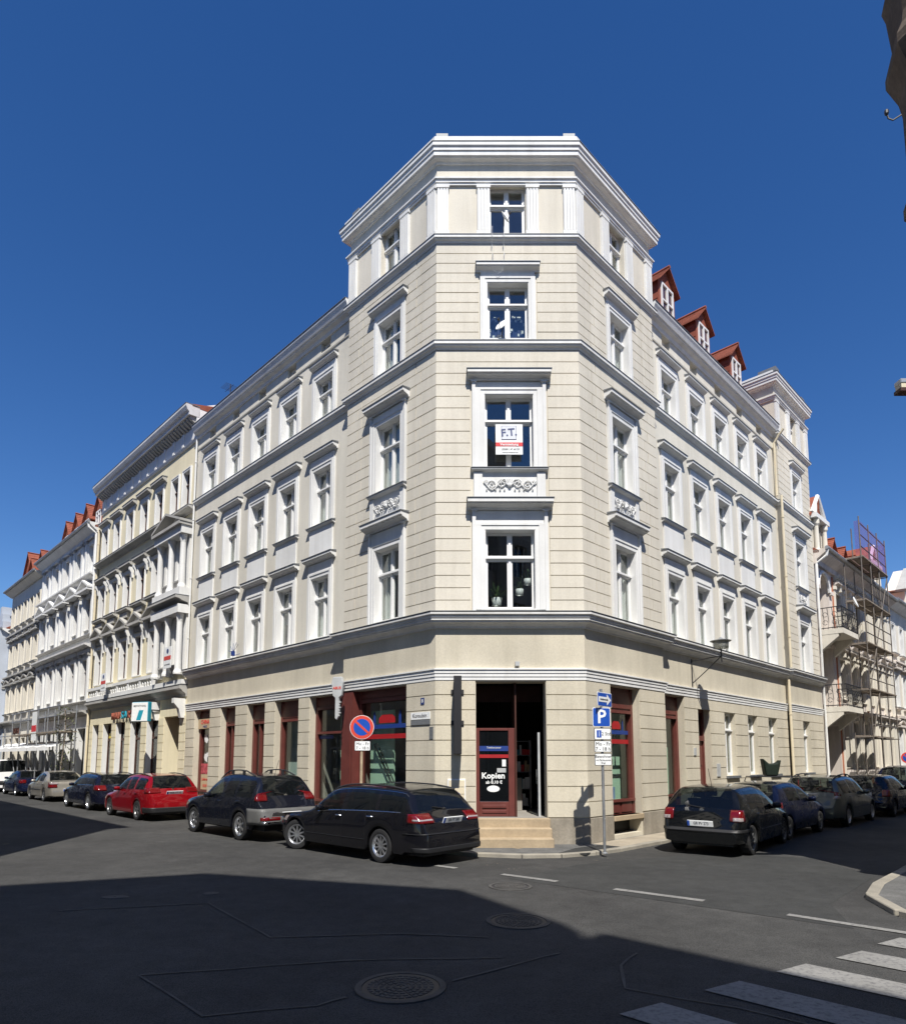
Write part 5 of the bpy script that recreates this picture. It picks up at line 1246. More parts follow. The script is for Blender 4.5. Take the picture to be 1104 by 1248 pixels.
MB().box(30.7, 31.7, 1.19, 1.2, 3.0, 4.6, FL).obj('cloth', T['signwhite'], ban); MB().box(30.7, 31.7, 1.2, 1.205, 3.5, 3.85, FL).obj('red_band', T['red'], ban)
# tangle of bushes in pots on the terrace corner
tp = thing('climbing_plant', 'dry climbing plant on the corner posts of the terrace frame', 'plant', FL.pt(26.5, 1, 0))
m = MB(); rnd = random.Random(5)
for i in range(420):
    c = Vector(FL.pt(26.45 + rnd.gauss(0, .18), .9 + rnd.gauss(0, .28), rnd.uniform(.3, 4.6))); d = Vector((rnd.gauss(0, 1), rnd.gauss(0, 1), rnd.gauss(0, 1))).normalized(); e = d.cross(Vector((.3, .5, .8))).normalized()
    k = rnd.uniform(.04, .11); m.add([c, c + d * k + e * k * .4, c + d * k * 2, c + d * k - e * k * .4], [(0, 1, 2, 3)])
m.obj('leaves', surf('dry_green_leaves', (.14, .15, .08), .8, .5, 8), tp, recalc=False)
MB().tube([FL.pt(26.45, .8, .05), FL.pt(26.5, .95, 1.6), FL.pt(26.4, .85, 3.2), FL.pt(26.5, .9, 4.5)], .03, 5).obj('stem', T['planks'], tp)
# ================================================================ houses along the right street
OP = 0.0
PH = thing('balcony_house', 'weathered pinkish house with iron balconies, ornate gables and red dormers past the corner house', 'building', FR.pt(24, -5, 0))
p0, p1 = RE + .02, 31.2
gp = [(21.3, .42), (22.9, .42), (24.7, .42), (26.3, .42), (28.4, .42), (29.9, .42)]
prow = [(1.6, 3.7), (4.75, 6.6), (7.9, 9.7)]
opn = [(18.25, 20.3, .1, 3.45), (18.3, 20.0, 4.25, 7.0), (18.35, 19.95, 7.65, 10.35)] + [(c - h, c + h, a, b) for c, h in gp for a, b in prow]
house_body(PH, FR, p0, p1, 11.0, opn, 'pink', 11, OP, wd=.35, pitch=38)
lg = MB()
for a, b, z0, z1 in ((18.25, 20.3, .1, 3.45), (18.3, 20.0, 4.25, 7.0), (18.35, 19.95, 7.65, 10.35)):
    lg.box(a, b, OP - 1.6, OP - 1.5, z0, z1, FR); lg.box(a - .1, a, OP - 1.5, OP - .35, z0, z1, FR); lg.box(b, b + .1, OP - 1.5, OP - .35, z0, z1, FR); lg.box(a, b, OP - 1.5, OP - .35, z0 - .06, z0, FR); lg.box(a, b, OP - 1.5, OP - .35, z1, z1 + .06, FR)
lg.obj('loggia_walls', T['pink'], PH)
am = MB()
N = 12; c, r = 19.15, .80
pts = [(c - r, 9.55)] + [(c + r * math.cos(math.pi * (1 - i / N)), 9.55 + r * math.sin(math.pi * (1 - i / N))) for i in range(1, N)] + [(c + r, 9.55)]
for (x0, z0), (x1, z1) in zip(pts, pts[1:]): am.plate([(x0, z0), (x1, z1), (x1, 10.36), (x0, 10.36)], OP - .3, OP - .002, FR)
am.obj('arch_spandrel', T['pink'], PH)
ar = MB()
for (x0, z0), (x1, z1) in zip(pts, pts[1:]): ar.tube([FR.pt(x0, OP + .03, z0), FR.pt(x1, OP + .03, z1)], .08, 6)
ar.obj('arch_moulding', T['white'], PH)
for z in (9.45, 6.95): 
    for s in (18.2, 20.1): bar(PH, 'impost', FR, s - .16, s + .16, z, z + .16, OP + .12, 'pink')
for c, h in gp:
    for k, (a, b) in enumerate(prow):
        add_window(PH, FR, c, a, b, h, OP, .66, 'part' if k else 'none', 'darkwood')
        inst('architrave', arch_mesh(h, b - a, .17, .16, 'cream'), PH, FR.mat(c, OP, a))
        add_hood(PH, FR, c, b + .5, .70, .26, .2, OP, 'pink')
        if k == 0: MB().prism([(OP, a - .1), (OP + .2, a - .1), (OP + .2, a - .2), (OP + .05, a - .55), (OP, a - .55)], c - .55, c + .55, FR).obj('sill_bracket', T['pink'], PH)
for c, h in gp:
    for k, (a, b) in enumerate(prow):
        for sg in (-1, 1):
            bar(PH, 'pilaster', FR, *sorted((c + sg * (h + .20), c + sg * (h + .36))), a - .35, b + .25, OP + .10, 'cream')
            bar(PH, 'capital', FR, *sorted((c + sg * (h + .16), c + sg * (h + .40))), b + .12, b + .28, OP + .16, 'cream')
        bar(PH, 'keystone', FR, c - .09, c + .09, b + .1, b + .42, OP + .2, 'cream')
        if k == 1: pediment(PH, FR, c, b + .52, .72, .32, .26, OP, 'pink', 'cream')
for i in range(int((p1 - 20.7) / .3)):
    s_ = 20.8 + i * .3
    MB().prism([(OP, 10.5), (OP + .26, 10.5), (OP + .22, 10.38), (OP, 10.28)], s_ - .06, s_ + .06, FR).obj('modillion', T['cream'], PH)
for k in range(18):
    zq = .4 + k * .56; bar(PH, 'quoin_block', FR, p1 - (.5 if k % 2 else .35), p1 - .02, zq, zq + .5, OP + .05, 'cream')
for z0, z1, d in ((3.95, 4.25, .32), (7.2, 7.5, .30)): strip(PH, 'floor_band', FR, 20.6, p1, cprof(z0, z1, d), 'pink', OP)
strip(PH, 'eaves', FR, p0, p1, [(-.01, 10.5), (.12, 10.5), (.15, 10.7), (.5, 10.95), (.5, 11.1), (-.01, 11.1)], 'pink', OP)
MB().tube([FR.pt(p0, OP + .56, 11.12), FR.pt(p1, OP + .56, 11.05)], .085, 8).obj('gutter', T['steel'], PH)
MB().tube([FR.pt(p0 + .12, OP + .56, 11.05), FR.pt(p0 + .12, OP + .5, 10.8), FR.pt(p0 + .06, OP + .1, 10.5), FR.pt(p0 + .06, OP + .09, .2)], .06, 8).obj('downpipe', T['offwhite'], PH)
T['redpipe'] = surf('terracotta_stripe', (.42, .17, .10), .8, .15, 2)
for s in (20.55, 25.5): bar(PH, 'lesene', FR, s - .1, s + .1, .3, 10.4, OP + .05, 'redpipe')
# ornate gables above the eaves
def gable(c, w, zt):
    G = MB().box(c - w / 2, c + w / 2, OP - .5, OP + .02, 11.1, 12.55, FR).obj('gable_storey', T['cream'], PH)
    MB().plate([(c - w / 2 - .15, 12.75), (c + w / 2 + .15, 12.75), (c, zt)], OP - .45, OP + .02, FR).obj('gable_field', T['cream'], G)
    bar_ = MB().box(c - w / 2 - .2, c + w / 2 + .2, OP - .5, OP + .28, 12.55, 12.75, FR); bar_.obj('gable_cornice', T['white'], G)
    for sg in (-1, 1):
        MB().tube([FR.pt(c + sg * (w / 2 + .2), OP + .1, 12.78), FR.pt(c, OP + .1, zt + .04)], .09, 6).obj('raking_cornice', T['white'], G)
        MB().lathe([(.13, 0), (.10, .1), (.09, 1.1), (.14, 1.2), (.14, 1.4)], 10, FR.pt(c + sg * (w / 2 - .15), OP + .14, 11.12)).obj('colonnette', T['cream'], G)
    m = MB()
    for k in range(4): m.tube([FR.pt(c - w * .25 + k * w * .17, OP + .05, 12.82), FR.pt(c, OP + .05, zt - .25)], .025, 5)
    m.obj('gable_ribs', T['white'], G)
    MB().box(c - .3, c + .3, OP + .02, OP + .05, 11.3, 12.4, FR).obj('gable_window', T['darkwood'], G)
    MB().box(c - .24, c + .24, OP + .05, OP + .056, 11.36, 12.34, FR).obj('pane', T['glass'], G)
    MB().prism([(OP + .15, 12.75), (-3.5, 12.75), (-3.5, zt), (OP + .15, zt)], c - .02, c + .02, FR).obj('gable_ridge', T['tile'], G)
    for sg in (-1, 1):
        MB().add([FR.pt(c + sg * (w / 2 + .3), .1, 12.72), FR.pt(c, .1, zt + .05), FR.pt(c, -3.8, zt + .05), FR.pt(c + sg * (w / 2 + .3), -3.8, 12.72), FR.pt(c + sg * (w / 2 + .3), .1, 12.62), FR.pt(c, .1, zt - .05), FR.pt(c, -3.8, zt - .05), FR.pt(c + sg * (w / 2 + .3), -3.8, 12.62)], [(0, 1, 2, 3), (4, 7, 6, 5), (0, 4, 5, 1), (3, 2, 6, 7), (0, 3, 7, 4), (1, 5, 6, 2)]).obj('gable_roof', T['tile'], G)
gable(18.75, 1.5, 13.75); gable(28.6, 1.5, 13.75)
for s in (20.6, 22.4, 24.3, 26.2): dormer(PH, FR, s, -.35, 11.1, 1.15, 12.0, 12.75, 2.0, 'tile')
# iron balconies
def balcony(z, s0, s1, d):
    B = MB().box(s0, s1, OP - .01, OP + d, z - .22, z, FR).obj('balcony_slab', T['cream'], PH)
    for s in (s0 + .15, s1 - .15): MB().prism([(OP, z - .22), (OP + d * .8, z - .22), (OP + d * .8, z - .34), (OP + d * .25, z - .75), (OP, z - .95)], s - .14, s + .14, FR).obj('balcony_bracket', T['cream'], PH)
    m = MB(); P = [(s0 + .03, OP), (s0 + .03, OP + d - .04), (s1 - .03, OP + d - .04), (s1 - .03, OP)]
    for zz in (z + .06, z + .95):
        for a, b in zip(P, P[1:]): m.tube([FR.pt(a[0], a[1], zz), FR.pt(b[0], b[1], zz)], .022, 5)
    for a, b in zip(P, P[1:]):
        L = math.hypot(b[0] - a[0], b[1] - a[1]); n = max(2, int(L / .16))
        for i in range(n + 1):
            t = i / n; q = (a[0] + (b[0] - a[0]) * t, a[1] + (b[1] - a[1]) * t)
            m.tube([FR.pt(*q, z), FR.pt(q[0], q[1] + .05 * math.sin(1.5), z + .35), FR.pt(*q, z + .95)], .013, 4)
            if i % 2 and i < n:
                for k in range(2):
                    c0 = (a[0] + (b[0] - a[0]) * (t + .5 / n), a[1] + (b[1] - a[1]) * (t + .5 / n)); rr = .10
                    ux, uy = (b[0] - a[0]) / L, (b[1] - a[1]) / L
                    m.tube([FR.pt(c0[0] + ux * rr * math.cos(g), c0[1] + uy * rr * math.cos(g), z + .3 + .35 * k + rr * math.sin(g)) for g in [j * .8 for j in range(8)]], .011, 4)
    m.obj('iron_railing', T['iron'], PH)
balcony(4.2, 18.1, 20.45, .95); balcony(7.55, 18.1, 20.45, .95)
dish_p = FR.pt(20.3, OP + .9, 9.0)
t = thing('satellite_dish', 'pale satellite dish on the upper balcony of the pinkish house', 'satellite dish', dish_p)
Md = Matrix.Translation(dish_p) @ Matrix.Rotation(rad(48), 4, 'Z') @ Matrix.Rotation(rad(72), 4, 'X')
MB().lathe([(.01, 0), (.09, .01), (.18, .04), (.26, .08), (.255, .095), (.18, .055), (.09, .025), (.01, .018)], 20, M=Md, ring=True).obj('reflector', T['signwhite'], t, smooth=True)
MB().tube([dish_p, FR.pt(20.3, OP + .9, 8.3)], .03, 6).obj('mast', T['steel'], t)
# scaffold with planks and lilac safety net
T['scaff'] = surf('rusty_scaffold_tube', (.20, .175, .15), .6, .3, 5, .1, metal=.3)
SC = thing('scaffold', 'steel scaffold with plank decks and lilac safety net on the pinkish house', 'scaffold', FR.pt(23, 1.2, 0))
sx = [20.75, 22.4, 24.0, 25.6]
for i, s in enumerate(sx):
    for o in (.5, 1.2):
        top = 11.3 if (i == 0 and o < 1) else 13.1
        MB().tube([FR.pt(s, o, .06), FR.pt(s, o, top)], .026, 6).obj('standard', T['scaff'], SC)
for z in (3.0, 5.1, 7.2, 9.2, 11.2):
    for k in range(3):
        for o in (.5, .78, 1.02)[:3 if z > 4 else 2]: MB().box(sx[k] + .02, sx[k + 1] - .02, o, o + .25, z, z + .05, FR).obj('deck_plank', T['planks'], SC)
    for o in (1.2,):
        for dz in (.5, 1.0):
            if z < 11: MB().tube([FR.pt(sx[0], o, z + dz), FR.pt(sx[-1], o, z + dz)], .026, 5).obj('guard_rail', T['scaff'], SC)
    for s in sx: MB().tube([FR.pt(s, .45, z - .04), FR.pt(s, 1.25, z - .04)], .026, 5).obj('transom', T['scaff'], SC)
for k, (z0, z1) in enumerate(((5.1, 7.2), (7.2, 9.2), (9.2, 11.2), (3.0, 5.1))): MB().tube([FR.pt(sx[(k) % 3], 1.22, z0), FR.pt(sx[(k) % 3 + 1], 1.22, z1)], .024, 5).obj('brace', T['scaff'], SC)
for z in (11.7, 12.25, 12.8): MB().tube([FR.pt(sx[0], 1.2, z), FR.pt(sx[-1], 1.2, z)], .026, 5).obj('guard_rail', T['scaff'], SC)
MB().box(sx[0], sx[-1], 1.21, 1.215, 11.3, 12.9, FR).obj('safety_net', T['netting'], SC)
MB().box(sx[0] - .01, sx[0] + .005, 1.0, 1.2, 11.3, 12.9, FR).obj('safety_net', T['netting'], SC); MB().box(sx[-1], sx[-1] + .01, .5, 1.2, 11.3, 12.9, FR).obj('safety_net', T['netting'], SC)
ld = MB()
for dx in (0, .35): ld.tube([FR.pt(24.15 + dx, 1.1, 9.25), FR.pt(24.15 + dx, .75, 11.6)], .02, 5)
for k in range(8): ld.tube([FR.pt(24.15, 1.1 - .35 * k / 8, 9.4 + k * .27), FR.pt(24.5, 1.1 - .35 * k / 8, 9.4 + k * .27)], .014, 4)
ld.obj('ladder', T['scaff'], SC)
# further houses on the right
GH = simple_house('gabled_house', 'pale house with white pediment roofline behind the scaffold', 31.24, 44, 11.2, 'cream', 6, [(1.5, 3.5), (5.0, 6.9), (8.2, 9.9)], FR, 0, 'pink', 'white', 'white_clean', 4.2, (), False)
G = MB().box(36.2, 41.2, -1.0, .1, 11.2, 12.6, FR).obj('attic_block', T['cream'], GH)
MB().plate([(35.8, 12.7), (41.6, 12.7), (38.7, 14.6)], -.9, .1, FR).obj('gable_field', T['pink'], G)
for sg in (-1, 1): MB().prism([(-.3, 0), (.35, 0), (.35, .16), (-.3, .16)], 0, 3.6, Frame((0, 0), (1, 0), (0, -1))).xf(Matrix(((FR.u.x, FR.n.x, 0, FR.pt(38.7, 0, 0)[0]), (FR.u.y, FR.n.y, 0, FR.pt(38.7, 0, 0)[1]), (0, 0, 1, 14.55), (0, 0, 0, 1))) @ Matrix.Diagonal((sg, -1, 1, 1)) @ Matrix.Rotation(rad(34), 4, 'Y')).obj('raking_roof', T['greycorn'], G)
MB().box(33.0, 34.4, -2.5, -1.2, 11.3, 14.4, FR).obj('chimney', T['yellow'], GH); MB().box(32.9, 34.5, -2.6, -1.1, 14.4, 14.55, FR).obj('chimney_cap', T['cream'], GH)
simple_house('distant_house', 'distant cream house at the far end of the right street', 44.04, 70, 12, 'cream', 10, [(1.5, 3.5), (5.0, 6.9), (8.2, 9.9)], FR, 0, 'greycorn', 'white', 'white_clean', 4.2, (), False)

# ================================================================ houses across the streets; their shade falls into the picture
def block_house(name, label, poly, h, wm, faces, over=.35, zb=0.0, roofh=2.5):
    """poly counter-clockwise footprint; faces = indices of edges that carry windows"""
    c = sum((Vector(p) for p in poly), Vector((0, 0))) / len(poly)
    B = thing(name, label, 'building', (c.x, c.y, 0)); n = len(poly)
    wl = MB()
    for i in range(n):
        a, b = Vector(poly[i]), Vector(poly[(i + 1) % n]); L = (b - a).length; u = (b - a) / L; F = Frame(a, u, (u.y, -u.x))
        ops = []
        if i in faces:
            k = max(1, int(L / 2.3)); nf = int((h - 4.6) / 3.4)
            for f in range(nf):
                for j in range(k):
                    s = L * (j + .5) / k
                    if L > 30 and j > 14 and j < k - 14: continue
                    ops.append((s - .5, s + .5, 5.4 + f * 3.4, 7.3 + f * 3.4))
            for j in range(k):
                s = L * (j + .5) / k
                if L > 30 and j > 14 and j < k - 14: continue
                ops.append((s - .7, s + .7, .6, 3.6))
        wall(wl, F, 0, L, zb, h, ops, .25)
        for s0, s1, z0, z1 in ops:
            inst('window', cached(('bw', round(s1 - s0, 2), round(z1 - z0, 2)), lambda: MB().box(-(s1 - s0) / 2, -(s1 - s0) / 2 + .07, -.24, -.18, 0, z1 - z0).box((s1 - s0) / 2 - .07, (s1 - s0) / 2, -.24, -.18, 0, z1 - z0).box(-.04, .04, -.24, -.18, 0, z1 - z0).box(-(s1 - s0) / 2, (s1 - s0) / 2, -.25, -.2, (z1 - z0) * .66, (z1 - z0) * .7).mesh('window', T['white_clean'])), B, F.mat((s0 + s1) / 2, 0, z0))
            inst('pane', pane_mesh(s1 - s0, z1 - z0), B, F.mat((s0 + s1) / 2, -.22, z0))
    wl.obj('wall', T[wm], B, recalc=False)
    MB().sweep([tuple(p) for p in poly], [(-.01, h - .5), (.08, h - .5), (over, h - .15), (over, h), (-.01, h)], True).obj('eaves_cornice', T['cornice'], B)
    MB().sweep([tuple(p) for p in poly], [(-.01, 4.5), (.15, 4.55), (.15, 4.8), (-.01, 4.8)], True).obj('floor_band', T['cornice'], B)
    rb = MB(); vb = [(p[0], p[1], h - .02) for p in poly]; vt = [(c.x + (p[0] - c.x) * .25, c.y + (p[1] - c.y) * .25, h + roofh) for p in poly]
    rb.add(vb + vt, [tuple(range(n - 1, -1, -1)), tuple(range(n, 2 * n))] + [(i, (i + 1) % n, n + (i + 1) % n, n + i) for i in range(n)]); rb.obj('roof', T['tile'], B)
    return B
block_house('opposite_corner_house', 'tall towered house on the opposite corner throwing the large shadow on the road', [(2.71, -12), (2.71, -5.77), (1.44, -3.63), (-3.0, -2.19), (-5.82, -3.31), (-8, -6), (-8, -12)], 20, 'render_grey', (1, 2, 3, 4), over=.02, roofh=.6)
block_house('opposite_row_house', 'grey rendered row house opposite, shading the zebra crossing', [PQ(40, -1.15), PQ(5.2, -1.15), PQ(5.2, -12), PQ(40, -12)], 17, 'render_grey', (0,), over=.32)
block_house('opposite_left_house', 'row house across the left street, shading the far roadway', [PQ(-11.6, -12), PQ(-11.6, -.75), PQ(-46, -.75), PQ(-46, -12)], 17, 'cream', (0, 1), over=.3)
block_house('far_opposite_house', 'lower row house further along the left street', [PQ(-46.1, -12), PQ(-46.1, -.75), PQ(-110, -.75), PQ(-110, -12)], 14, 'offwhite', (1,), over=.3)
EH = block_house('east_corner_house', 'low grey corner house across the right street with a dark stone corner turret', [PQ(12, 11.5), PQ(12, 16.4), PQ(-.6, 16.4), PQ(-.6, 11.5)], 9.4, 'render_grey', (2, 3), over=.3, roofh=1.0)
block_house('east_row_house', 'grey row house shading the parked cars of the right street', [PQ(12, 16.45), PQ(12, 80), PQ(-.6, 80), PQ(-.6, 16.45)], 11.3, 'cream', (2,), over=.3, roofh=1.0)
tc = (7.72, 8.75)
TR = MB().lathe([(.10, 7.4), (.55, 8.4), (.80, 9.3), (.80, 10.25), (.92, 10.38), (.92, 10.55), (.83, 10.7), (.83, 12.1), (.87, 12.35), (1.02, 12.75), (1.02, 12.9), (.93, 13.1), (.90, 13.3), (.95, 13.9), (1.0, 14.1), (.95, 14.3), (.02, 14.4)], 8, (tc[0], tc[1], 0))
TR.obj('corner_turret', T['stonedark'], EH)
hk = MB().tube([(6.82, 8.95, 11.75), (6.70, 8.97, 11.68), (6.64, 8.98, 11.72), (6.62, 8.98, 11.8)], .012, 5); hk.lathe([(.02, 0), (.03, .02), (.03, .07), (.015, .09)], 8, (6.62, 8.98, 11.78)); hk.obj('hook_lamp', T['iron'], EH)
la = thing('lamp_arm', 'end of a pale metal lamp arm reaching out from the building corner opposite', 'lamp', (7.2, 9.0, 7.4))
MB().box(6.46, 7.4, 8.9, 9.05, 7.40, 7.47).obj('upper_channel', T['steel'], la, bevel=.01); MB().box(6.47, 7.4, 8.91, 9.04, 7.33, 7.40).obj('lens', T['pipecream'], la); MB().box(6.45, 7.4, 8.9, 9.05, 7.28, 7.33).obj('lower_channel', T['darkwood'], la)
MB().tube([(7.4, 8.97, 7.37), (7.9, 8.9, 7.3)], .03, 6).obj('arm', T['steel'], la)
# ================================================================ cars
def pchip(xs, ys):
    xs = np.array(xs, float); ys = np.array(ys, float); h = np.diff(xs); d = np.diff(ys) / h; n = len(xs); m = np.zeros(n)
    m[0], m[-1] = d[0], d[-1]
    for i in range(1, n - 1):
        if d[i - 1] * d[i] > 0:
            w1, w2 = 2 * h[i] + h[i - 1], h[i] + 2 * h[i - 1]; m[i] = (w1 + w2) / (w1 / d[i - 1] + w2 / d[i])
    def f(x):
        x = min(max(x, xs[0]), xs[-1]); i = min(max(int(np.searchsorted(xs, x)) - 1, 0), n - 2)
        t = (x - xs[i]) / h[i]
        return float(ys[i] * (1 + 2 * t) * (1 - t) ** 2 + h[i] * m[i] * t * (1 - t) ** 2 + ys[i + 1] * t * t * (3 - 2 * t) + h[i] * m[i + 1] * t * t * (t - 1))
    return f
def cr(P, t):
    """Catmull-Rom through ring points"""
    i = min(int(t), len(P) - 2); u = t - i
    p0, p1, p2, p3 = P[max(i - 1, 0)], P[i], P[i + 1], P[min(i + 2, len(P) - 1)]
    return tuple(.5 * (2 * b + (c - a) * u + (2 * a - 5 * b + 4 * c - d) * u * u + (-a + 3 * b - 3 * c + d) * u ** 3) for a, b, c, d in zip(p0, p1, p2, p3))
CARMESH = {}
def wheel_meshes(r, w, spokes, steel):
    key = (r, w, spokes, steel)
    if key in CARMESH: return CARMESH[key]
    M = Matrix.Rotation(rad(90), 4, 'X')
    ty = MB().lathe([(r * .66, -w * .46), (r * .8, -w * .5), (r * .95, -w * .47), (r, -w * .36), (r, w * .36), (r * .95, w * .47), (r * .8, w * .5), (r * .66, w * .46)], 28, M=M, ring=True).mesh('wheel', T['rubber'])
    rm = MB()
    rm.lathe([(r * .56, w * .25), (r * .60, w * .40), (r * .67, w * .47), (r * .69, w * .44), (r * .69, w * .2)], 28, M=M, ring=True)
    rm.lathe([(.01, w * .34), (r * .14, w * .36), (r * .17, w * .32), (r * .17, w * .2)], 14, M=M)
    for k in range(spokes):
        a = 2 * math.pi * k / spokes; ww = r * (.10 if spokes > 7 else .13)
        b = MB().box(-ww * .5, ww * .5, r * .12, r * .6, w * .26, w * .37); b.xf(M @ Matrix.Rotation(a, 4, 'Z')); rm.add(b.v, b.f)
    rmm = rm.mesh('rim', T['alloy'] if not steel else plain('steel_hubcap_%d' % steel, (.16, .165, .17), .4, .5, .6))
    bk = MB().lathe([(.01, w * .1), (r * .65, w * .1), (r * .65, w * .05), (.01, w * .05)], 20, M=M).mesh('brake_disc', T['black'])
    CARMESH[key] = (ty, rmm, bk); return CARMESH[key]
def build_car(name, label, S, pos, heading, paint, steer=0.0, group='cars parked along the kerbs'):
    """S: side profile. x_f measured from the nose. Local +X is forward, origin on the ground under the car's middle."""
    L, W, wb, fo, r = S['L'], S['W'] / 2, S['wb'], S['fo'], S['r']
    X = lambda xf: L / 2 - xf
    M0 = Matrix.Translation((*pos, 0)) @ Matrix.Rotation(heading, 4, 'Z')
    C = thing(name, label, S.get('cat', 'car'), (*pos, 0), heading, group)
    top = pchip(*zip(*S['top'])); belt = pchip(*zip(*S['belt'])); plan = pchip(*zip(*S['plan']))
    sill = S.get('sill', .24); ra = r + .055; ax = (fo, fo + wb)
    tum = S.get('tumble', .32); bw = S.get('shoulder', .965)
    def zb(xf):
        z = sill + (.06 if xf < .3 else 0) + (S.get('rearlift', .05) if xf > L - .5 else 0)
        for a in ax:
            d = abs(xf - a)
            if d < ra: z = max(z, r + math.sqrt(max(0, ra * ra - d * d)) * .98)
        return z
    def ringpts(xf):
        zt = top(xf); b0 = zb(xf); w = W * plan(xf); zl = min(belt(xf), zt - .03); zl = max(zl, b0 + .05); zt = max(zt, zl + .03)
        h = zt - zl; k = min(1, h / .35)
        wr = w * bw - .02 - h * tum - .03 * k
        wr = max(wr, w * .45)
        return [(w * .80, b0 - .02), (w * .975, b0), (w * 1.0, b0 + (zl - b0) * .42), (w * .995, b0 + (zl - b0) * .72), (w * bw, zl), (w * bw - .012 - h * tum * .55, zl + h * .55), (wr, zt - .075 * (.3 + .7 * k)), (wr * .86, zt - .028), (wr * .5, zt - .008), (0, zt)]
    # station list
    st = set(np.round(np.arange(0, L + .001, .07), 3)) | {0.0, L, .02, .05, L - .02, L - .05, L - .1, L - .15}
    for a in ax:
        for k in range(-9, 10): st.add(round(a + ra * math.sin(k * math.pi / 18), 4))
    for k in S['keys']: st.add(k)
    st = sorted(x for x in st if 0 <= x <= L)
    st = [x for i, x in enumerate(st) if i == 0 or x - st[i - 1] > .006]
    RS = []
    for i in range(9): RS += [i, i + .34, i + .67]
    RS.append(9 - 1e-6)
    rings = {x: [cr(ringpts(x), t) for t in RS] for x in st}
    cw, rf, rr_, rb = S['glassx']          # cowl, roof front, roof rear, rear glass foot
    parts = {'body': MB(), 'windscreen': MB(), 'rear_window': MB()}
    sw = {i: MB() for i in range(len(S['side']))}
    idx = {}
    def quad(mb, x0, x1, j, sgn, off=0.0):
        P = []
        for x, jj in ((x0, j), (x1, j), (x1, j + 1), (x0, j + 1)):
            y, z = rings[x][jj]; P.append((X(x), sgn * y, z))
        mb.add(P, [(0, 1, 2, 3) if sgn > 0 else (3, 2, 1, 0)])
    for x0, x1 in zip(st, st[1:]):
        xm = (x0 + x1) / 2; hgt = top(xm) - belt(xm)
        for j in range(len(RS) - 1):
            tm = (RS[j] + RS[j + 1]) / 2
            tgt = 'body'
            if 4.05 < tm < 5.75 and hgt > .12:
                for i, (a, b) in enumerate(S['side']):
                    if a <= xm <= b: tgt = i
            if tm > 6.9 and cw < xm < rf: tgt = 'windscreen'
            if tm > 6.9 and rr_ < xm < rb: tgt = 'rear_window'
            for sgn in (-1, 1): quad(parts[tgt] if isinstance(tgt, str) else sw[tgt], x0, x1, j, sgn)
    # nose and tail caps
    for x in (0.0, L):
        ring = [(X(x), y, z) for y, z in rings[x]]; full_ = ring + [(p[0], -p[1], p[2]) for p in ring[::-1][1:]]
        parts['body'].add(full_, [tuple(range(len(full_)))])
    body = parts['body'].obj('body', paint, C, M0, recalc=False, weld=True)
    bm = bmesh.new(); bm.from_mesh(body.data); bmesh.ops.recalc_face_normals(bm, faces=bm.faces)
    for e in bm.edges:
        if len(e.link_faces) == 2 and e.calc_face_angle(0) > rad(38): e.smooth = False
    for f in bm.faces: f.smooth = True
    bm.to_mesh(body.data); bm.free()
    def gl(mb, nm, m):
        if not mb.v: return
        o = mb.obj(nm, T[m], C, M0, recalc=False, weld=True); o.data.shade_smooth(); return o
    gl(parts['windscreen'], 'windscreen', 'carglass'); gl(parts['rear_window'], 'rear_window', S.get('rearglass', 'privacy'))
    for i, mb in sw.items():
        # both sides are one window pair: split left and right
        for sgn, nm in ((1, 'side_window'), (-1, 'side_window')):
            m2 = MB(); 
            for f in mb.f:
                P = [mb.v[k] for k in f]
                if sum(p[1] for p in P) * sgn > 0: m2.add(P, [(0, 1, 2, 3)])
            gl(m2, nm, S.get('sideglass', ['carglass'] * 9)[i])
    # surface query: half width at station x and height z; contour at height z round the tail
    xs_d = [L - .9 + .9 * k / 90 for k in range(91)]
    prof_cache = {}
    def hw(xf, z):
        if xf not in prof_cache:
            P = [cr(ringpts(xf), 1 + 8 * k / 48 - 1e-6) for k in range(49)]; prof_cache[xf] = P
        P = prof_cache[xf]
        if z > P[-1][1]: return -1
        for (ya, za), (yb, zb_) in zip(P, P[1:]):
            if min(za, zb_) <= z <= max(za, zb_) and abs(zb_ - za) > 1e-6: return ya + (yb - ya) * (z - za) / (zb_ - za)
        return P[0][0]
    def contour(z, xa):
        c = []
        for x in xs_d:
            if x < xa: continue
            y = hw(x, z)
            if y < 0: break
            c.append((x, y))
        if not c: c = [(xa, .3)]
        c.append((c[-1][0] + .002, 0.0)); return c
    def along(z, xa, ye, n, off):
        c = contour(z, xa); pts = []
        for (x0, y0), (x1, y1) in zip(c, c[1:]):
            k = max(1, int(math.hypot(x1 - x0, y1 - y0) / .02))
            for i in range(k): pts.append((x0 + (x1 - x0) * i / k, y0 + (y1 - y0) * i / k))
        pts = [p for p in pts if p[1] >= ye] or [c[0], (c[0][0] + .01, c[0][1])]
        d = [0]
        for a, b in zip(pts, pts[1:]): d.append(d[-1] + math.hypot(b[0] - a[0], b[1] - a[1]))
        out = []
        for i in range(n + 1):
            t = d[-1] * i / n; k = min(int(np.searchsorted(d, t)), len(pts) - 1); a = pts[max(k - 1, 0)]; b = pts[k]
            tx, ty = pts[min(k + 2, len(pts) - 1)][0] - pts[max(k - 2, 0)][0], pts[min(k + 2, len(pts) - 1)][1] - pts[max(k - 2, 0)][1]; q = math.hypot(tx, ty) or 1
            out.append((b[0] - ty / q * off, b[1] + tx / q * off))
        return out
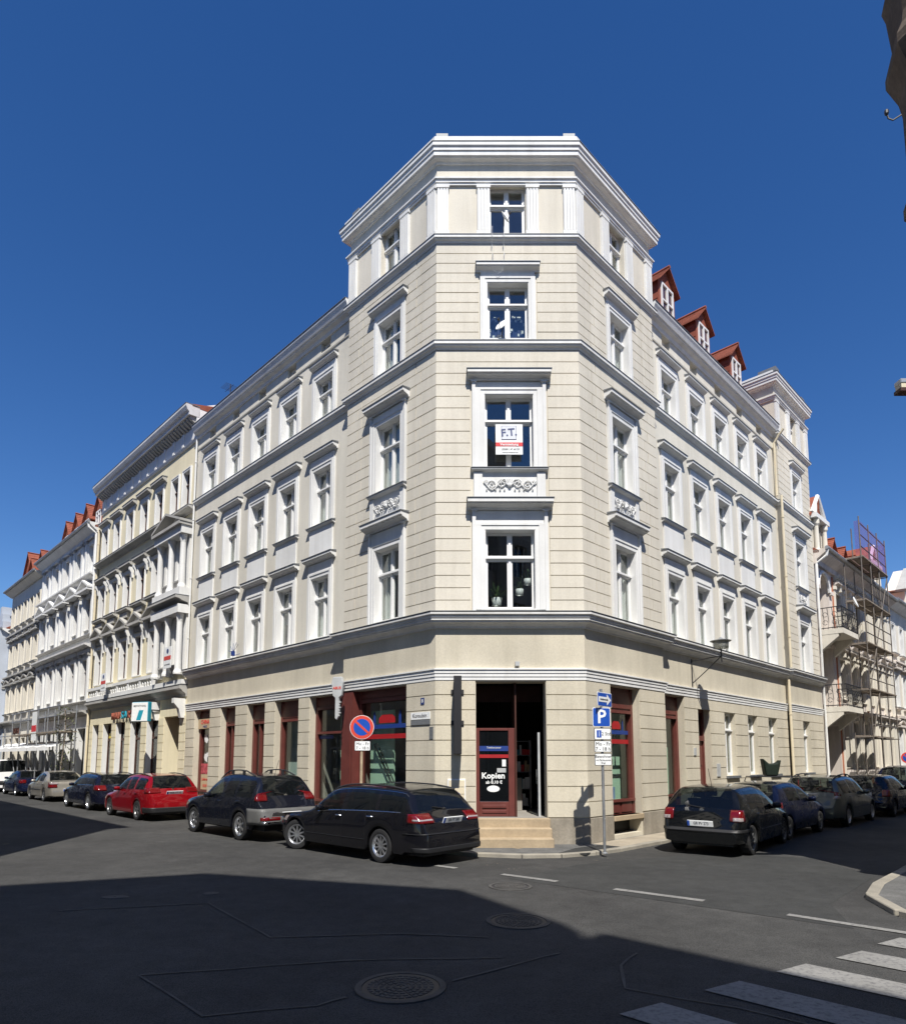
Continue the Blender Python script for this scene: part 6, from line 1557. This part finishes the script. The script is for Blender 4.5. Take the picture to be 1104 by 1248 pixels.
    def band(nm, z0, z1, xa, ye, m, sides=(1, -1), off=.008, zn=5, n=14, parent=None, xa1=None):
        for sgn in sides:
            rows_ = []
            for k in range(zn + 1):
                z = z0 + (z1 - z0) * k / zn; xx = xa if xa1 is None else xa + (xa1 - xa) * k / zn
                rows_.append([(X(x), sgn * y, z) for x, y in along(z, xx, ye, n, off)])
            if ye <= .001 and sgn > 0 and len(sides) == 2:
                rows_ = [rw + [(p[0], -p[1], p[2]) for p in rw[::-1][1:]] for rw in rows_]
            # close with a back skin so that the lens has an edge
            o = MB().grid(rows_).obj(nm, m, parent or C, M0, recalc=False); o.data.shade_smooth()
            so = o.modifiers.new('lens_depth', 'SOLIDIFY'); so.thickness = .018; so.offset = 0
            if ye <= .001: break
    def rear_x(z):
        c = contour(z, L - .9); return c[-1][0]
    for b in S['tail']: band(*b)
    # number plate
    pz = S['plate_z']; px_ = max(rear_x(pz - .05), rear_x(pz + .05))
    ang = math.atan2(rear_x(pz + .05) - rear_x(pz - .05), .1)
    MP = M0 @ Matrix.Translation((X(px_) - .014, 0, pz)) @ Matrix.Rotation(ang * .6, 4, 'Y')
    pl = MB().box(-.012, .006, -.265, .265, -.06, .06).obj('number_plate', T['signwhite'], C, MP, bevel=.004)
    MB().box(-.016, -.0125, .215, .262, -.055, .055).obj('plate_band', T['signblue'], pl, MP)
    TM = MP @ Matrix(((0, 0, -1, -.0135), (-1, 0, 0, -.02), (0, 1, 0, 0), (0, 0, 0, 1)))
    text('plate_lettering', S.get('plate', 'GR A 100'), .085, TM, T['signblack'], pl, ext=.001, sx=.82)
    if S.get('badge'):
        bz = S['badge']; bxx = rear_x(bz)
        MB().lathe([(.03, 0), (.045, 0), (.045, .012), (.03, .012)], 16, M=Matrix.Translation((X(bxx) + .004, 0, bz)) @ Matrix.Rotation(rad(-90), 4, 'Y')).obj('badge', T['chrome'], C, M0)
    # underbody, seats, wheels, mirrors, handles
    MB().box(-L / 2 + .15, L / 2 - .15, -W + .24, W - .24, sill - .03, .62).obj('chassis', T['black'], C, M0)
    sm = MB()
    for xs_ in S.get('seats', (L * .42, L * .62)):
        for y in (-.36, .36): sm.box(X(xs_) - .12, X(xs_), y - .24, y + .24, .55, 1.12); sm.box(X(xs_) - .1, X(xs_) - .02, y - .12, y + .12, 1.14, 1.32); sm.box(X(xs_) - .1, X(xs_) + .45, y - .24, y + .24, .45, .62)
    sm.obj('seats', T['black'], C, M0)
    wf = .205 if r < .33 else .22
    ty, rm, bk = wheel_meshes(r, wf, S.get('spokes', 5), S.get('steel', 0))
    for i, a in enumerate(ax):
        for sgn in (1, -1):
            R_ = Matrix.Rotation(0 if sgn < 0 else math.pi, 4, 'Z')
            MW = M0 @ Matrix.Translation((X(a), sgn * (W - wf / 2 - .035), r)) @ (Matrix.Rotation(steer, 4, 'Z') if i == 0 else I4) @ R_
            w_ = inst('wheel', ty, C, MW); inst('rim', rm, w_, MW); inst('brake_disc', bk, w_, MW)
    mz = belt(cw + .45) + .02; mxf = cw + .52
    for sgn in (1, -1):
        y = W * .965
        m = MB().lathe([(.02, -.10), (.07, -.085), (.085, 0), (.075, .075), (.02, .09)], 10, M=Matrix.Translation((X(mxf), sgn * (y + .09), mz + .06)) @ Matrix.Diagonal((.75, 1.0, .82, 1)) @ Matrix.Rotation(rad(90), 4, 'X'))
        m.box(X(mxf) - .02, X(mxf) + .03, *sorted((sgn * (y - .05), sgn * (y + .06))), mz - .01, mz + .035)
        m.obj('mirror', paint if S.get('mirror_paint', 1) else T['black'], C, M0, smooth=True)
    for (a, b) in S['handles']:
        for sgn in (1, -1):
            zz = belt((a + b) / 2) - .10
            y = hw((a + b) / 2, zz); MB().tube([(X(a), sgn * (y + .004), zz), (X(a) - .02, sgn * (y + .03), zz + .004), (X(b) + .02, sgn * (y + .03), zz + .006), (X(b), sgn * (y + .004), zz)], .011, 5).obj('door_handle', T['chrome'] if S.get('chrome') else paint, C, M0)
    sl = MB()
    for xg in S['doors']:
        for sgn in (1, -1):
            P = []
            for k in range(15):
                z = sill + .06 + (belt(xg) - sill - .07) * k / 14; P.append((X(xg), sgn * (hw(xg, z) + .0015), z))
            for a, b in zip(P, P[1:]): sl.add([(a[0] - .004, a[1], a[2]), (a[0] + .004, a[1], a[2]), (b[0] + .004, b[1], b[2]), (b[0] - .004, b[1], b[2])], [(0, 1, 2, 3)])
    sl.obj('door_gaps', T['black'], C, M0, recalc=False)
    if S.get('trim'):
        for zt_ in S['trim']:
            for sgn in (1, -1):
                P = [(X(x), sgn * (hw(x, zt_[0]) + .006), zt_[0]) for x in np.arange(fo + ra + .06, fo + wb - ra - .05, .1)]
                MB().tube(P, zt_[1], 5).obj('side_strip', T['black'] if zt_[2] else T['chrome'], C, M0)
    if S.get('beltchrome'):
        for sgn in (1, -1):
            P = [(X(x), sgn * (hw(x, belt(x) + .004) + .004), belt(x) + .006) for x in np.arange(S['side'][0][0], S['side'][-1][1], .1)]
            MB().tube(P, .009, 5).obj('belt_trim', T['chrome'], C, M0)
            Pt = []
            for x in np.arange(S['side'][0][0] + .1, S['side'][-1][1] + .01, .08):
                P_ = ringpts(x); y, z = cr(P_, 5.85); Pt.append((X(x), sgn * (y + .004), z))
            MB().tube(Pt, .008, 5).obj('window_trim', T['chrome'], C, M0)
    if S.get('rails'):
        a, b = S['rails']; hgt = S.get('rail_h', .06)
        for sgn in (1, -1):
            P = []
            for k in range(13):
                x = a + (b - a) * k / 12; y, z = cr(ringpts(x), 6.75); P.append((X(x), sgn * y, z + hgt * min(1, 4 * k / 12, 4 * (12 - k) / 12) + .004))
            o = MB().tube(P, .018, 6).obj('roof_rail', T['chrome'] if S.get('chrome_rail') else T['iron'], C, M0)
            if hgt > .05:
                for k in (4, 8): MB().box(P[k][0] - .05, P[k][0] + .05, P[k][1] - .018, P[k][1] + .018, P[k][2] - hgt, P[k][2], None).obj('rail_foot', T['iron'], C, M0)
    if S.get('aerial'):
        x = S['aerial']; z = top(x); MB().tube([(X(x), .0, z - .01), (X(x) - .18, .0, z + .36)], .006, 4).obj('aerial', T['black'], C, M0)
    if S.get('wiper'):
        z = S['wiper']; MB().tube([(X(rear_x(z)) - .012, -.05, z), (X(rear_x(z + .05)) - .02, .30, z + .05)], .012, 5).obj('rear_wiper', T['black'], C, M0)
    for z0, z1, xa, ye, m in S.get('bumper', ()):
        band('bumper_panel', z0, z1, xa, ye, m, off=.006)
    if S.get('head'):
        xh, zh, ln = S['head']
        for sgn in (1, -1):
            rows_ = []
            for k in range(4):
                z = zh + .16 * k / 3; rw = []
                for i in range(9):
                    x = xh + ln * i / 8 + .1 * k / 3; rw.append((X(x), sgn * (hw(x, z) + .008), z))
                rows_.append(rw)
            o = MB().grid(rows_).obj('headlight', T['clearlens'], C, M0, recalc=False); o.data.shade_smooth()
    return C, M0, ringpts
TL = T['taillight']; CLN = T['clearlens']
def spec_wagon(**k):
    """estate car seen from behind: long roof, raked tailgate"""
    L = k.get('L', 4.9); H = k.get('H', 1.47); W = k.get('W', 1.85); wb = k.get('wb', 2.87); fo = k.get('fo', .86); r = k.get('r', .325)
    cw = fo + .52; rf = cw + .82; rr = L - .62; rb = L - .30
    bz = k.get('belt', .96); hz = k.get('hood', .80)
    s = dict(L=L, W=W, wb=wb, fo=fo, r=r, glassx=(cw, rf, rr, rb), keys=[cw, rf, rr, rb],
        top=[(0, .56), (.05, .66), (.3, hz - .06), (.75, hz + .03), (cw, hz + .13), (cw + .42, H - .21), (rf, H - .045), (rf + .7, H), (rr - .7, H - .015), (rr, H - .06), (L - .40, H - .27), (rb, bz + .06), (L - .16, .90), (L - .08, .80), (L - .03, .64), (L, .60)],
        belt=[(0, .52), (.3, hz - .14), (cw, hz + .02), (cw + .5, bz - .06), (L * .5, bz - .02), (rr, bz + .02), (L - .2, bz), (L, .55)],
        plan=[(0, .70), (.12, .84), (.4, .94), (fo, .985), (L * .45, 1.0), (L - fo * .9, .985), (L - .35, .95), (L - .12, .89), (L - .03, .82), (L, .78)],
        side=[(cw + .34, cw + 1.15), (cw + 1.25, rr - .72), (rr - .62, rr + .10)], handles=[(cw + 1.0, cw + 1.18), (cw + 2.0, cw + 2.18)], doors=[cw + .22, cw + 1.2, min(cw + 2.15, fo + wb - r - .09)],
        sideglass=['carglass', 'privacy', 'privacy'], plate_z=.86, seats=(cw + 1.0, cw + 1.9))
    s['tail'] = [('tail_light', bz - .17, bz + .02, L - .42, W * .27, TL), ]
    s.update({a: b for a, b in k.items() if a not in ('belt', 'H', 'hood')})
    return s
def spec_hatch(**k):
    L = k.get('L', 4.15); H = k.get('H', 1.44); W = k.get('W', 1.74); wb = k.get('wb', 2.51); fo = k.get('fo', .83); r = k.get('r', .305)
    cw = fo + .42; rf = cw + .78; rr = L - .52; rb = L - .20
    bz = k.get('belt', .93); hz = k.get('hood', .80)
    s = dict(L=L, W=W, wb=wb, fo=fo, r=r, glassx=(cw, rf, rr, rb), keys=[cw, rf, rr, rb],
        top=[(0, .55), (.05, .66), (.3, hz - .05), (.7, hz + .04), (cw, hz + .14), (cw + .4, H - .2), (rf, H - .04), (rf + .6, H), (rr - .5, H - .01), (rr, H - .05), (L - .33, H - .24), (rb, bz + .05), (L - .12, .84), (L - .07, .66), (L - .04, .56), (L, .52)],
        belt=[(0, .5), (.3, hz - .13), (cw, hz + .02), (cw + .5, bz - .05), (L * .6, bz), (rr, bz + .02), (L - .15, bz - .02), (L, .48)],
        plan=[(0, .72), (.12, .85), (.4, .95), (fo, .985), (L * .45, 1.0), (L - fo, .985), (L - .3, .955), (L - .1, .91), (L - .03, .86), (L, .83)],
        side=[(cw + .32, cw + 1.12), (cw + 1.2, rr - .18)], handles=[(cw + .95, cw + 1.12), (cw + 1.75, cw + 1.92)], doors=[cw + .2, cw + 1.16, min(cw + 1.9, fo + wb - r - .08)],
        sideglass=['carglass', 'carglass'], rearglass='carglass', plate_z=.52, seats=(cw + .95, cw + 1.75))
    s['tail'] = [('tail_light', bz - .22, bz - .0, L - .30, W * .33, TL)]
    s.update({a: b for a, b in k.items() if a not in ('belt', 'H', 'hood')})
    return s
def spec_sedan(**k):
    L = k.get('L', 4.4); H = k.get('H', 1.42); W = k.get('W', 1.74); wb = k.get('wb', 2.55); fo = k.get('fo', .82); r = k.get('r', .305)
    cw = fo + .5; rf = cw + .85; rr = L - 1.35; rb = L - .68
    bz = k.get('belt', .92); hz = k.get('hood', .80)
    s = dict(L=L, W=W, wb=wb, fo=fo, r=r, glassx=(cw, rf, rr, rb), keys=[cw, rf, rr, rb],
        top=[(0, .55), (.05, .66), (.3, hz - .06), (.75, hz + .03), (cw, hz + .12), (cw + .42, H - .2), (rf, H - .04), (rf + .45, H), (rr - .3, H - .02), (rr, H - .06), (rr + .35, H - .23), (rb, bz + .07), (rb + .1, bz + .05), (L - .14, bz + .02), (L - .06, bz - .1), (L - .03, .62), (L, .56)],
        belt=[(0, .5), (.3, hz - .13), (cw, hz + .02), (cw + .5, bz - .05), (L * .5, bz), (rb, bz + .02), (L - .12, bz - .03), (L, .5)],
        plan=[(0, .72), (.12, .85), (.4, .95), (fo, .985), (L * .45, 1.0), (L - fo, .985), (L - .35, .95), (L - .12, .90), (L - .03, .85), (L, .82)],
        side=[(cw + .34, cw + 1.1), (cw + 1.18, rr + .2)], handles=[(cw + .98, cw + 1.15), (cw + 1.85, cw + 2.0)], doors=[cw + .2, cw + 1.14, min(cw + 2.0, fo + wb - r - .08)],
        rearglass='carglass', plate_z=.76, seats=(cw + 1.0, cw + 1.8))
    s['tail'] = [('tail_light', bz - .22, bz - .04, L - .30, W * .30, TL)]
    s.update({a: b for a, b in k.items() if a not in ('belt', 'H', 'hood')})
    return s
HL = math.atan2(R2, -R2)      # heading of the cars in the left street
HR = math.atan2(R2, R2)
P_black = carpaint('black_car_paint', (.006, .006, .008), 0, .22)
P_black2 = carpaint('blue_black_car_paint', (.007, .008, .013), 0, .24)
P_red = carpaint('red_car_paint', (.17, .003, .006), .0, .2)
P_navy = carpaint('navy_car_paint', (.007, .010, .032), .2, .25)
P_navy2 = carpaint('dark_navy_car_paint', (.006, .007, .017), .1, .26)
P_silver = carpaint('champagne_car_paint', (.34, .315, .27), .55, .32)
P_white = carpaint('white_van_paint', (.78, .78, .77), 0, .35)
P_golf = carpaint('anthracite_car_paint', (.004, .0045, .005), .1, .26)
P_blue = carpaint('mid_blue_car_paint', (.003, .005, .018), .1, .28)
P_grey = carpaint('grey_green_car_paint', (.10, .115, .105), .5, .32)
G_cl = plain('grey_bumper_plastic', (.10, .10, .097), .55)
def left_car(q_out, W, p_front, p_rear, wb, fo, L):
    """outer wheels on the line q_out, middle of the wheelbase at mean p"""
    p = (p_front + p_rear) / 2; xc = fo + wb / 2; d = xc - L / 2     # offset of car middle behind wheelbase middle
    return PQ(p + d, q_out + W / 2 - .02)
# black estate at the corner
S = spec_wagon(L=4.9, W=1.86, H=1.48, wb=2.874, fo=.86, r=.325, spokes=10, chrome=1, beltchrome=1, rails=(1.9, 4.3), rail_h=.03, plate='GR FT 200', badge=1.02, plate_z=.84, trim=[(.42, .006, 1)], head=(.03, .62, .5), sill=.22)
S['tail'] = [('tail_light', .80, .97, 4.9 - .40, .46, TL), ('lens_insert', .845, .875, 4.9 - .28, .48, CLN, (1, -1), .014)]
S['bumper'] = [(.60, .612, 4.9 - .5, 0.0, T['black']), (.27, .36, 4.9 - .3, 0.0, T['black'])]
S['wiper'] = 1.03
pos = left_car(8.05, 1.86, -12.77, -9.80, 2.874, .86, 4.9)
build_car('estate_car', 'black estate car with turned front wheels parked at the corner by the doorstep', S, pos, HL + rad(2), P_black, rad(24))
# black suv
S = spec_wagon(L=4.55, W=1.76, H=1.64, wb=2.625, fo=.88, r=.345, belt=1.04, hood=.94, spokes=6, rails=(1.95, 3.75), rail_h=.10, plate='GR KL 52', badge=1.10, plate_z=.66, sill=.30, aerial=3.7, chrome_rail=0, mirror_paint=1)
S['tail'] = [('tail_light', .98, 1.20, 4.55 - .34, .52, TL)]
S['bumper'] = [(.42, .80, 4.55 - .62, 0.0, G_cl), (.52, .60, 4.55 - .10, .30, TL), (.44, .50, 4.55 - .12, 0.0, T['chrome'])]
S['wiper'] = 1.12; S['rearlift'] = .16
pos = left_car(7.85, 1.76, -17.8, -15.2, 2.625, .88, 4.55)
build_car('suv', 'black off-road car with grey bumper and roof rails behind the black estate', S, pos, HL, P_black2)
# red estate
S = spec_wagon(L=4.57, W=1.79, H=1.51, wb=2.64, fo=.9, r=.32, belt=.98, spokes=5, steel=1, rails=(1.95, 3.9), rail_h=.03, plate='NOL CT 13', badge=1.0, plate_z=.90, aerial=None)
S['tail'] = [('tail_light', .90, 1.06, 4.57 - .42, .42, TL)]
S['bumper'] = [(.27, .44, 4.57 - .5, 0.0, T['black'])]
S['wiper'] = 1.06
pos = left_car(8.0, 1.79, -25.28, -22.45, 2.64, .9, 4.57)
build_car('estate_car', 'bright red estate car between the black off-road car and a dark saloon', S, pos, HL, P_red)
# navy estate
S = spec_wagon(L=4.75, W=1.82, H=1.45, wb=2.86, fo=.83, r=.33, spokes=10, beltchrome=1, rails=(1.9, 4.1), rail_h=.03, plate='GR MB 8', plate_z=.72)
pos = left_car(8.15, 1.82, -31.0, -27.95, 2.86, .83, 4.75)
build_car('estate_car', 'dark navy estate car parked in front of the red car', S, pos, HL, P_navy2)
# champagne saloon
S = spec_sedan(L=4.4, W=1.74, H=1.43, wb=2.54, fo=.85, spokes=9, steel=1, plate='GR SU 77', plate_z=.55, trim=[(.55, .016, 1)])
S['tail'] = [('tail_light', .66, .90, 4.4 - .30, .50, TL), ('tail_strip', .82, .90, 4.4 - .2, .46, CLN, (1, -1), .014)]
pos = left_car(8.35, 1.74, -37.9, -35.5, 2.54, .85, 4.4)
build_car('saloon_car', 'champagne silver saloon parked between two dark cars', S, pos, HL, P_silver)
# navy saloon
S = spec_sedan(L=4.43, W=1.70, H=1.38, wb=2.7, fo=.75, spokes=10, plate='GR BM 3', plate_z=.72)
pos = left_car(8.5, 1.70, -44.3, -41.8, 2.7, .75, 4.43)
build_car('saloon_car', 'dark navy saloon parked behind the white van', S, pos, HL, P_navy)
# white van
Lv = 4.9
S = dict(L=Lv, W=1.92, wb=3.05, fo=.9, r=.33, glassx=(1.0, 1.75, Lv - .30, Lv - .12), keys=[1.0, 1.75, Lv - .30, Lv - .12], cat='van',
    top=[(0, .6), (.06, .8), (.5, 1.02), (1.0, 1.15), (1.4, 1.62), (1.75, 1.86), (2.4, 1.96), (Lv - .8, 1.97), (Lv - .30, 1.90), (Lv - .18, 1.55), (Lv - .12, 1.22), (Lv - .07, .9), (Lv - .03, .66), (Lv, .6)],
    belt=[(0, .55), (.5, .9), (1.0, 1.02), (1.6, 1.1), (Lv - .3, 1.14), (Lv - .1, 1.1), (Lv, .55)], plan=[(0, .74), (.15, .88), (.5, .96), (1, 1), (Lv - .5, 1), (Lv - .15, .96), (Lv, .9)],
    side=[(1.4, 2.15), (2.35, 3.3)], handles=[(2.05, 2.2)], doors=[1.2, 2.25, 3.4], sideglass=['carglass', 'privacy'], tumble=.12, plate_z=.78, plate='GR VW 90', steel=1, tail=[('tail_light', .95, 1.45, Lv - .2, .78, TL)], seats=(2.0,), bumper=[(.45, .68, Lv - .4, 0.0, T['black'])], badge=1.12)
pos = PQ(-49.5, 9.4)
build_car('delivery_van', 'white van with dark rear window parked at the end of the left row', S, pos, HL, P_white)
# right street
S = spec_hatch(L=4.15, W=1.735, H=1.44, wb=2.511, fo=.84, r=.31, spokes=9, steel=2, plate='GR PV 273', badge=.93, plate_z=.60, aerial=3.3, mirror_paint=0, trim=[(.50, .014, 1)])
S['tail'] = [('tail_light', .72, .95, 4.15 - .28, .58, TL), ('lens_insert', .73, .80, 4.15 - .2, .64, CLN, (1, -1), .014)]
S['bumper'] = [(.50, .56, 4.15 - .7, 0.0, T['black'])]; S['wiper'] = .97; S['plate_z'] = .66
hd = HR + rad(5)
rc = Vector((5.62, 14.42)); c_ = rc + Vector((math.cos(hd), math.sin(hd))) * (4.15 / 2 - (4.15 - .84 - 2.511) + .02)
build_car('hatchback', 'dark grey hatchback parked in the sun beside the shop window on the right', S, (c_.x, c_.y), hd, P_golf)
S = spec_hatch(L=3.95, W=1.66, H=1.42, wb=2.45, fo=.78, r=.29, spokes=5, steel=1, plate='GR DN 18', plate_z=.78, aerial=None)
pos = PQ(-5.75 - .80, 18.73 + .1)
CB, MBm, _ = build_car('hatchback', 'dark blue hatchback with roof bars and a dark green load in the right street', S, pos, HR, P_blue)
rk = thing('roof_load', 'dark green pointed bundle tied on the roof bars of the blue hatchback', 'bundle', (*pos, 1.5))
m = MB()
for x in (-.35, .45):
    m.tube([(x, -.62, 1.36), (x, -.56, 1.52), (x, .56, 1.52), (x, .62, 1.36)], .016, 6)
m.obj('roof_bars', T['iron'], CB, MBm)
MB().plate([(-.20, 1.54), (.10, 1.54), (.20, 1.98), (.10, 1.88), (-.10, 1.86), (-.26, 2.02)], -.25, .2).obj('cover', surf('dark_green_tarp', (.006, .014, .008), .7, .3, 5), rk, MBm @ Matrix.Rotation(rad(-60), 4, 'Z'), bevel=.03)
S = spec_wagon(L=4.5, W=1.78, H=1.50, wb=2.69, fo=.85, r=.315, spokes=7, rails=(1.95, 3.9), rail_h=.06, plate='GR RM 40', plate_z=.92, trim=[(.55, .012, 1)], rearglass='carglass')
S['tail'] = [('tail_light', .92, 1.36, 4.5 - .34, .66, TL), ('lens_insert', .84, .92, 4.5 - .26, .68, CLN)]
pos = PQ(-5.6 - .87, 23.55)
build_car('estate_car', 'grey-green estate car with tall red lights behind the blue hatchback', S, pos, HR, P_grey)
S = spec_hatch(L=4.0, W=1.68, H=1.44, wb=2.5, fo=.8, r=.30, spokes=5, steel=1, plate='GR EK 61', plate_z=.78)
pos = PQ(-5.4 - .82, 28.4)
build_car('hatchback', 'very dark navy hatchback in front of the grey-green estate', S, pos, HR, P_navy2)
S = spec_wagon(L=4.2, W=1.75, H=1.72, wb=2.6, fo=.8, r=.31, belt=1.08, hood=.95, spokes=5, steel=1, plate='GR TZ 9', plate_z=.9, rearglass='carglass')
S['tail'] = [('tail_light', .9, 1.3, 4.2 - .3, .66, TL)]
pos = PQ(-5.3 - .85, 33.3)
build_car('people_carrier', 'tall dark blue people carrier farthest along the right kerb', S, pos, HR, P_navy)
# ================================================================ traffic signs
def pole_obj(t, x, y, z1, m='steel', r=.03): 
    MB().tube([(x, y, PZ), (x, y, z1)], r, 10).obj('pole', T[m], t); MB().lathe([(.06, 0), (.06, .015), (.034, .03), (.028, .015)], 10, ring=True, c= (x, y, PZ)).obj('pole_base', T[m], t)
def sframe(x, y, n):
    n = Vector(n).normalized(); return Frame((x, y), (-n.y, n.x), n)
def rrect(w, h, r=.03, n=4, cx=0.0, cz=0.0):
    P = []
    for sx_, sz, a0 in ((1, 1, 0), (-1, 1, 90), (-1, -1, 180), (1, -1, 270)):
        for i in range(n + 1):
            a = rad(a0 + 90 * i / n); P.append((cx + sx_ * (w / 2 - r) + r * math.cos(a), cz + sz * (h / 2 - r) + r * math.sin(a)))
    return P
sx0, sy0 = 3.112, 13.70
ps = thing('parking_sign', 'steel pole with blue one-way arrow, parking sign and white plates on the corner pavement', 'sign', (sx0, sy0, PZ))
pole_obj(ps, sx0, sy0, 3.46)
F1 = sframe(sx0, sy0, (.76, -.65)); z = 3.24
MB().plate(rrect(.62, .30, .025, 4, .08, z), .035, .042, F1).obj('one_way_plate', T['signwhite'], ps)
MB().plate(rrect(.59, .27, .02, 4, .08, z), .042, .046, F1).obj('one_way_blue', T['signblue'], ps)
MB().plate([(-.19, z - .055), (.17, z - .055), (.17, z - .115), (.35, z), (.17, z + .115), (.17, z + .055), (-.19, z + .055)], .046, .050, F1).obj('arrow', T['signwhite'], ps)
text('lettering', 'Einbahnstraße', .062, F1.tmat(.04, .052, z), T['signblack'], ps)
F2 = sframe(sx0, sy0, (.22, -.97)); z = 2.865
MB().plate(rrect(.40, .40, .03, 4, -.02, z), .035, .042, F2).obj('parking_plate', T['signwhite'], ps)
MB().plate(rrect(.375, .375, .025, 4, -.02, z), .042, .046, F2).obj('parking_blue', T['signblue'], ps)
text('lettering', 'P', .40, F2.tmat(-.02, .047, z), T['signwhite'], ps, bold=.008)
F3 = sframe(sx0, sy0, (.16, -.98))
for z, h, lines in ((2.515, .24, ()), (2.255, .24, (('Mo - Fr', .105, .05), ('7 - 18 h', .105, -.055))), (1.985, .25, (('Bewohner', .085, .06), ('mit Parkausweis', .05, -.015), ('frei', .07, -.075)))):
    MB().plate(rrect(.37, h, .02, 4, 0, z), .035, .041, F3).obj('supplement_plate', T['signblack'], ps)
    MB().plate(rrect(.35, h - .02, .018, 4, 0, z), .041, .045, F3).obj('supplement_face', T['signwhite'], ps)
    for b, sz_, dz in lines: text('lettering', b, sz_, F3.tmat(0, .046, z + dz), T['signblack'], ps)
MB().box(-.13, -.03, .045, .048, 2.44, 2.59, F3).obj('disc_symbol', T['signblue'], ps)
text('lettering', '2 Std', .10, F3.tmat(.075, .046, 2.515), T['signblack'], ps)
MB().tube([F3.pt(-.08, .05, 2.46), F3.pt(-.08, .05, 2.57)], .008, 4).obj('disc_mark', T['signwhite'], ps)
def nostop(x, y, z, r, n, label, plate=None, polem='steel', ptop=None):
    t = thing('no_parking_sign', label, 'sign', (x, y, PZ)); F = sframe(x, y, n)
    pole_obj(t, x, y, z + r * .9, polem, .035)
    def disc(rr, o0, o1, nm, m): MB().lathe([(.002, o0), (rr, o0), (rr, o1), (.002, o1)], 36, M=F.tmat(0, 0, z)).obj(nm, m, t)
    disc(r, .04, .046, 'rim', T['signwhite']); disc(r * .965, .046, .049, 'red_ring', T['signred']); disc(r * .70, .049, .052, 'blue_field', T['signblue'])
    Mx = F.tmat(0, 0, z) @ Matrix.Rotation(rad(-42), 4, 'Z')
    MB().box(-r * .74, r * .74, -r * .09, r * .09, .052, .055).obj('red_bar', T['signred'], t, Mx)
    if plate:
        zc = z - r - .16
        MB().plate(rrect(.38, .24, .02, 4, .02, zc), .035, .041, F).obj('supplement_plate', T['signblack'], t); MB().plate(rrect(.36, .22, .018, 4, .02, zc), .041, .045, F).obj('supplement_face', T['signwhite'], t)
        text('lettering', plate[0], .10, F.tmat(.02, .046, zc + .045), T['signblack'], t); text('lettering', plate[1], .10, F.tmat(.02, .046, zc - .055), T['signblack'], t)
    return t
T['woodpole'] = surf('pale_painted_pole', (.42, .33, .22), .8, .4, 3, .15)
nostop(-2.21, 15.9, 2.76, .29, (.10, -1), 'round no-parking sign with white hours plate in front of the big shop window', ('Mo - Fr', '7 - 18 h'), 'woodpole')
fx, fy = FR.xy(24.3, 1.75)
ny = nostop(fx, fy, 2.05, .27, (-.45, -.9), 'round no-parking sign beneath the scaffold on the right street', None)
MB().box(fx - .12, fx + .12, fy + .05, fy + .07, 1.1, 1.6).obj('white_card', T['signwhite'], ny)
# small leftovers on the pavements: litter and leaves in the gutter
lt = MB(); rnd = random.Random(21)
for i in range(160):
    p, q = rnd.uniform(-12, -7.5), rnd.uniform(9.3, 9.7)
    if rnd.random() < .5: p, q = rnd.uniform(-7.6, -7.3), rnd.uniform(11, 20)
    x, y = PQ(p, q); s = rnd.uniform(.006, .018); a = rnd.uniform(0, 6.28)
    lt.add([(x + s * math.cos(a), y + s * math.sin(a), .006), (x - s * math.sin(a), y + s * math.cos(a), .010), (x - s * math.cos(a), y - s * math.sin(a), .007)], [(0, 1, 2)])
struct(lt.obj('gutter_litter', T['planks'], recalc=False), 'stuff')
